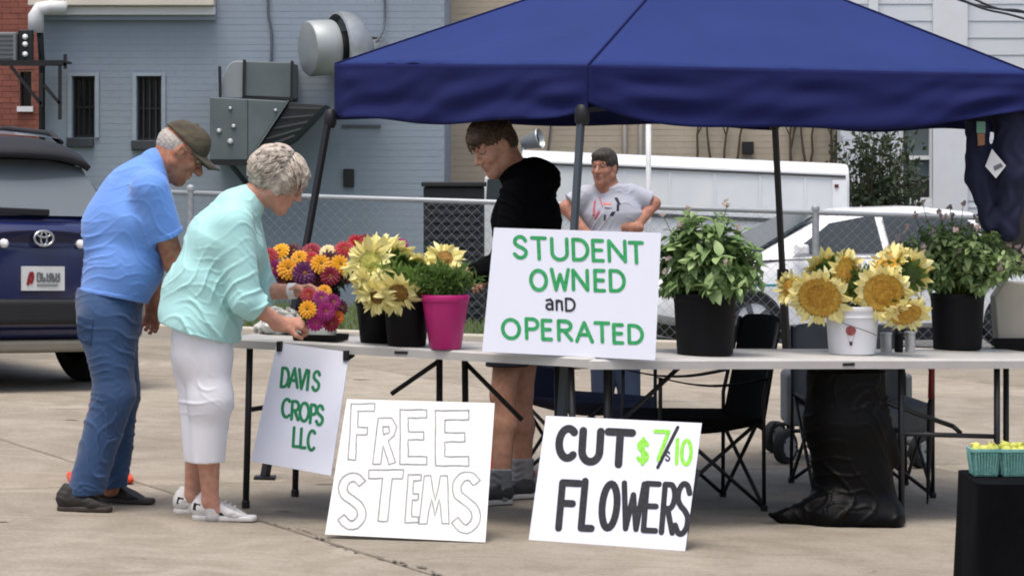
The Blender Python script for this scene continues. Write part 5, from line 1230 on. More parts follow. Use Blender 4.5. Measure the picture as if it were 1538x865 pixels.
bp_ = head_prims(hc, HM, 1.0, 0.95, 0.95) + [f_(pel, mid_, 0.12, 0.12, rs, 1.3), f_(mid_, che, 0.12, 0.115, rs, 1.3), f_(che, upc, 0.115, 0.075, rs, 1.5),
    c_(upc, HT(0, -0.035, -0.035), 0.064, 0.053, 0.05),
    c_(shR, elR, 0.05, 0.042, 0.03), c_(elR, wrR, 0.042, 0.027, 0.02), c_(shL, elL, 0.05, 0.042, 0.03), c_(elL, wrL, 0.042, 0.027, 0.02),
    c_(hpR, knR, 0.08, 0.055, 0.03), c_(knR, P(313, 680, 11.73), 0.052, 0.05, 0.02), c_(P(313, 680, 11.73), anR, 0.05, 0.034, 0.02), c_(anR, anR + V((0.02, 0, -0.04)), 0.034, 0.03, 0.02),
    c_(hpL, knL, 0.08, 0.055, 0.03), c_(knL, P(295, 675, 11.94), 0.052, 0.048, 0.02), c_(P(295, 675, 11.94), anL, 0.048, 0.034, 0.02), c_(anL, anL + V((0.02, 0, -0.04)), 0.034, 0.03, 0.02)]
bp_ += hand(wrR, V((1, 0.25, 0.05)), V((0.1, -0.7, 0.7)), 1, 0.85, 0.95) + hand(wrL, V((1, -0.2, 0.22)), V((0.1, 0.3, 1)), 1, 0.55, 0.92)
body('body', bp_, 0.0045, M_skinw, w1)
top = [f_(P(300, 505, Y0), pel, 0.158, 0.158, rs, 1.3, 0.05), f_(pel, mid_, 0.158, 0.148, rs, 1.3, 0.05), f_(mid_, che, 0.148, 0.148, rs, 1.25, 0.05), f_(che, upc, 0.142, 0.096, rs, 1.55, 0.05), c_(P(368, 375, Y0 - 0.05), P(372, 390, Y0 + 0.06), 0.075, 0.075, 0.06),
       c_(upc, P(374, 302, Y0), 0.09, 0.07, 0.04), c_(shR, elR, 0.078, 0.062, 0.05), c_(elR, elR.lerp(wrR, 0.34), 0.062, 0.064, 0.02, 2), c_(shL, elL, 0.078, 0.062, 0.05), c_(elL, elL.lerp(wrL, 0.34), 0.062, 0.064, 0.02, 2),
       c_(P(262, 465, Y0), P(270, 440, Y0), 0.05, 0.07, 0.08)]
hem = (P(243, 484, Y0), P(352, 514, Y0)); hd_ = (hem[1] - hem[0]).normalized(); hn = V((0, -1, 0)).cross(hd_)
if hn.z > 0: hn = -hn
body('top', top, 0.005, M_aqua, w1, cuts=[(hem[0], hn)], wrinkle=creases(0.0075, [((0.75, 0.2, 0.6), 0.17, (-0.6, 0.4, 0.75), 1), ((-0.5, 0.3, 0.85), 0.13, (0.8, 0.5, 0.4), 0.9), ((0.2, 0.4, 0.9), 0.08, (1, 0.2, 0.1), 0.45)], zmask(1.0, 1.4, 0.5)))
cp = [f_(P(305, 480, Y0), P(304, 530, Y0), 0.115, 0.13, rs, 1.2, 0.05), c_(hpR, knR, 0.104, 0.086, 0.06), c_(knR, P(312, 700, 11.72), 0.086, 0.07, 0.05), c_(hpL, knL, 0.104, 0.084, 0.06), c_(knL, P(302, 700, 11.9), 0.084, 0.068, 0.05), c_(P(290, 555, Y0), P(299, 700, Y0), 0.075, 0.058, 0.04)]
body('capris', cp, 0.005, M_capri, w1, cuts=[(P(300, 470, Y0), V((-0.1, 0, 1))), (P(308, 693, 11.75), V((0.03, 0, -1)))], wrinkle=creases(0.0075, [((0.9, 0.3, 0.3), 0.13, (-0.3, 0.4, 0.9), 1), ((0.6, 0.4, 0.6), 0.12, (0.8, 0.5, -0.6), 0.8)]))
acc = [(0.2, 0.055, 0.34, 0.038, 0.024), (0.34, 0.036, 0.6, 0.03, 0.012), (0.05, 0.06, 0.15, 0.055, 0.03)]
sneaker(w1, G(289, 779), G(389, 784), M_wshoe, M_wsole, acc, laces=mat('lace', 'c4c6c8', 0.7))
sneaker(w1, G(262, 770), G(352, 772), M_wshoe, M_wsole, acc, laces=mat('lace', 'c4c6c8', 0.7))
for a_, b_ in ((anR, 1), (anL, 1)): body('sock', [c_(a_ + V((0.008, 0, -0.03)), a_ + V((0.012, 0, -0.06)), 0.033, 0.033, 0.01)], 0.004, mat('sock', 'cfcdcb', 0.9), w1, cuts=[(a_ + V((0, 0, -0.012)), UPZ)])
face_extras(w1, hc, HM, 1.0, '3c4a55', mat('pale_brow', '9a8e84', 0.9), (M_lip, M_skinw))
M_whair = mat('ash_hair', 'cfc6ba', 0.75, scale=38, c2='94897c', aniso=(1, 1, 1.5))
def wn_(X, Y, Z):
    return folds(0.004, [((0.9, 0.2, 0.4), 0.045, (0.2, 1, 0.6), 1), ((0.4, 0.9, -0.3), 0.035, (0.2, 0.3, 1), 0.8)])(X, Y, Z)
body('hair', [e_(HT(0, -0.022, 0.034), (0.094, 0.112, 0.1), HM, 0.02), e_(HT(0, -0.07, -0.02), (0.075, 0.055, 0.06), HM, 0.03), e_(HT(0, 0.06, 0.075), (0.06, 0.042, 0.038), HM, 0.03), e_(HT(-0.07, 0.0, 0.0), (0.026, 0.05, 0.06), HM, 0.02), e_(HT(0.07, 0.0, 0.0), (0.026, 0.05, 0.06), HM, 0.02),
     e_(HT(0, 0.12, -0.03), (0.075, 0.075, 0.085), HM, 0.02, -1)], 0.004, M_whair, w1, wrinkle=wn_)
def reg_w(p): return p.z > -0.07 and not (p.y > 0.04 and p.z < 0.055) and not (p.y > 0.02 and p.z < -0.02)
hair_tufts(w1, hc, HM, 1.0, reg_w, 900, M_whair, 3, 0.055, 0.0042, (0.097, 0.117, 0.105), (0, -0.022, 0.03), 1.0, 0.22, lambda p: V((p.x * 0.3, 0.10 if p.y > -0.01 else -0.05, -0.07)))
wt = MB().tube([wrL + V((0.0, 0, 0)) - (wrL - elL).normalized() * 0.02, wrL + (wrL - elL).normalized() * 0.012], 0.034, 16).build('watch', mat('watch_white', 'e3e4e2', 0.4), w1, smooth=False)
gl = MB()
for sg in (-1, 1):
    gl.tube([HT(sg * 0.031 + 0.022 * math.cos(a), 0.1, 0.004 + 0.017 * math.sin(a)) for a in [2 * math.pi * k / 16 for k in range(17)]], 0.0017, 5, caps=False)
    gl.tube([HT(sg * 0.053, 0.098, 0.01), HT(sg * 0.072, 0.06, 0.012), HT(sg * 0.08, -0.005, 0.012)], 0.0018, 5)
gl.build('glasses', mat('glasses_pale', 'a59a86', 0.3, metal=0.4), w1, smooth=True)

# ---- boy in the black hoodie, behind the table
Y0 = 12.88
b1 = thing('person', 'boy with brown hair in black hoodie standing behind the student sign', 'person', G(762, 765))
byw = math.radians(180 + 24); fb = V((math.cos(byw), math.sin(byw), 0)); rs = V((fb.y, -fb.x, 0))
pel, bel, che, upc = P(782, 468, Y0), P(786, 400, Y0), P(791, 330, Y0), P(792, 285, Y0)
shL, elL, wrL = P(778, 292, Y0 - 0.18), P(762, 398, Y0 - 0.22), P(716, 410, Y0 - 0.34)
shR, elR, wrR = P(806, 292, Y0 + 0.18), P(800, 395, Y0 + 0.2), P(752, 420, Y0 - 0.02)
hpL, knL, anL = P(772, 480, Y0 - 0.09), P(755, 592, Y0 - 0.1), P(752, 737, 12.68)
hpR, knR, anR = P(790, 480, Y0 + 0.09), P(782, 590, Y0 + 0.1), P(785, 730, 12.95)
hc = P(743, 219, Y0 - 0.05); HM = headframe(math.radians(180 + 28), math.radians(31))
HT = lambda x, y, z: hc + HM @ V((x, y, z)) * 1.06
bp_ = head_prims(hc, HM, 1.06, 0.95) + [f_(pel, bel, 0.105, 0.1, rs, 1.4), f_(bel, che, 0.1, 0.105, rs, 1.4), f_(che, upc, 0.105, 0.075, rs, 1.7),
    c_(upc, HT(0, -0.03, -0.04), 0.06, 0.056, 0.05),
    c_(shL, elL, 0.05, 0.04, 0.03), c_(elL, wrL, 0.04, 0.028, 0.02), c_(shR, elR, 0.05, 0.04, 0.03), c_(elR, wrR, 0.04, 0.028, 0.02),
    c_(hpL, knL, 0.08, 0.056, 0.03), c_(knL, P(757, 640, Y0 - 0.12), 0.052, 0.055, 0.03), c_(P(757, 640, Y0 - 0.12), anL, 0.055, 0.036, 0.03), c_(hpR, knR, 0.08, 0.056, 0.03), c_(knR, P(784, 640, Y0 + 0.09), 0.052, 0.055, 0.03), c_(P(784, 640, Y0 + 0.09), anR, 0.055, 0.036, 0.03)]
bp_ += hand(wrL, V((-1, -0.15, 0.15)), V((0, -0.3, 1)), -1, 0.9, 0.98) + hand(wrR, V((-1, -0.3, 0)), V((0, 0, 1)), 1, 0.5, 0.98)
body('body', bp_, 0.0045, M_skinb, b1)
ho = [f_(pel, bel, 0.135, 0.135, rs, 1.35, 0.05), f_(bel, che, 0.135, 0.138, rs, 1.35, 0.05), f_(che, upc, 0.136, 0.1, rs, 1.7, 0.05), c_(upc, P(786, 268, Y0), 0.09, 0.082, 0.04), c_(P(772, 262, Y0 - 0.03), P(800, 262, Y0 + 0.03), 0.07, 0.075, 0.03),
      e_(P(815, 268, Y0 + 0.04), (0.085, 0.12, 0.085), None, 0.03), e_(P(823, 262, Y0 + 0.05), (0.03, 0.06, 0.045), None, 0.02, -1),
      c_(shL, elL, 0.08, 0.068, 0.05), c_(elL, wrL, 0.068, 0.05, 0.03), c_(shR, elR, 0.08, 0.068, 0.05), c_(elR, wrR, 0.068, 0.05, 0.03)]
body('hoodie', ho, 0.005, M_hood, b1, cuts=[(P(780, 500, Y0), V((0, 0, -1)))], wrinkle=creases(0.0075, [((0.4, 0.2, 1), 0.13, (1, 0.7, 0.1), 1), ((-0.5, 0.4, 0.9), 0.09, (0.8, 1, 0), 0.7)]))
for x0, y0, x1, y1 in ((762, 288, 758, 330),): MB().tube([P(x0, y0, Y0 - 0.2), P(x0 - 4, (y0 + y1) / 2, Y0 - 0.215), P(x1, y1, Y0 - 0.21)], 0.004, 6).build('drawstring', mat('cord_grey', '8b8b90', 0.8), b1)
body('emblem_print', [e_(P(759, 301, Y0 - 0.178), (0.012, 0.006, 0.016), None, 0.003)], 0.003, mat('chest_print', 'a8a9ae', 0.8), b1)
body('shorts', [f_(pel, P(782, 490, Y0), 0.128, 0.128, rs, 1.3, 0.04), c_(hpL, knL.lerp(hpL, 0.25), 0.1, 0.098, 0.03), c_(hpR, knR.lerp(hpR, 0.25), 0.1, 0.098, 0.03)], 0.006, mat('shorts', '22242a', 0.9), b1, cuts=[(P(780, 548, Y0), V((0, 0, -1)))])
M_gsock = mat('grey_sock', '8d8f93', 0.95, scale=40)
for a_, y in ((anL, 704), (anR, 688)): body('sock', [c_(a_ + V((0, 0, 0.12)), a_ + V((0, 0, -0.03)), 0.052, 0.048, 0.01)], 0.005, M_gsock, b1, cuts=[(P(760, y, a_.y), UPZ)], wrinkle=folds(0.0025, [((0, 0, 1), 0.03, (1, 0, 0), 1)]))
sneaker(b1, V((anL.x + 0.05, anL.y + 0.02, zg(anL.x))), V((anL.x - 0.20, anL.y - 0.11, zg(anL.x - 0.2))), mat('grey_shoe', '3c3d40', 0.7), M_wsole)
sneaker(b1, V((anR.x + 0.05, anR.y + 0.02, zg(anR.x))), V((anR.x - 0.18, anR.y - 0.13, zg(anR.x - 0.18))), mat('grey_shoe', '3c3d40', 0.7), M_wsole, accents=[(0.4, 0.05, 0.55, 0.03, 0.01)])
M_bhair = mat('brown_hair', '5a4230', 0.75, scale=40, c2='33241a', aniso=(1, 1, 2))
face_extras(b1, hc, HM, 1.06, '3a332c', M_bhair, (M_lip, M_skinb))
body('hair', [e_(HT(0, -0.014, 0.045), (0.083, 0.104, 0.088), HM, 0.02), e_(HT(0, 0.03, 0.088), (0.066, 0.07, 0.036), HM, 0.03), e_(HT(0, 0.075, 0.075), (0.056, 0.03, 0.026), HM, 0.02), e_(HT(0, -0.04, 0.0), (0.078, 0.075, 0.075), HM, 0.02),
     e_(HT(0, 0.13, -0.03), (0.09, 0.075, 0.095), HM, 0.01, -1), e_(HT(-0.08, 0.01, -0.05), (0.03, 0.04, 0.055), HM, 0.01, -1), e_(HT(0.08, 0.01, -0.05), (0.03, 0.04, 0.055), HM, 0.01, -1)], 0.004, M_bhair, b1, cuts=[(HT(0, 0, -0.055), HM @ V((0, 0.3, -1)))], wrinkle=folds(0.003, [((0.9, 0.2, 0.4), 0.025, (0.2, 1, 0.6), 1), ((0.4, 0.9, -0.3), 0.03, (0.2, 0.3, 1), 0.8)]))
hair_tufts(b1, hc, HM, 1.06, lambda p: p.z > 0.07, 200, M_bhair, 5, 0.05, 0.005, (0.083, 0.104, 0.094), (0, -0.01, 0.042), 1.0, 0.12, lambda p: V((p.x * 0.4, 0.12, -0.02)))

# ---- man in the grey T-shirt far behind
Y0 = 18.5
g2 = thing('person', 'man in grey printed T-shirt standing hands on hips behind the tent', 'person', V(((915 - CX) * Y0 / FPX, Y0, zg(0.64))))
rs = V((-0.97, 0.24, 0)).normalized(); zf = zg(0.64)
pel, bel, che, upc = P(922, 412, Y0), P(920, 365, Y0), P(917, 320, Y0), P(914, 290, Y0)
shR, elR, wrR = P(881, 292, Y0), P(850, 312, Y0 - 0.02), P(880, 350, Y0 - 0.1)
shL, elL, wrL = P(947, 290, Y0 + 0.03), P(982, 306, Y0 + 0.05), P(955, 342, Y0 - 0.1)
hpR, hpL = P(905, 425, Y0), P(938, 425, Y0)
hc = P(907, 252, Y0 - 0.03); HM = headframe(math.radians(270 - 28), math.radians(4))
HT = lambda x, y, z: hc + HM @ V((x, y, z)) * 0.98
fR, fL = V((P(905, 0, Y0).x, Y0 - 0.02, zf)), V((P(945, 0, Y0).x, Y0 - 0.02, zf))
bp_ = head_prims(hc, HM, 0.98, 1.1) + [f_(pel, che, 0.1, 0.105, rs, 1.5), f_(che, upc, 0.105, 0.07, rs, 1.9), c_(upc, HT(0, -0.03, -0.04), 0.062, 0.058, 0.05),
    c_(shR, elR, 0.05, 0.043, 0.03), c_(elR, wrR, 0.043, 0.03, 0.02), c_(shL, elL, 0.05, 0.043, 0.03), c_(elL, wrL, 0.043, 0.03, 0.02), c_(hpR, fR + V((0, 0, 0.08)), 0.08, 0.04, 0.03), c_(hpL, fL + V((0, 0, 0.08)), 0.08, 0.04, 0.03)]
bp_ += hand(wrR, V((0.6, -0.1, -0.55)), V((-0.5, -0.8, 0)), 1, 0.4) + hand(wrL, V((-0.7, -0.1, 0.1)), V((0, -1, 0.2)), -1, 0.5)
body('body', bp_, 0.006, M_skinm, g2)
body('t_shirt', [f_(pel, bel, 0.118, 0.118, rs, 1.4, 0.04), f_(bel, che, 0.118, 0.12, rs, 1.42, 0.04), f_(che, upc, 0.118, 0.075, rs, 1.8, 0.04), c_(upc, P(911, 284, Y0), 0.07, 0.062, 0.03), c_(shR, shR.lerp(elR, 0.72), 0.066, 0.07, 0.04, 2), c_(shL, shL.lerp(elL, 0.8), 0.066, 0.072, 0.04, 2)], 0.006, M_greyt, g2, cuts=[(P(915, 428, Y0), V((0, 0, -1)))],
     wrinkle=creases(0.0075, [((0.6, 0.2, 0.8), 0.14, (1, 0.7, 0.1), 1), ((-0.7, 0.4, 0.7), 0.1, (0.8, 1, 0), 0.8)]))
body('jeans', [f_(P(922, 418, Y0), P(922, 430, Y0), 0.115, 0.115, rs, 1.45, 0.04), c_(hpR, fR + V((0, 0, 0.06)), 0.1, 0.075, 0.04), c_(hpL, fL + V((0, 0, 0.06)), 0.1, 0.075, 0.04)], 0.007, M_jeand, g2, cuts=[(P(915, 415, Y0), UPZ), (fR + V((0, 0, 0.04)), -UPZ)])
for f_0 in (fR, fL): sneaker(g2, f_0 + V((0.02, 0.1, 0)), f_0 + V((-0.06, -0.17, 0)), M_boot, M_bsole)
face_extras(g2, hc, HM, 0.98, '2e2a26', mat('dark_hair', '2b2622', 0.8, scale=40, c2='3d3833'), (M_lipm, M_skinm))
body('hair', [e_(HT(0, -0.014, 0.045), (0.083, 0.104, 0.088), HM, 0.02), e_(HT(0, -0.04, 0.0), (0.08, 0.075, 0.075), HM, 0.02), e_(HT(0, 0.05, 0.085), (0.06, 0.05, 0.03), HM, 0.02), e_(HT(0, 0.125, -0.025), (0.075, 0.07, 0.095), HM, 0.015, -1), e_(HT(0.085, 0.02, -0.05), (0.03, 0.045, 0.06), HM, 0.01, -1), e_(HT(-0.085, 0.02, -0.05), (0.03, 0.045, 0.06), HM, 0.01, -1)], 0.004, mat('dark_hair', '2b2622'), g2, cuts=[(HT(0, 0, -0.05), HM @ V((0, 0.3, -1)))], wrinkle=folds(0.003, [((0.9, 0.2, 0.4), 0.025, (0.2, 1, 0.6), 1)]))
# faded print on the chest: red letters and a dark round figure, following the cloth
def printed(nm, x0, x1, y0, y1, c, dx=0.0):
    pr_ = [f_(bel, che, 0.1195, 0.1215, rs, 1.42, 0.04), f_(che, upc, 0.1195, 0.0765, rs, 1.8, 0.04)]
    yc = Y0 - 0.1
    body(nm, pr_, 0.005, mat('shirt_' + c, c, 0.9, scale=60), g2, cuts=[(P(x0, y0, yc), V((-1, 0, dx))), (P(x1, y0, yc), V((1, 0, -dx))), (P(x0, y0, yc), V((dx * 0.3, 0, 1))), (P(x0, y1, yc), V((0, 0, -1))), (P(900, 300, Y0 - 0.03), V((0, 1, 0)))],
         wrinkle=creases(0.0075, [((0.6, 0.2, 0.8), 0.14, (1, 0.7, 0.1), 1), ((-0.7, 0.4, 0.7), 0.1, (0.8, 1, 0), 0.8)]))
for q in (('print_red', 893, 897, 291, 326, 'b8606a', 0.1), ('print_red', 899, 902, 296, 312, 'c0707a', -0.3), ('print_red', 898, 903, 316, 330, 'b8606a', 0.5), ('print_dark', 922, 928, 297, 308, '2c2a38', -0.5), ('print_dark', 926, 931, 306, 318, '2c2a38', 0.1), ('print_dark', 919, 926, 317, 325, '2c2a38', 0.6), ('print_coral', 906, 920, 304, 309, 'd8887e', 0.2), ('print_dark', 907, 911, 322, 332, '33313f', 0.1), ('print_dark', 908, 921, 311, 314, '4a3a44', 0.3)):
    printed(*q)
# ------------------------------------------------------------------ things on the tables
def TS(t, x, y):                                         # photo pixel on a table top
    Y = (CAMZ - t.H) / ((y - HZ) / FPX - 0.032 * (x - CX) / FPX)
    return P(x, y, Y)
def pot(label, base, rt_, rb_, h, m, rimm=None, name='flower_pot', cat='pot', rim=0.012, soil=True):
    root = thing(name, label, cat, base)
    o = MB().lathe(base, [(rb_ * 0.96, 0.002), (rb_, 0.006), (rb_ + (rt_ - rb_) * 0.86, h * 0.86), (rt_ * 0.985, h * 0.87), (rt_, h * 0.88), (rt_, h - 0.004), (rt_ - 0.002, h), (rt_ - 0.006, h - 0.003), (rb_ + (rt_ - rb_) * 0.8 - 0.006, h * 0.8), (0, h * 0.8)], 32).build('body', m, root, auto=True)
    if soil: MB().lathe(base + V((0, 0, h * 0.81)), [(rt_ * 0.9, 0), (rt_ * 0.5, 0.012), (0, 0.014)], 20, caps=False).build('water' if soil == 'water' else 'soil', mat('soil', '2c251e', 0.95, bump=0.5), root)
    return root
M_bpot = mat('black_pot', '0a0a0c', 0.55, scale=4, c2='0e0e11', spec=0.18)
M_ppot = mat('pink_pot', 'c01f78', 0.38, var=0.06, scale=3, c2='a81a68')
M_wbkt = mat('white_bucket', 'dbdde2', 0.4, var=0.03, scale=3)
M_stem = leafmat('stem_green', '6f8a45', '4c6430')
bA = TS(TL, 566, 516); bB = TS(TL, 611, 520); bP = TS(TL, 669, 524)
pot('black bucket half hidden behind the pale sunflower bucket', bA + V((0, 0.06, 0)), 0.095, 0.075, 0.185, M_bpot, name='bucket', cat='bucket')
pot('black bucket beside the pink pot holding pale sunflowers', bB, 0.1, 0.082, 0.195, M_bpot, name='bucket', cat='bucket')
pot('bright pink tapered pot with feathery greens on the left table', bP, 0.103, 0.068, 0.232, M_ppot)
bZ = TS(TL, 478, 503)
pot('black bucket behind the hand-held bouquet filled with zinnias', bZ, 0.1, 0.08, 0.2, M_bpot, name='bucket', cat='bucket')
bH = TS(TR, 1059, 533); bW = TS(TR, 1280, 532); bK = TS(TR, 1438, 525)
pot('black pot of broad-leaved herbs beside the student sign', bH, 0.138, 0.122, 0.268, M_bpot)
pot('black pot of small-leaved flowering herbs at the right end', bK, 0.127, 0.113, 0.265, M_bpot)
wb = pot('white plastic bucket with small red balloon mark and wire handle', bW, 0.121, 0.106, 0.218, M_wbkt, name='bucket', cat='bucket')
MB().lathe(bW + V((0, 0, 0.165)), [(0.1175, 0), (0.1215, 0.002), (0.1215, 0.008), (0.118, 0.01)], 32, caps=False).build('rim_band', M_wbkt, wb, auto=True)
hw = []
for k in range(13):
    t = k / 12; a = math.radians(-168 + 156 * t); r = 0.1255
    hw.append(bW + V((r * math.cos(a), r * math.sin(a), 0.185 - 0.115 * t)))
MB().tube(hw, 0.0022, 6).build('handle', mat('wire_grey', '7e8184', 0.4, metal=0.7), wb, smooth=True)
def on_bucket(ang, z, r=0.0): return bW + V(((0.1085 + 0.013 * z / 0.2 + r) * math.cos(ang), (0.1085 + 0.013 * z / 0.2 + r) * math.sin(ang), z))
lg = MB(); ctr_a = math.radians(-100)
vs_ = [on_bucket(ctr_a + 0.2 * math.cos(q), 0.112 + 0.022 * math.sin(q), 0.0015) for q in [2 * math.pi * k / 20 for k in range(20)]]
lg.add(vs_, [tuple(range(20))]); lg.build('balloon_mark', mat('balloon_red', '7d3236', 0.6, scale=90, c2='a35a55'), wb)
lg = MB(); lg.add([on_bucket(ctr_a + dx, z, 0.0015) for dx, z in ((-0.055, 0.046), (0.055, 0.046), (0.07, 0.064), (-0.07, 0.064))], [(0, 1, 2, 3)])
for sx in (-1, 1): lg.add([on_bucket(ctr_a + sx * dx, z, 0.0015) for dx, z in ((0.055, 0.064), (0.065, 0.064), (0.13, 0.092), (0.12, 0.092))], [(0, 1, 2, 3)])
lg.build('basket_mark', mat('basket_ink', '3f3a3e', 0.7), wb)

# ---- sunflowers
SUN_MESH = {}
def sun_meshes(kind):
    if kind in SUN_MESH: return SUN_MESH[kind]
    pet = [leaf_mesh(0.062, 0.0135, 0.35, cu, 5, 0.8) for cu in (0.12, 0.35, -0.15)]
    mp = leafmat('petal_' + kind, *(('f6efb4', 'efe08a') if kind == 'gold' else ('f3ecb0', 'e9dc84')))
    for p in pet: p.materials.append(mp)
    sep = leaf_mesh(0.05, 0.012, 0.2, 0.3, 4, 0.7); sep.materials.append(leafmat('sepal', '6d8a42', '3f5a25'))
    ipt = leaf_mesh(0.05, 0.014, 0.3, 0.1, 4, 0.8); ipt.materials.append(leafmat('inner_petal_' + kind, *(('eab83a', 'd99a1e') if kind == 'gold' else ('efe0a0', 'e6cf78'))))
    SUN_MESH[kind] = (pet, sep, ipt); return SUN_MESH[kind]
def sunflower(label, pos, nrm, rad, kind, pot_c, discm, discr=0.55, group=None, dish=0.12):
    root = thing('sunflower', label, 'sunflower', pos, group)
    nrm = nrm.normalized(); sd, u = frame(nrm, V((0.1, 0.2, 1))); pet, sep, ipt = sun_meshes(kind); dr = rad * discr
    prof = [(dr, -0.012), (dr * 1.02, 0.0), (dr * 0.85, 0.004 - dish * dr), (dr * 0.55, 0.006 - dish * dr), (dr * 0.25, 0.012 - dish * dr), (0, 0.010 - dish * dr)]
    dk = MB().lathe(pos, prof, 22, nrm, caps=True).build('disc', discm, root, smooth=True)
    MB().lathe(pos, [(dr * 0.6, 0.0075 - dish * dr), (dr * 0.3, 0.0145 - dish * dr), (0, 0.0125 - dish * dr)], 18, nrm, caps=False).build('heart', M_heart if kind == 'gold' else discm, dk, smooth=True)
    MB().lathe(pos, [(0.008, -0.05), (0.02, -0.04), (dr * 0.85, -0.02), (dr * 1.0, -0.011)], 16, nrm, caps=False).build('receptacle', leafmat('sepal', '6d8a42', '3f5a25'), root, smooth=True)
    sc = (rad - dr * 0.9) / 0.062
    n = 23
    for ring in range(2):
        for k in range(n):
            a = 2 * math.pi * (k + ring * 0.5 + R.uniform(-0.2, 0.2)) / n; d = sd * math.cos(a) + u * math.sin(a)
            tilt = (R.uniform(-0.3, 0.4) if ring == 0 else R.uniform(0.05, 0.75))
            if R.random() < 0.07: continue
            M = orient(pos + d * dr * 0.93 - nrm * 0.002 * ring, d + nrm * tilt, R.uniform(-0.8, 0.8), 1, nrm) @ Matrix.Diagonal((R.uniform(0.75, 1.35) * rad / 0.12, sc * R.uniform(0.65, 1.25), R.uniform(0.3, 1.8), 1))
            inst('petal', pet[(k + ring) % 3], root, M)
    for k in range(13):
        a = 2 * math.pi * k / 13; d = sd * math.cos(a) + u * math.sin(a)
        inst('sepal', sep, root, orient(pos + d * dr * 0.7 - nrm * 0.02, d - nrm * R.uniform(0.1, 0.7), 0, 1, -nrm) @ Matrix.Diagonal((rad / 0.1, rad / 0.12, 1, 1)))
    st0 = pos - nrm * 0.05; st1 = st0 - nrm * 0.04 + V((0, 0, -0.02)); end = V(pot_c)
    MB().tube([st0, st1, st1.lerp(end, 0.5) + V((0, 0, 0.05)), end], [0.009, 0.008, 0.008, 0.008], 7).build('stem', M_stem, root, smooth=True)
    return root
M_gold = mat('disc_gold', 'e6be58', 0.9, scale=90, c2='bc8a2c', bump=0.8, bscale=220)
M_heart = mat('disc_heart', 'd4a542', 0.9, scale=90, c2='a47422', bump=0.8, bscale=220)
M_amber = mat('disc_amber', 'e8bc4c', 0.9, scale=60, c2='cf9a30', bump=0.8, bscale=220)
M_brown = mat('disc_brown', 'a07a3a', 0.9, scale=60, c2='7a5826', bump=0.8, bscale=220)
M_lemon = mat('disc_lemon', 'cfc86a', 0.9, scale=60, c2='9aa04a', bump=0.8, bscale=220)
Yw = bW.y; pc = bW + V((0, 0, 0.17))
for lab, x, y, dY, n_, r, dm, dr in (
    ('broad golden sunflower drooping over the left rim of the white bucket', 1231, 447, -0.13, (-0.22, -0.78, -0.42), 0.142, M_gold, 0.72),
    ('golden sunflower turned edge-on above the white bucket', 1272, 416, -0.04, (0.72, -0.66, 0.05), 0.132, M_amber, 0.7),
    ('sunflower seen from its green back at top left of the white bucket', 1243, 402, 0.05, (-0.25, 0.7, 0.66), 0.118, M_gold, 0.6),
    ('round golden sunflower facing the camera right of the white bucket', 1327, 440, -0.12, (-0.1, -0.9, -0.28), 0.132, M_gold, 0.72),
    ('large sunflower showing its green back, right of the white bucket', 1360, 408, 0.04, (0.15, 0.72, 0.5), 0.13, M_gold, 0.6),
    ('upright sunflower facing left behind the right-hand blooms', 1333, 396, 0.02, (-0.62, -0.42, 0.62), 0.118, M_amber, 0.66),
    ('low sunflower hanging face down beside the silver tins', 1361, 472, -0.08, (0.12, -0.62, -0.68), 0.112, M_gold, 0.66),
    ('small pale sunflower at the far left of the white bucket', 1183, 432, -0.02, (-0.85, -0.42, 0.15), 0.088, M_amber, 0.5)):
    sunflower(lab, P(x, y, Yw + dY), V(n_), r, 'gold', pc, dm, dr, 'sunflowers in the white bucket')
Yl = bB.y; pcl = bB + V((0, 0, 0.15)); pca = bA + V((0, 0.06, 0.14))
for lab, x, y, dY, n_, r, dm, dr, c in (
    ('large pale sunflower facing left at the top of the black bucket', 556, 393, -0.02, (-0.35, -0.9, 0.15), 0.115, M_lemon, 0.42, pca),
    ('pale sunflower seen from behind at the top centre of the bucket', 592, 384, 0.06, (0.05, 0.55, 0.8), 0.11, M_lemon, 0.5, pcl),
    ('pale sunflower leaning right above the pink pot greens', 632, 396, 0.05, (0.3, 0.35, 0.85), 0.105, M_lemon, 0.5, pcl),
    ('pale sunflower with brown centre drooping over the black bucket', 598, 440, -0.12, (-0.05, -0.85, -0.42), 0.105, M_brown, 0.42, pcl),
    ('pale sunflower drooping at the left rim of the black bucket', 548, 432, -0.06, (-0.8, -0.55, -0.1), 0.09, M_lemon, 0.45, pca),
    ('pale sunflower with brown centre behind the pink pot', 668, 388, 0.12, (0.1, -0.8, 0.5), 0.09, M_brown, 0.42, pcl),
    ('small pale sunflower between the black bucket and the pink pot', 637, 440, -0.02, (0.35, -0.8, -0.3), 0.075, M_lemon, 0.45, pcl),
    ('pale sunflower facing up at the very top of the bunch', 575, 372, 0.1, (-0.2, -0.5, 0.8), 0.1, M_lemon, 0.42, pcl),
    ('pale sunflower with brown centre low at the left of the black bucket', 566, 446, -0.1, (-0.4, -0.8, -0.35), 0.085, M_brown, 0.4, pca),
    ('pale sunflower at the far left top of the bunch', 533, 392, 0.06, (-0.8, -0.2, 0.5), 0.085, M_lemon, 0.45, pca)):
    sunflower(lab, P(x, y, Yl + dY), V(n_), r, 'pale', c, dm, dr, 'pale sunflowers on the left table')

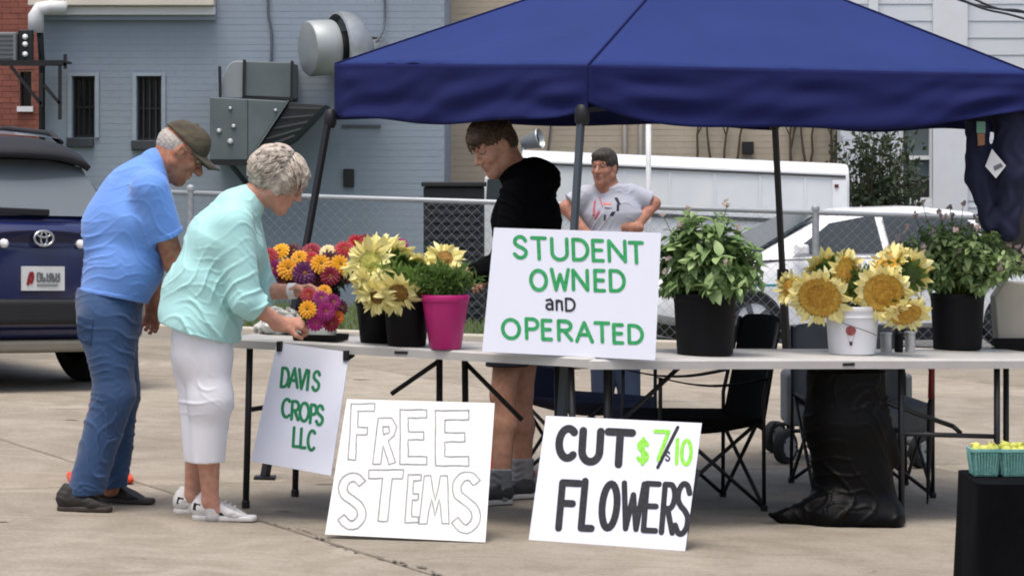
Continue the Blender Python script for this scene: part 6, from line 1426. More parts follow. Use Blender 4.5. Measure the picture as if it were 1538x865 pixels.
# ---- zinnias
def zinnia_mesh():
    mb = MB()
    for ring, (n, r0, r1, tilt) in enumerate(((15, 0.3, 1.0, 0.12), (13, 0.22, 0.82, 0.35), (10, 0.16, 0.6, 0.62), (7, 0.1, 0.38, 0.95))):
        for k in range(n):
            a = 2 * math.pi * (k + 0.5 * ring) / n; d = V((math.cos(a), math.sin(a), 0)); s = V((-d.y, d.x, 0)); w = math.pi * r1 / n * 0.78
            q = lambda t, o: d * (r0 + (r1 - r0) * t) + s * o + V((0, 0, tilt * (r1 - r0) * t + 0.05 * ring - 0.12 * t * t + 0.06 * (1 - (o / w) ** 2 if w else 0)))
            vs = [q(0, -w * 0.5), q(0, w * 0.5), q(0.6, w), q(0.95, w * 0.75), q(1.02, 0), q(0.95, -w * 0.75), q(0.6, -w), q(0.5, 0)]
            mb.add(vs, [(0, 1, 7), (1, 2, 7), (2, 3, 7), (3, 4, 7), (4, 5, 7), (5, 6, 7), (6, 0, 7)])
    me = mb.mesh(); me.shade_smooth(); return me
ZC = {'red': ('b81f2c', '8c1420'), 'crimson': ('a3163a', '6e0e26'), 'magenta': ('b0237e', '7c1458'), 'purple': ('7a2a6e', '521a4c'), 'maroon': ('5e1428', '3c0c1a'), 'yellow': ('f0b81e', 'd99410'), 'orange': ('e8852a', 'cf6418'), 'coral': ('dc5a4a', 'b83c34'), 'cream': ('ece2b8', 'd8c888')}
ZM = {}
for k_, c in ZC.items():
    me = zinnia_mesh(); me.name = 'zinnia_head'; me.materials.append(leafmat('zinnia_' + k_, *c)); ZM[k_] = me
zc = MB().lathe((0, 0, 0.1), [(0.3, -0.1), (0.3, 0.06), (0.2, 0.14), (0, 0.18)], 12).mesh(); zc.name = 'zinnia_centre'; zc.shade_smooth(); zc.materials.append(mat('zinnia_eye', '8a6418', 0.9, scale=20, c2='4a3410'))
def zinnia(label, x, y, Y, nrm, r, colr, root_c, group):
    pos = P(x, y, Y); z = thing('zinnia', label, 'flower', pos, group)
    nrm = nrm.normalized(); sd, u = frame(nrm, V((0.1, 0.2, 1)))
    M = Matrix.Translation(pos) @ Matrix((sd, u, nrm)).transposed().to_4x4() @ Matrix.Rotation(R.uniform(0, 6), 4, 'Z') @ Matrix.Scale(r, 4)
    inst('flower_head', ZM[colr], z, M); inst('centre', zc, z, M)
    MB().tube([pos - nrm * 0.002, pos - nrm * 0.04, (pos - nrm * 0.04).lerp(root_c, 0.5) + V((0, 0, 0.02)), root_c], 0.0035, 6).build('stem', M_stem, z, smooth=True)
zr = bZ + V((0, 0, 0.14))
ORD = ('leftmost', 'second from left', 'third from left', 'fourth from left', 'fifth from left', 'sixth from left', 'seventh from left')
def ranked(lst, key):
    out = {}
    for i, q in enumerate(lst): out.setdefault(key(q), []).append(i)
    return {i: (ORD[sorted(v, key=lambda j: lst[j][0]).index(i)] + ' ' if len(v) > 1 else '') for v in out.values() for i in v}
ZB = ((404, 385, 0.02, 13, 'red'), (421, 378, 0.05, 13, 'yellow'), (411, 405, -0.02, 14, 'magenta'), (433, 404, -0.07, 15, 'yellow'), (450, 388, 0.0, 12, 'yellow'), (441, 378, 0.1, 13, 'maroon'),
    (467, 378, 0.1, 14, 'crimson'), (467, 389, 0.0, 11, 'red'), (457, 411, -0.08, 16, 'purple'), (482, 397, -0.06, 14, 'yellow'), (494, 390, 0.02, 13, 'maroon'), (492, 378, 0.08, 11, 'cream'),
    (511, 398, -0.04, 14, 'yellow'), (496, 415, -0.08, 13, 'crimson'), (518, 375, 0.06, 14, 'red'), (538, 366, 0.14, 15, 'red'), (552, 362, 0.18, 11, 'crimson'), (400, 398, 0.06, 12, 'magenta'), (474, 423, -0.05, 12, 'maroon'),
    (520, 412, -0.02, 12, 'maroon'), (604, 366, 0.24, 9, 'magenta'), (428, 424, -0.04, 12, 'maroon'), (443, 430, 0.0, 12, 'crimson'), (507, 380, 0.12, 11, 'crimson'))
rk_ = ranked(ZB, lambda q: (q[4], q[0] > 530))
for i_, (x, y, dY, r, c) in enumerate(ZB):
    where = 'at the back of the bunch behind the pale sunflowers' if x > 530 else 'in the mixed bunch at the left end of the table'
    zinnia('%s%s zinnia %s' % (rk_[i_], c, where), x, y, bZ.y + dY, V((R.uniform(-0.5, 0.5) + (x - 470) / 250, -1.0, 0.45 + (400 - y) / 70)), 1.25 * r / 352, c, zr, 'zinnias in the bucket')
bq = P(452, 492, 11.70)
ZQ = ((462, 465, -0.09, 14, 'yellow'), (463, 443, -0.04, 13, 'red'), (482, 448, -0.06, 13, 'magenta'), (489, 468, -0.08, 15, 'magenta'), (474, 484, -0.07, 14, 'magenta'), (497, 485, -0.05, 14, 'crimson'), (500, 454, 0.0, 14, 'magenta'), (512, 462, 0.04, 13, 'maroon'), (488, 437, 0.02, 11, 'yellow'), (508, 476, 0.02, 11, 'orange'))
rk_ = ranked(ZQ, lambda q: q[4])
for i_, (x, y, dY, r, c) in enumerate(ZQ):
    zinnia('%s%s zinnia in the bouquet held by the woman' % (rk_[i_], c), x, y, 11.72 + dY, V(((x - 478) / 60 + 0.15, -0.9, 0.25 + (460 - y) / 70)), r / 356, c, bq + V((R.uniform(-0.01, 0.01), R.uniform(-0.01, 0.01), 0)), 'zinnias in the bouquet')
# container under the bouquet, tray and crumpled paper
jb = TS(TL, 482, 512)
jar = thing('jar', 'clear squat jar in a black tray under the bouquet', 'jar', jb)
MB().lathe(jb + V((0, 0, 0.012)), [(0.06, 0), (0.068, 0.006), (0.07, 0.05), (0.064, 0.058), (0.067, 0.066), (0.06, 0.066), (0.06, 0.01), (0, 0.008)], 24).build('body', mat('jar_glass', 'c3ccc8', 0.12, scale=6, c2='8e9a94', spec=0.7), jar, auto=True)
try_ = thing('tray', 'flat black plastic tray on the left table edge', 'tray', jb)
MB().obox(jb + V((0, 0, 0.0065)), TL.U * 0.1, TL.V * 0.075, V((0, 0, 0.005))).build('tray_base', M_bpot, try_, bevel=0.004)
for sgn in (-1, 1):
    MB().obox(jb + TL.V * 0.073 * sgn + V((0, 0, 0.021)), TL.U * 0.1, TL.V * 0.003, V((0, 0, 0.0095))).build('tray_side', M_bpot, try_); MB().obox(jb + TL.U * 0.098 * sgn + V((0, 0, 0.021)), TL.U * 0.003, TL.V * 0.069, V((0, 0, 0.0095))).build('tray_side', M_bpot, try_)
pb = TS(TL, 422, 502)
pp = thing('paper_wrap', 'crumpled white wrapping paper under the woman\'s arms', 'paper', pb)
body('sheet', [e_(pb + V((0, 0.02, 0.06)), (0.085, 0.09, 0.055), None, 0.02), e_(pb + V((0.04, -0.03, 0.045)), (0.06, 0.06, 0.045), None, 0.02), e_(pb + V((-0.05, 0.0, 0.03)), (0.06, 0.08, 0.032), None, 0.02)], 0.005, mat('paper_white', 'cfd0cc', 0.6, scale=20, c2='a9aaa6'), pp, cuts=[(pb + V((0, 0, 0.001)), -UPZ)],
     wrinkle=folds(0.013, [((0.7, 0.3, 0.5), 0.07, (0.3, 1, 0.4), 1), ((-0.5, 0.8, 0.6), 0.05, (1, 0.2, 0.7), 0.8), ((0.2, -0.4, 1), 0.035, (1, 1, 0), 0.6)]))

# ---- leafy herbs
def herb(label, base, toph, ctr, rad, stems, per, L, Wd, cols, tips=None, seed=1, parts=280, extra=0, up=0.5):
    rg_ = random.Random(seed)
    root = thing('herb_plant', label, 'plant', base)
    lms = [leaf_mesh(L, Wd, 0.3, cu, 5, 0.75) for cu in (0.1, 0.4, 0.7)]
    ml = leafmat('herb_' + str(seed), *cols)
    for q in lms: q.materials.append(ml)
    stm = MB(); ex = MB(); tp_ = MB(); cnt = 0; spots = []
    for k in range(stems):
        a = rg_.uniform(0, 2 * math.pi); ph = math.acos(rg_.uniform(-0.5, 1)); rr = rg_.uniform(0.55, 1.0)
        tip = ctr + V((rad[0] * math.sin(ph) * math.cos(a), rad[1] * math.sin(ph) * math.sin(a), rad[2] * math.cos(ph))) * rr
        b = base + V((rg_.uniform(-0.07, 0.07), rg_.uniform(-0.07, 0.07), toph * 0.82)); m = b.lerp(tip, 0.55) + V((0, 0, 0.04))
        stm.tube([b, m, tip], [0.005, 0.004, 0.0025], 5)
        for i in range(per):
            t = 0.38 + 0.62 * (i + rg_.random()) / per
            p = b.lerp(m, t / 0.55) if t < 0.55 else m.lerp(tip, (t - 0.55) / 0.45)
            sdir_ = (tip - b).normalized(); az = i * 2.4 + rg_.uniform(-0.4, 0.4); s_, u_ = frame(sdir_)
            d = (s_ * math.cos(az) + u_ * math.sin(az)) + sdir_ * rg_.uniform(0.0, 0.8) + V((0, 0, rg_.uniform(-0.5, 0.4)))
            spots.append((p, d, rg_.uniform(-0.5, 0.5), rg_.uniform(0.6, 1.15) * (1.1 - 0.35 * t)))
        if tips and rg_.random() < tips[1]:
            tt = tip + (tip - b).normalized() * rg_.uniform(0.02, 0.07) + V((0, 0, 0.02)); stm.tube([tip, tt], 0.0016, 4)
            for q in range(7): 
                c = tt + V((rg_.gauss(0, 0.006), rg_.gauss(0, 0.006), rg_.gauss(0, 0.007))); tp_.obox(c, V((0.005, 0, 0.002)), V((0, 0.005, 0)), V((-0.001, 0, 0.005)))
    rg_.shuffle(spots)
    spots.sort(key=lambda q: q[0].y)
    for k, (p, d, rl, s) in enumerate(spots):
        M = orient(p, d, rl, s)
        if k < parts: inst('leaf', lms[k % 3], root, M)
        else: ex.add([M @ V(v) for v in ((0, 0, 0), (Wd * 0.9, L * 0.4, Wd * 0.3), (0, L, -L * 0.3), (-Wd * 0.9, L * 0.4, Wd * 0.3), (0, L * 0.45, 0))], [(0, 1, 4), (1, 2, 4), (2, 3, 4), (3, 0, 4)])
    stm.build('stems', M_stem, root, smooth=True)
    if ex.v: ex.build('leaves', ml, root, kind='stuff')
    if tp_.v: tp_.build('blossom', mat('blossom_%d' % seed, tips[0], 0.8, scale=80, c2='a08888'), root, kind='stuff')
    return root
ctrH = P(1060, 400, bH.y); herb('bushy green herb with broad leaves beside the student sign', bH, 0.268, ctrH, (0.265, 0.25, 0.25), 92, 20, 0.088, 0.027, ('a8c084', '62824a'), ('d3c6ba', 0.25), 11, 290)
ctrK = P(1447, 396, bK.y); herb('wide green herb with tiny leaves and pinkish blossoms at the right', bK, 0.265, ctrK, (0.325, 0.27, 0.245), 130, 28, 0.062, 0.02, ('a4ba80', '5c7844'), ('d2bcb4', 0.3), 12, 290)
# feathery greens in the pink pot and between the sunflowers
def feather(label, base, ctr, rad, n, cols, seed, L=0.05):
    rg_ = random.Random(seed); root = thing('feathery_greens', label, 'greenery', base); stm = MB(); lf_ = MB()
    for k in range(n):
        a = rg_.uniform(0, 6.28); ph = math.acos(rg_.uniform(-0.3, 1)); tip = ctr + V((rad[0] * math.sin(ph) * math.cos(a), rad[1] * math.sin(ph) * math.sin(a), rad[2] * math.cos(ph))) * rg_.uniform(0.5, 1)
        b = base + V((rg_.uniform(-0.05, 0.05), rg_.uniform(-0.05, 0.05), 0)); m = b.lerp(tip, 0.5) + V((0, 0, 0.03)); stm.tube([b, m, tip], 0.002, 4)
        for q in range(34):
            t = 0.3 + 0.7 * rg_.random(); p = b.lerp(m, t * 2) if t < 0.5 else m.lerp(tip, t * 2 - 1)
            d = (tip - b).normalized() * 0.6 + V((rg_.gauss(0, 0.6), rg_.gauss(0, 0.6), rg_.gauss(0.1, 0.6))); M = orient(p, d, 0, rg_.uniform(0.5, 1.2))
            lf_.add([M @ V(v) for v in ((-0.003, 0, 0), (0.003, 0, 0), (0.0035, L * 0.6, 0.002), (0, L, -0.006), (-0.0035, L * 0.6, 0.002))], [(0, 1, 2, 3, 4)])
    stm.build('stems', M_stem, root); lf_.build('fronds', leafmat('frond_%d' % seed, *cols), root, kind='stuff')
feather('dark green feathery foliage filling the pink pot', bP + V((0, 0, 0.19)), P(664, 425, bP.y + 0.02), (0.16, 0.13, 0.09), 70, ('93b262', '557636'), 21)
feather('green sunflower foliage in the middle of the pale bunch', bB + V((0, 0, 0.16)), P(590, 412, bB.y + 0.02), (0.13, 0.1, 0.1), 34, ('94b264', '507030'), 22, 0.06)
feather('dark foliage under the zinnias in the left bucket', bZ + V((0, 0, 0.15)), P(478, 415, bZ.y + 0.05), (0.2, 0.12, 0.08), 40, ('4f6a38', '26381c'), 23, 0.06)
feather('loose leaves behind the hanging sunflower of the white bucket', bW + V((0, 0, 0.17)), P(1290, 425, bW.y + 0.02), (0.13, 0.1, 0.06), 26, ('7d9a4c', '3f5a26'), 24, 0.06)
# small tins by the white bucket
M_tin = mat('tin', 'c2c6c8', 0.3, metal=0.6, scale=8)
for k, (x, r, h, m, lab) in enumerate(((1331, 0.026, 0.09, M_tin, 'silver tin next to the white bucket'), (1350, 0.02, 0.085, M_bpot, 'small black cup between the silver tins'), (1367, 0.024, 0.095, M_tin, 'silver tin beside the right-hand black pot'))):
    b = TS(TR, x, 529); j = thing('tin', lab, 'tin', b)
    MB().lathe(b, [(r * 0.96, 0.001), (r, 0.004), (r, h), (r * 0.9, h + 0.002), (r * 0.88, 0.02), (0, 0.02)], 18).build('can', m, j, auto=True)
    MB().lathe(b, [(r + 0.0015, h * 0.9), (r + 0.003, h * 0.95), (r + 0.0015, h)], 18, caps=False).build('rim', m, j, auto=True)
# pale paper bag standing in a black crate
bb = TS(TR, 1545, 524)
bg = thing('paper_bag', 'pale grey paper bag standing in the black crate', 'bag', bb); Yb_ = bb.y
MB().poly_prism([P(x, y, Yb_ - 0.04) for x, y in ((1499, 512), (1494, 446), (1500, 438), (1510, 421), (1528, 424), (1580, 428), (1586, 512))], (0, 0.14, 0)).build('bag', mat('pale_bag', 'b7b3a6', 0.7, scale=6), bg, bevel=0.008)
ct = thing('crate', 'black plastic crate at the right end of the table', 'crate', bb)
MB().poly_prism([P(x, y, Yb_ - 0.07) for x, y in ((1497, 530), (1491, 508), (1600, 508), (1596, 530))], (0, 0.025, 0)).build('crate_front', M_bpot, ct, bevel=0.004)
MB().poly_prism([P(x, y, Yb_ + 0.12) for x, y in ((1499, 528), (1493, 508), (1600, 508), (1596, 528))], (0, 0.02, 0)).build('crate_back', M_bpot, ct)
MB().poly_prism([P(x, y, Yb_ - 0.044) for x, y in ((1499, 530), (1497, 524), (1600, 524), (1596, 530))], (0, 0.163, 0)).build('crate_floor', M_bpot, ct)

# ------------------------------------------------------------------ under and behind the tables
# black sack hanging from the right table
M_sack = mat('black_sack', '030304', 0.5, scale=9, spec=0.16)
Yk_ = 12.42
sk = thing('black_sack', 'large black plastic sack hanging from the table to the ground', 'sack', G(1270, 786))
zb = zg(1.5)
body('sack_body', [f_(P(1270, 548, Yk_), P(1272, 640, Yk_), 0.145, 0.148, V((1, 0, 0)), 1.2, 0.05), f_(P(1274, 640, Yk_), P(1284, 740, Yk_), 0.148, 0.145, V((1, 0, 0)), 1.2, 0.05), f_(P(1288, 700, Yk_), P(1312, 765, Yk_), 0.1, 0.09, V((1, 0, 0)), 1.0, 0.05),
     f_(P(1265, 765, Yk_ - 0.05), P(1290, 770, Yk_ - 0.05), 0.09, 0.09, V((1, 0, 0)), 1.4, 0.05), f_(P(1235, 772, Yk_ - 0.03), P(1335, 776, Yk_ - 0.02), 0.075, 0.065, V((0, 1, 0)), 2.2, 0.06), c_(P(1252, 768, Yk_ - 0.08), P(1180, 776, Yk_ - 0.1), 0.085, 0.036, 0.06), c_(P(1175, 777, Yk_ - 0.1), P(1158, 773, Yk_ - 0.1), 0.026, 0.012, 0.03), c_(P(1330, 660, Yk_), P(1345, 690, Yk_), 0.05, 0.03, 0.04)],
     0.006, M_sack, sk, cuts=[(V((0, 0, 0.001)), V((-0.032, 0, -1))), (P(1270, 556, Yk_), UPZ)],
     wrinkle=creases(0.007, [((1, 0.3, 0.1), 0.2, (0.2, 0.4, 1), 1), ((0.7, -0.4, -0.6), 0.16, (0.6, 1, 0.7), 0.8), ((0.3, 0.3, 0.9), 0.13, (1, 0.4, 0), 0.8)]))
# camp chairs
def chair(label, ctr, yaw, fab, frm, back_h=0.92, s=1.0):
    root = thing('camp_chair', label, 'chair', ctr)
    c, si = math.cos(yaw), math.sin(yaw)
    def L_(x, y, z): x, y = x * s, y * s; X = ctr.x + c * x - si * y; Y = ctr.y + si * x + c * y; return V((X, Y, z * s + zg(X)))
    ft_ = {(i, j): (0.27 * i, 0.25 * j, 0.012) for i in (-1, 1) for j in (-1, 1)}; se = {(i, j): (0.26 * i, 0.22 * j, 0.40) for i in (-1, 1) for j in (-1, 1)}
    pairs = [((-1, -1), (1, -1)), ((1, -1), (1, 1)), ((1, 1), (-1, 1)), ((-1, 1), (-1, -1))]
    for a, b in pairs:
        MB().tube([L_(*ft_[a]), L_(*se[b])], 0.0095, 7).build('leg', frm, root, smooth=True); MB().tube([L_(*ft_[b]), L_(*se[a])], 0.0095, 7).build('leg', frm, root, smooth=True)
    for i in (-1, 1):
        MB().tube([L_(0.27 * i, 0.25, 0.012), L_(0.265 * i, 0.25, 0.5), L_(0.25 * i, 0.33, back_h)], 0.0095, 7).build('back_post', frm, root, smooth=True)
        MB().tube([L_(0.27 * i, -0.25, 0.012), L_(0.27 * i, -0.25, 0.6)], 0.0095, 7).build('arm_post', frm, root, smooth=True)
        mb = MB(); mb.grid(lambda u, v: L_(0.27 * i + (v - 0.5) * 0.07, -0.26 + 0.52 * u, 0.6 - 0.035 * math.sin(math.pi * u) + 0.005), 8, 3); o = mb.build('armrest', fab, root, smooth=True); md = o.modifiers.new('s', 'SOLIDIFY'); md.thickness = 0.006
    for k, q in enumerate(ft_.values()): MB().lathe(L_(q[0], q[1], 0), [(0.016, 0), (0.018, 0.02), (0.012, 0.03)], 8).build('foot', frm, root)
    mb = MB(); mb.grid(lambda u, v: L_((u - 0.5) * 0.52, -0.25 + 0.5 * v, 0.42 - 0.09 * math.sin(math.pi * u) ** 0.7 * (0.6 + 0.4 * math.sin(math.pi * v))), 14, 10)
    o = mb.build('seat', fab, root, smooth=True); md = o.modifiers.new('s', 'SOLIDIFY'); md.thickness = 0.006
    mb = MB(); mb.grid(lambda u, v: L_((u - 0.5) * (0.53 - 0.03 * v), 0.25 + 0.09 * v + 0.05 * math.sin(math.pi * u), 0.36 + (back_h + 0.02 - 0.36 - 0.03 * (1 - math.sin(math.pi * u) ** 0.3)) * v), 14, 10)
    o = mb.build('backrest', fab, root, smooth=True); md = o.modifiers.new('s', 'SOLIDIFY'); md.thickness = 0.006
    mb = MB(); mb.grid(lambda u, v: L_((u - 0.5) * 0.5, -0.255, 0.42 - 0.12 * v - 0.05 * math.sin(math.pi * u)), 10, 4); o = mb.build('front_flap', fab, root, smooth=True); md = o.modifiers.new('s', 'SOLIDIFY'); md.thickness = 0.006
    return root
M_fb = mat('chair_black', '0d0e11', 0.9, spec=0.15, scale=14, bump=0.2, bscale=200); M_fn = mat('chair_navy', '1a2440', 0.9, scale=14, bump=0.2, bscale=200); M_fg = mat('chair_grey', '6a7072', 0.9, scale=14, bump=0.2, bscale=200)
chair('black folding camp chair behind the broad-leaved herb pot', V(((1040 - CX) * 12.95 / FPX, 12.95, zg(0.84))), math.radians(-74), M_fb, M_polb, 0.86)
chair('navy folding camp chair behind the cut flowers sign', V(((880 - CX) * 13.75 / FPX, 13.75, zg(0.36))), math.radians(62), M_fn, M_polb, 0.8)
chair('grey folding camp chair behind the black sack', V(((1293 - CX) * 13.75 / FPX, 13.75, zg(1.7))), math.radians(6), M_fg, M_polb, 0.72, 1.08)
# cart
wg = thing('wagon', 'low wagon with black rubber wheels behind the grey chair', 'wagon', V((1.85, 15.2, zg(1.85))))
def wgp(x, y, z): X = 1.82 + x; return V((X, 15.2 + y, z + zg(X)))
for sy in (-0.2, 0.2): MB().tube([wgp(-0.36, sy, 0.17), wgp(0.36, sy + 0.12, 0.17)], 0.011, 7).build('side_rail', M_polb, wg, smooth=True)
for sx in (-0.34, 0.34): MB().tube([wgp(sx, -0.24, 0.1), wgp(sx, 0.3, 0.1)], 0.009, 7).build('axle', M_polb, wg, smooth=True)
MB().obox(wgp(0, 0.06, 0.34), V((0.34, 0, 0)), V((0, 0.18, 0)), V((0, 0, 0.14))).build('fabric_tub', M_fg, wg, bevel=0.02)
for sx in (-0.36, 0.36):
    for sy in (-0.27, 0.33): wheel(wg, wgp(sx, sy, 0.088), V((0.75, -0.66, 0)), 0.088, 0.05, M_tyre, mat('wheel_grey', '8a8d90', 0.5))
# red grip tied on the chair leg
rg = thing('umbrella', 'folded black umbrella with red handle leaning on the grey chair', 'umbrella', G(1393, 757))
a_, b_ = G(1393, 757) + V((0, 0, 0.002)), P(1399, 556, 13.18)
MB().tube([a_, a_.lerp(b_, 0.1), a_.lerp(b_, 0.4), a_.lerp(b_, 0.75), a_.lerp(b_, 0.8)], [0.004, 0.008, 0.014, 0.017, 0.008], 8).build('canopy', M_polb, rg, smooth=True)
MB().tube([a_.lerp(b_, 0.79), a_.lerp(b_, 0.9), b_, b_ + V((-0.02, 0, 0.04)), b_ + V((-0.05, 0, 0.03))], 0.014, 8).build('handle', mat('red_grip', '8e2018', 0.5), rg, smooth=True)
# traffic cones
M_or = mat('cone_orange', 'e8471c', 0.5, var=0.1, scale=6)
def cone(label, p, group):
    root = thing('traffic_cone', label, 'cone', p, group)
    MB().obox(p + V((0, 0, 0.017)), V((0.145, 0.03, 0)), V((-0.03, 0.145, 0)), V((0, 0, 0.015))).build('base', M_or, root, bevel=0.012)
    MB().lathe(p + V((0, 0, 0.033)), [(0.115, 0), (0.11, 0.02), (0.032, 0.42), (0.026, 0.43), (0.02, 0.42)], 24).build('cone_body', M_or, root, auto=True)
cone('orange traffic cone behind the legs of the man in jeans', G(150, 722), 'traffic cones'); cone('orange traffic cone behind the bare legs of the boy', G(752, 712), 'traffic cones')
# hanging navy jacket
hj = thing('hanging_bag', 'dark navy cloth bag with white diamond tag hanging at the right', 'bag', P(1497, 350, 13.1)); Yj = 13.1
body('cloth', [f_(P(1468, 175, Yj), P(1470, 270, Yj), 0.05, 0.055, V((1, 0, 0)), 1.1, 0.03), f_(P(1472, 270, Yj), P(1488, 338, Yj), 0.052, 0.036, V((1, 0, 0)), 1.1, 0.03), f_(P(1516, 175, Yj), P(1520, 260, Yj - 0.01), 0.07, 0.075, V((1, 0, 0)), 1.1, 0.02), f_(P(1520, 260, Yj), P(1516, 348, Yj), 0.072, 0.05, V((1, 0, 0)), 1.0, 0.03)], 0.005, mat('navy_cloth', '171d3a', 0.85, scale=9, bump=0.2, bscale=200), hj,
     wrinkle=folds(0.006, [((1, 0.3, 0.05), 0.075, (0.05, 0.1, 1), 1), ((0.9, -0.2, -0.15), 0.05, (0.1, 0.3, 0.6), 0.5)]))
MB().poly_prism([P(x, y, Yj - 0.098) for x, y in ((1490, 224), (1511, 249), (1496, 268), (1480, 250))], (0, 0.004, 0)).build('tag', mat('tag_white', 'e2e4e6', 0.6), hj)
MB().poly_prism([P(x, y, Yj - 0.1) for x, y in ((1492, 250), (1503, 245), (1507, 250), (1494, 257))], (0, 0.0015, 0)).build('tag_print', mat('tag_grey', '6c7076', 0.6), hj)
MB().poly_prism([P(x, y, Yj - 0.075) for x, y in ((1467, 183), (1480, 183), (1480, 200), (1467, 200))], (0, 0.004, 0)).build('teal_label', mat('label_teal', '7fb3a2', 0.6), hj)
MB().poly_prism([P(x, y, Yj - 0.075) for x, y in ((1468, 200.5), (1479, 200.5), (1479, 218), (1469, 219))], (0, 0.004, 0)).build('tan_label', mat('label_tan', 'a8785a', 0.6), hj)
dw = MB().box(1.32 + 1.12, 3.2, 13.9, 14.0, 1.0, 1.9); dwo = dw.build('dark_panel', mat('panel_dark', '2f2b2b', 0.8), None); tag(dwo, 'dark brown cloth panel hanging behind the navy bag', 'panel'); dwo.name = 'tent_side_panel'
# support strut behind the CUT FLOWERS sign
a_, b_ = s3.hit(1040, 700, -0.02), G(1036, 816)
MB().obox(s3.hit(1030, 760, -0.02), (s3.hit(1052, 700, -0.02) - s3.hit(1031, 815, -0.02)) * 0.48, V((0.03, 0, 0)), V((0, 0.006, 0))).build('back_strut', M_polb, s3.root)

# ------------------------------------------------------------------ covered stand with berry baskets, right foreground
Yc = 8.4
D_ = 0.42; cz = CAMZ - (705 - HZ) * (Yc + D_) / FPX; cx0 = (1437 - CX) * (Yc + D_) / FPX
cl = thing('covered_table', 'small table under a black cloth in the right foreground', 'table', (cx0 + 0.4, Yc + 0.3, zg(1.7)))
mb = MB(); W_ = 0.9
out = []
for (qx, qy, a0) in ((W_ - 0.03, D_ - 0.03, 0), (0.03, D_ - 0.03, 90), (0.03, 0.03, 180), (W_ - 0.03, 0.03, 270)):
    for k in range(6):
        a = math.radians(a0 + 90 * k / 5); out.append((qx + 0.03 * math.cos(a), qy + 0.03 * math.sin(a)))
for a, b in ((0, 0),): pass
def dens(o):
    r = []
    for p, q in zip(o, o[1:] + o[:1]):
        L = math.hypot(q[0] - p[0], q[1] - p[1]); n = max(1, int(L / 0.03))
        r += [(p[0] + (q[0] - p[0]) * k / n, p[1] + (q[1] - p[1]) * k / n) for k in range(n)]
    return r
out = dens(out); n = len(out); rows = 14
for j in range(rows + 1):
    t = j / rows
    for k, (x, y) in enumerate(out):
        fl_ = 0.018 * t + 0.010 * t * math.sin(k * 0.55 + 1.5 * math.sin(k * 0.17)) + 0.004 * math.sin(k * 1.3 + t * 4) * t
        ddx, ddy = x - W_ / 2, y - D_ / 2; l = math.hypot(ddx, ddy); X = cx0 + x + ddx / l * fl_; Y = Yc + y + ddy / l * fl_
        z0 = zg(X) + 0.004; zt = cz - (0.006 if j == 0 else 0); mb.v.append((X, Y, zt + (z0 - zt) * t if j else cz))
mb.f = [(j * n + k, j * n + (k + 1) % n, (j + 1) * n + (k + 1) % n, (j + 1) * n + k) for j in range(rows) for k in range(n)] + [tuple(range(n))]
mb.build('cloth', mat('black_cloth', '08080b', 0.95, scale=12, c2='0d0d11', bump=0.3, bscale=220, spec=0.08), cl, auto=True)
for qx in (0.06, W_ - 0.06):
    for qy in (0.06, D_ - 0.06): MB().tube([(cx0 + qx, Yc + qy, zg(cx0) - 0.02), (cx0 + qx, Yc + qy, cz - 0.01)], 0.015, 6).build('leg', M_tleg, cl)
M_teal = mat('pulp_teal', '7fb5ad', 0.8, scale=20, c2='629a92', bump=0.4, bscale=120)
M_fruit = leafmat('yellow_squash', 'e8e07a', 'b7c24c'); fm = None
fr_ = surface([e_((0, 0, 0), (0.019, 0.019, 0.016), None, 0.004), c_((0, 0, 0.012), (0.003, 0, 0.024), 0.006, 0.004, 0.006)], 0.004); fr_.name = 'squash'; fr_.materials.append(M_fruit); fr_.shade_smooth()
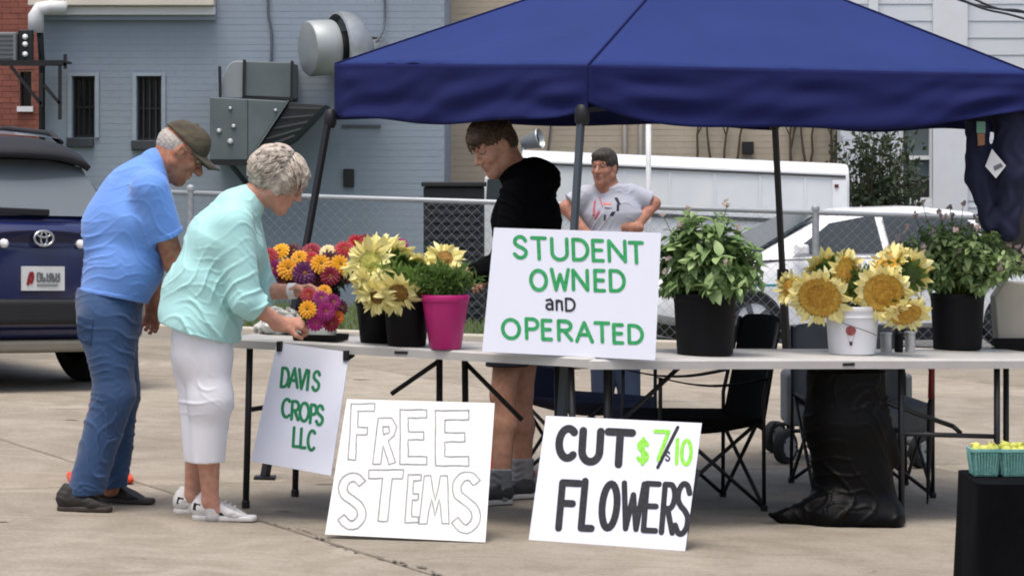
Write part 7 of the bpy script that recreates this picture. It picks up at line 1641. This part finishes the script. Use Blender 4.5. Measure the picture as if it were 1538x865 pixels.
for k, (x, y, dY, lab) in enumerate(((1478, 716, 0.25, 'teal berry basket of pale yellow squash, leftmost on the black cloth'), (1522, 719, 0.24, 'teal berry basket of pale yellow squash, second on the black cloth'), (1566, 716, 0.25, 'teal berry basket of pale yellow squash at the frame edge'))):
    c = V(((x - CX) * (Yc + dY) / FPX, Yc + dY, cz)); bk = thing('berry_basket', lab, 'basket', c)
    mb = MB(); hw0, hw1, hh = 0.036, 0.0445, 0.085; ns = 8
    for sgn in range(4):
        a = sgn * math.pi / 2; ex_, ey_ = V((math.cos(a), math.sin(a), 0)), V((-math.sin(a), math.cos(a), 0))
        MB().hexa([c + ex_ * hw0 - ey_ * hw0 * 0.93 + V((0, 0, 0.002)), c + ex_ * hw0 + ey_ * hw0 * 0.93 + V((0, 0, 0.002)), c + ex_ * (hw0 - 0.003) + ey_ * hw0 * 0.9 + V((0, 0, 0.002)), c + ex_ * (hw0 - 0.003) - ey_ * hw0 * 0.9 + V((0, 0, 0.002)), c + ex_ * hw1 - ey_ * hw1 * 0.95 + V((0, 0, hh)), c + ex_ * hw1 + ey_ * hw1 * 0.95 + V((0, 0, hh)), c + ex_ * (hw1 - 0.003) + ey_ * hw1 * 0.92 + V((0, 0, hh)), c + ex_ * (hw1 - 0.003) - ey_ * hw1 * 0.92 + V((0, 0, hh))]).build('side', M_teal, bk)
        for q in range(ns):
            t = (q + 0.5) / ns * 2 - 1
            MB().bar(c + ex_ * (hw0 + 0.002) + ey_ * hw0 * 0.85 * t + V((0, 0, 0.006)), c + ex_ * (hw1 + 0.002) + ey_ * hw1 * 0.85 * t + V((0, 0, hh - 0.012)), 0.0045, 0.005).build('rib', M_teal, bk)
        MB().bar(c + ex_ * (hw1 + 0.001) - ey_ * hw1 + V((0, 0, hh - 0.004)), c + ex_ * (hw1 + 0.001) + ey_ * hw1 + V((0, 0, hh - 0.004)), 0.006, 0.01).build('rim', M_teal, bk)
    MB().obox(c + V((0, 0, 0.003)), V((hw0 * 0.9, 0, 0)), V((0, hw0 * 0.9, 0)), V((0, 0, 0.002))).build('bottom', M_teal, bk)
    for q in range(9):
        p = c + V((-0.024 + 0.024 * (q % 3) + R.uniform(-0.004, 0.004), -0.024 + 0.024 * (q // 3) + R.uniform(-0.004, 0.004), hh - 0.006 + R.uniform(-0.006, 0.01)))
        o = bpy.data.objects.new('squash', fr_); col.objects.link(o); o.location = p; o.rotation_euler = (R.uniform(-1, 1), R.uniform(-1, 1), R.uniform(0, 6)); o.scale = (R.uniform(0.75, 1.05),) * 3
        tag(o, 'small pale yellow squash at the %s %s of %s' % (('front', 'middle', 'back')[q // 3], ('left', 'centre', 'right')[q % 3], ('the leftmost teal basket', 'the second teal basket', 'the frame-edge teal basket')[k]), 'squash', 'squash in the berry baskets')
# smooth grey boulder by the kerb
bo = G(232, 512); bo.y = 24.6
rk = thing('boulder', 'smooth blue-grey boulder beside the kerb behind the woman', 'rock', V((bx(232, 24.6), 24.6, zg(-3.1))))
body('rock', [e_(V((bx(232, 24.6), 24.6, zg(-3.1) + 0.02)), (0.2, 0.16, 0.19), None, 0.02)], 0.012, mat('rock', '8a929b', 0.85, scale=9, c2='70777e', bump=0.3), rk, cuts=[(V((0, 0, zg(-3.1) - 0.03)), -UPZ)], wrinkle=folds(0.012, [((0.7, 0.3, 0.5), 0.2, (0.3, 1, 0.4), 1)]))
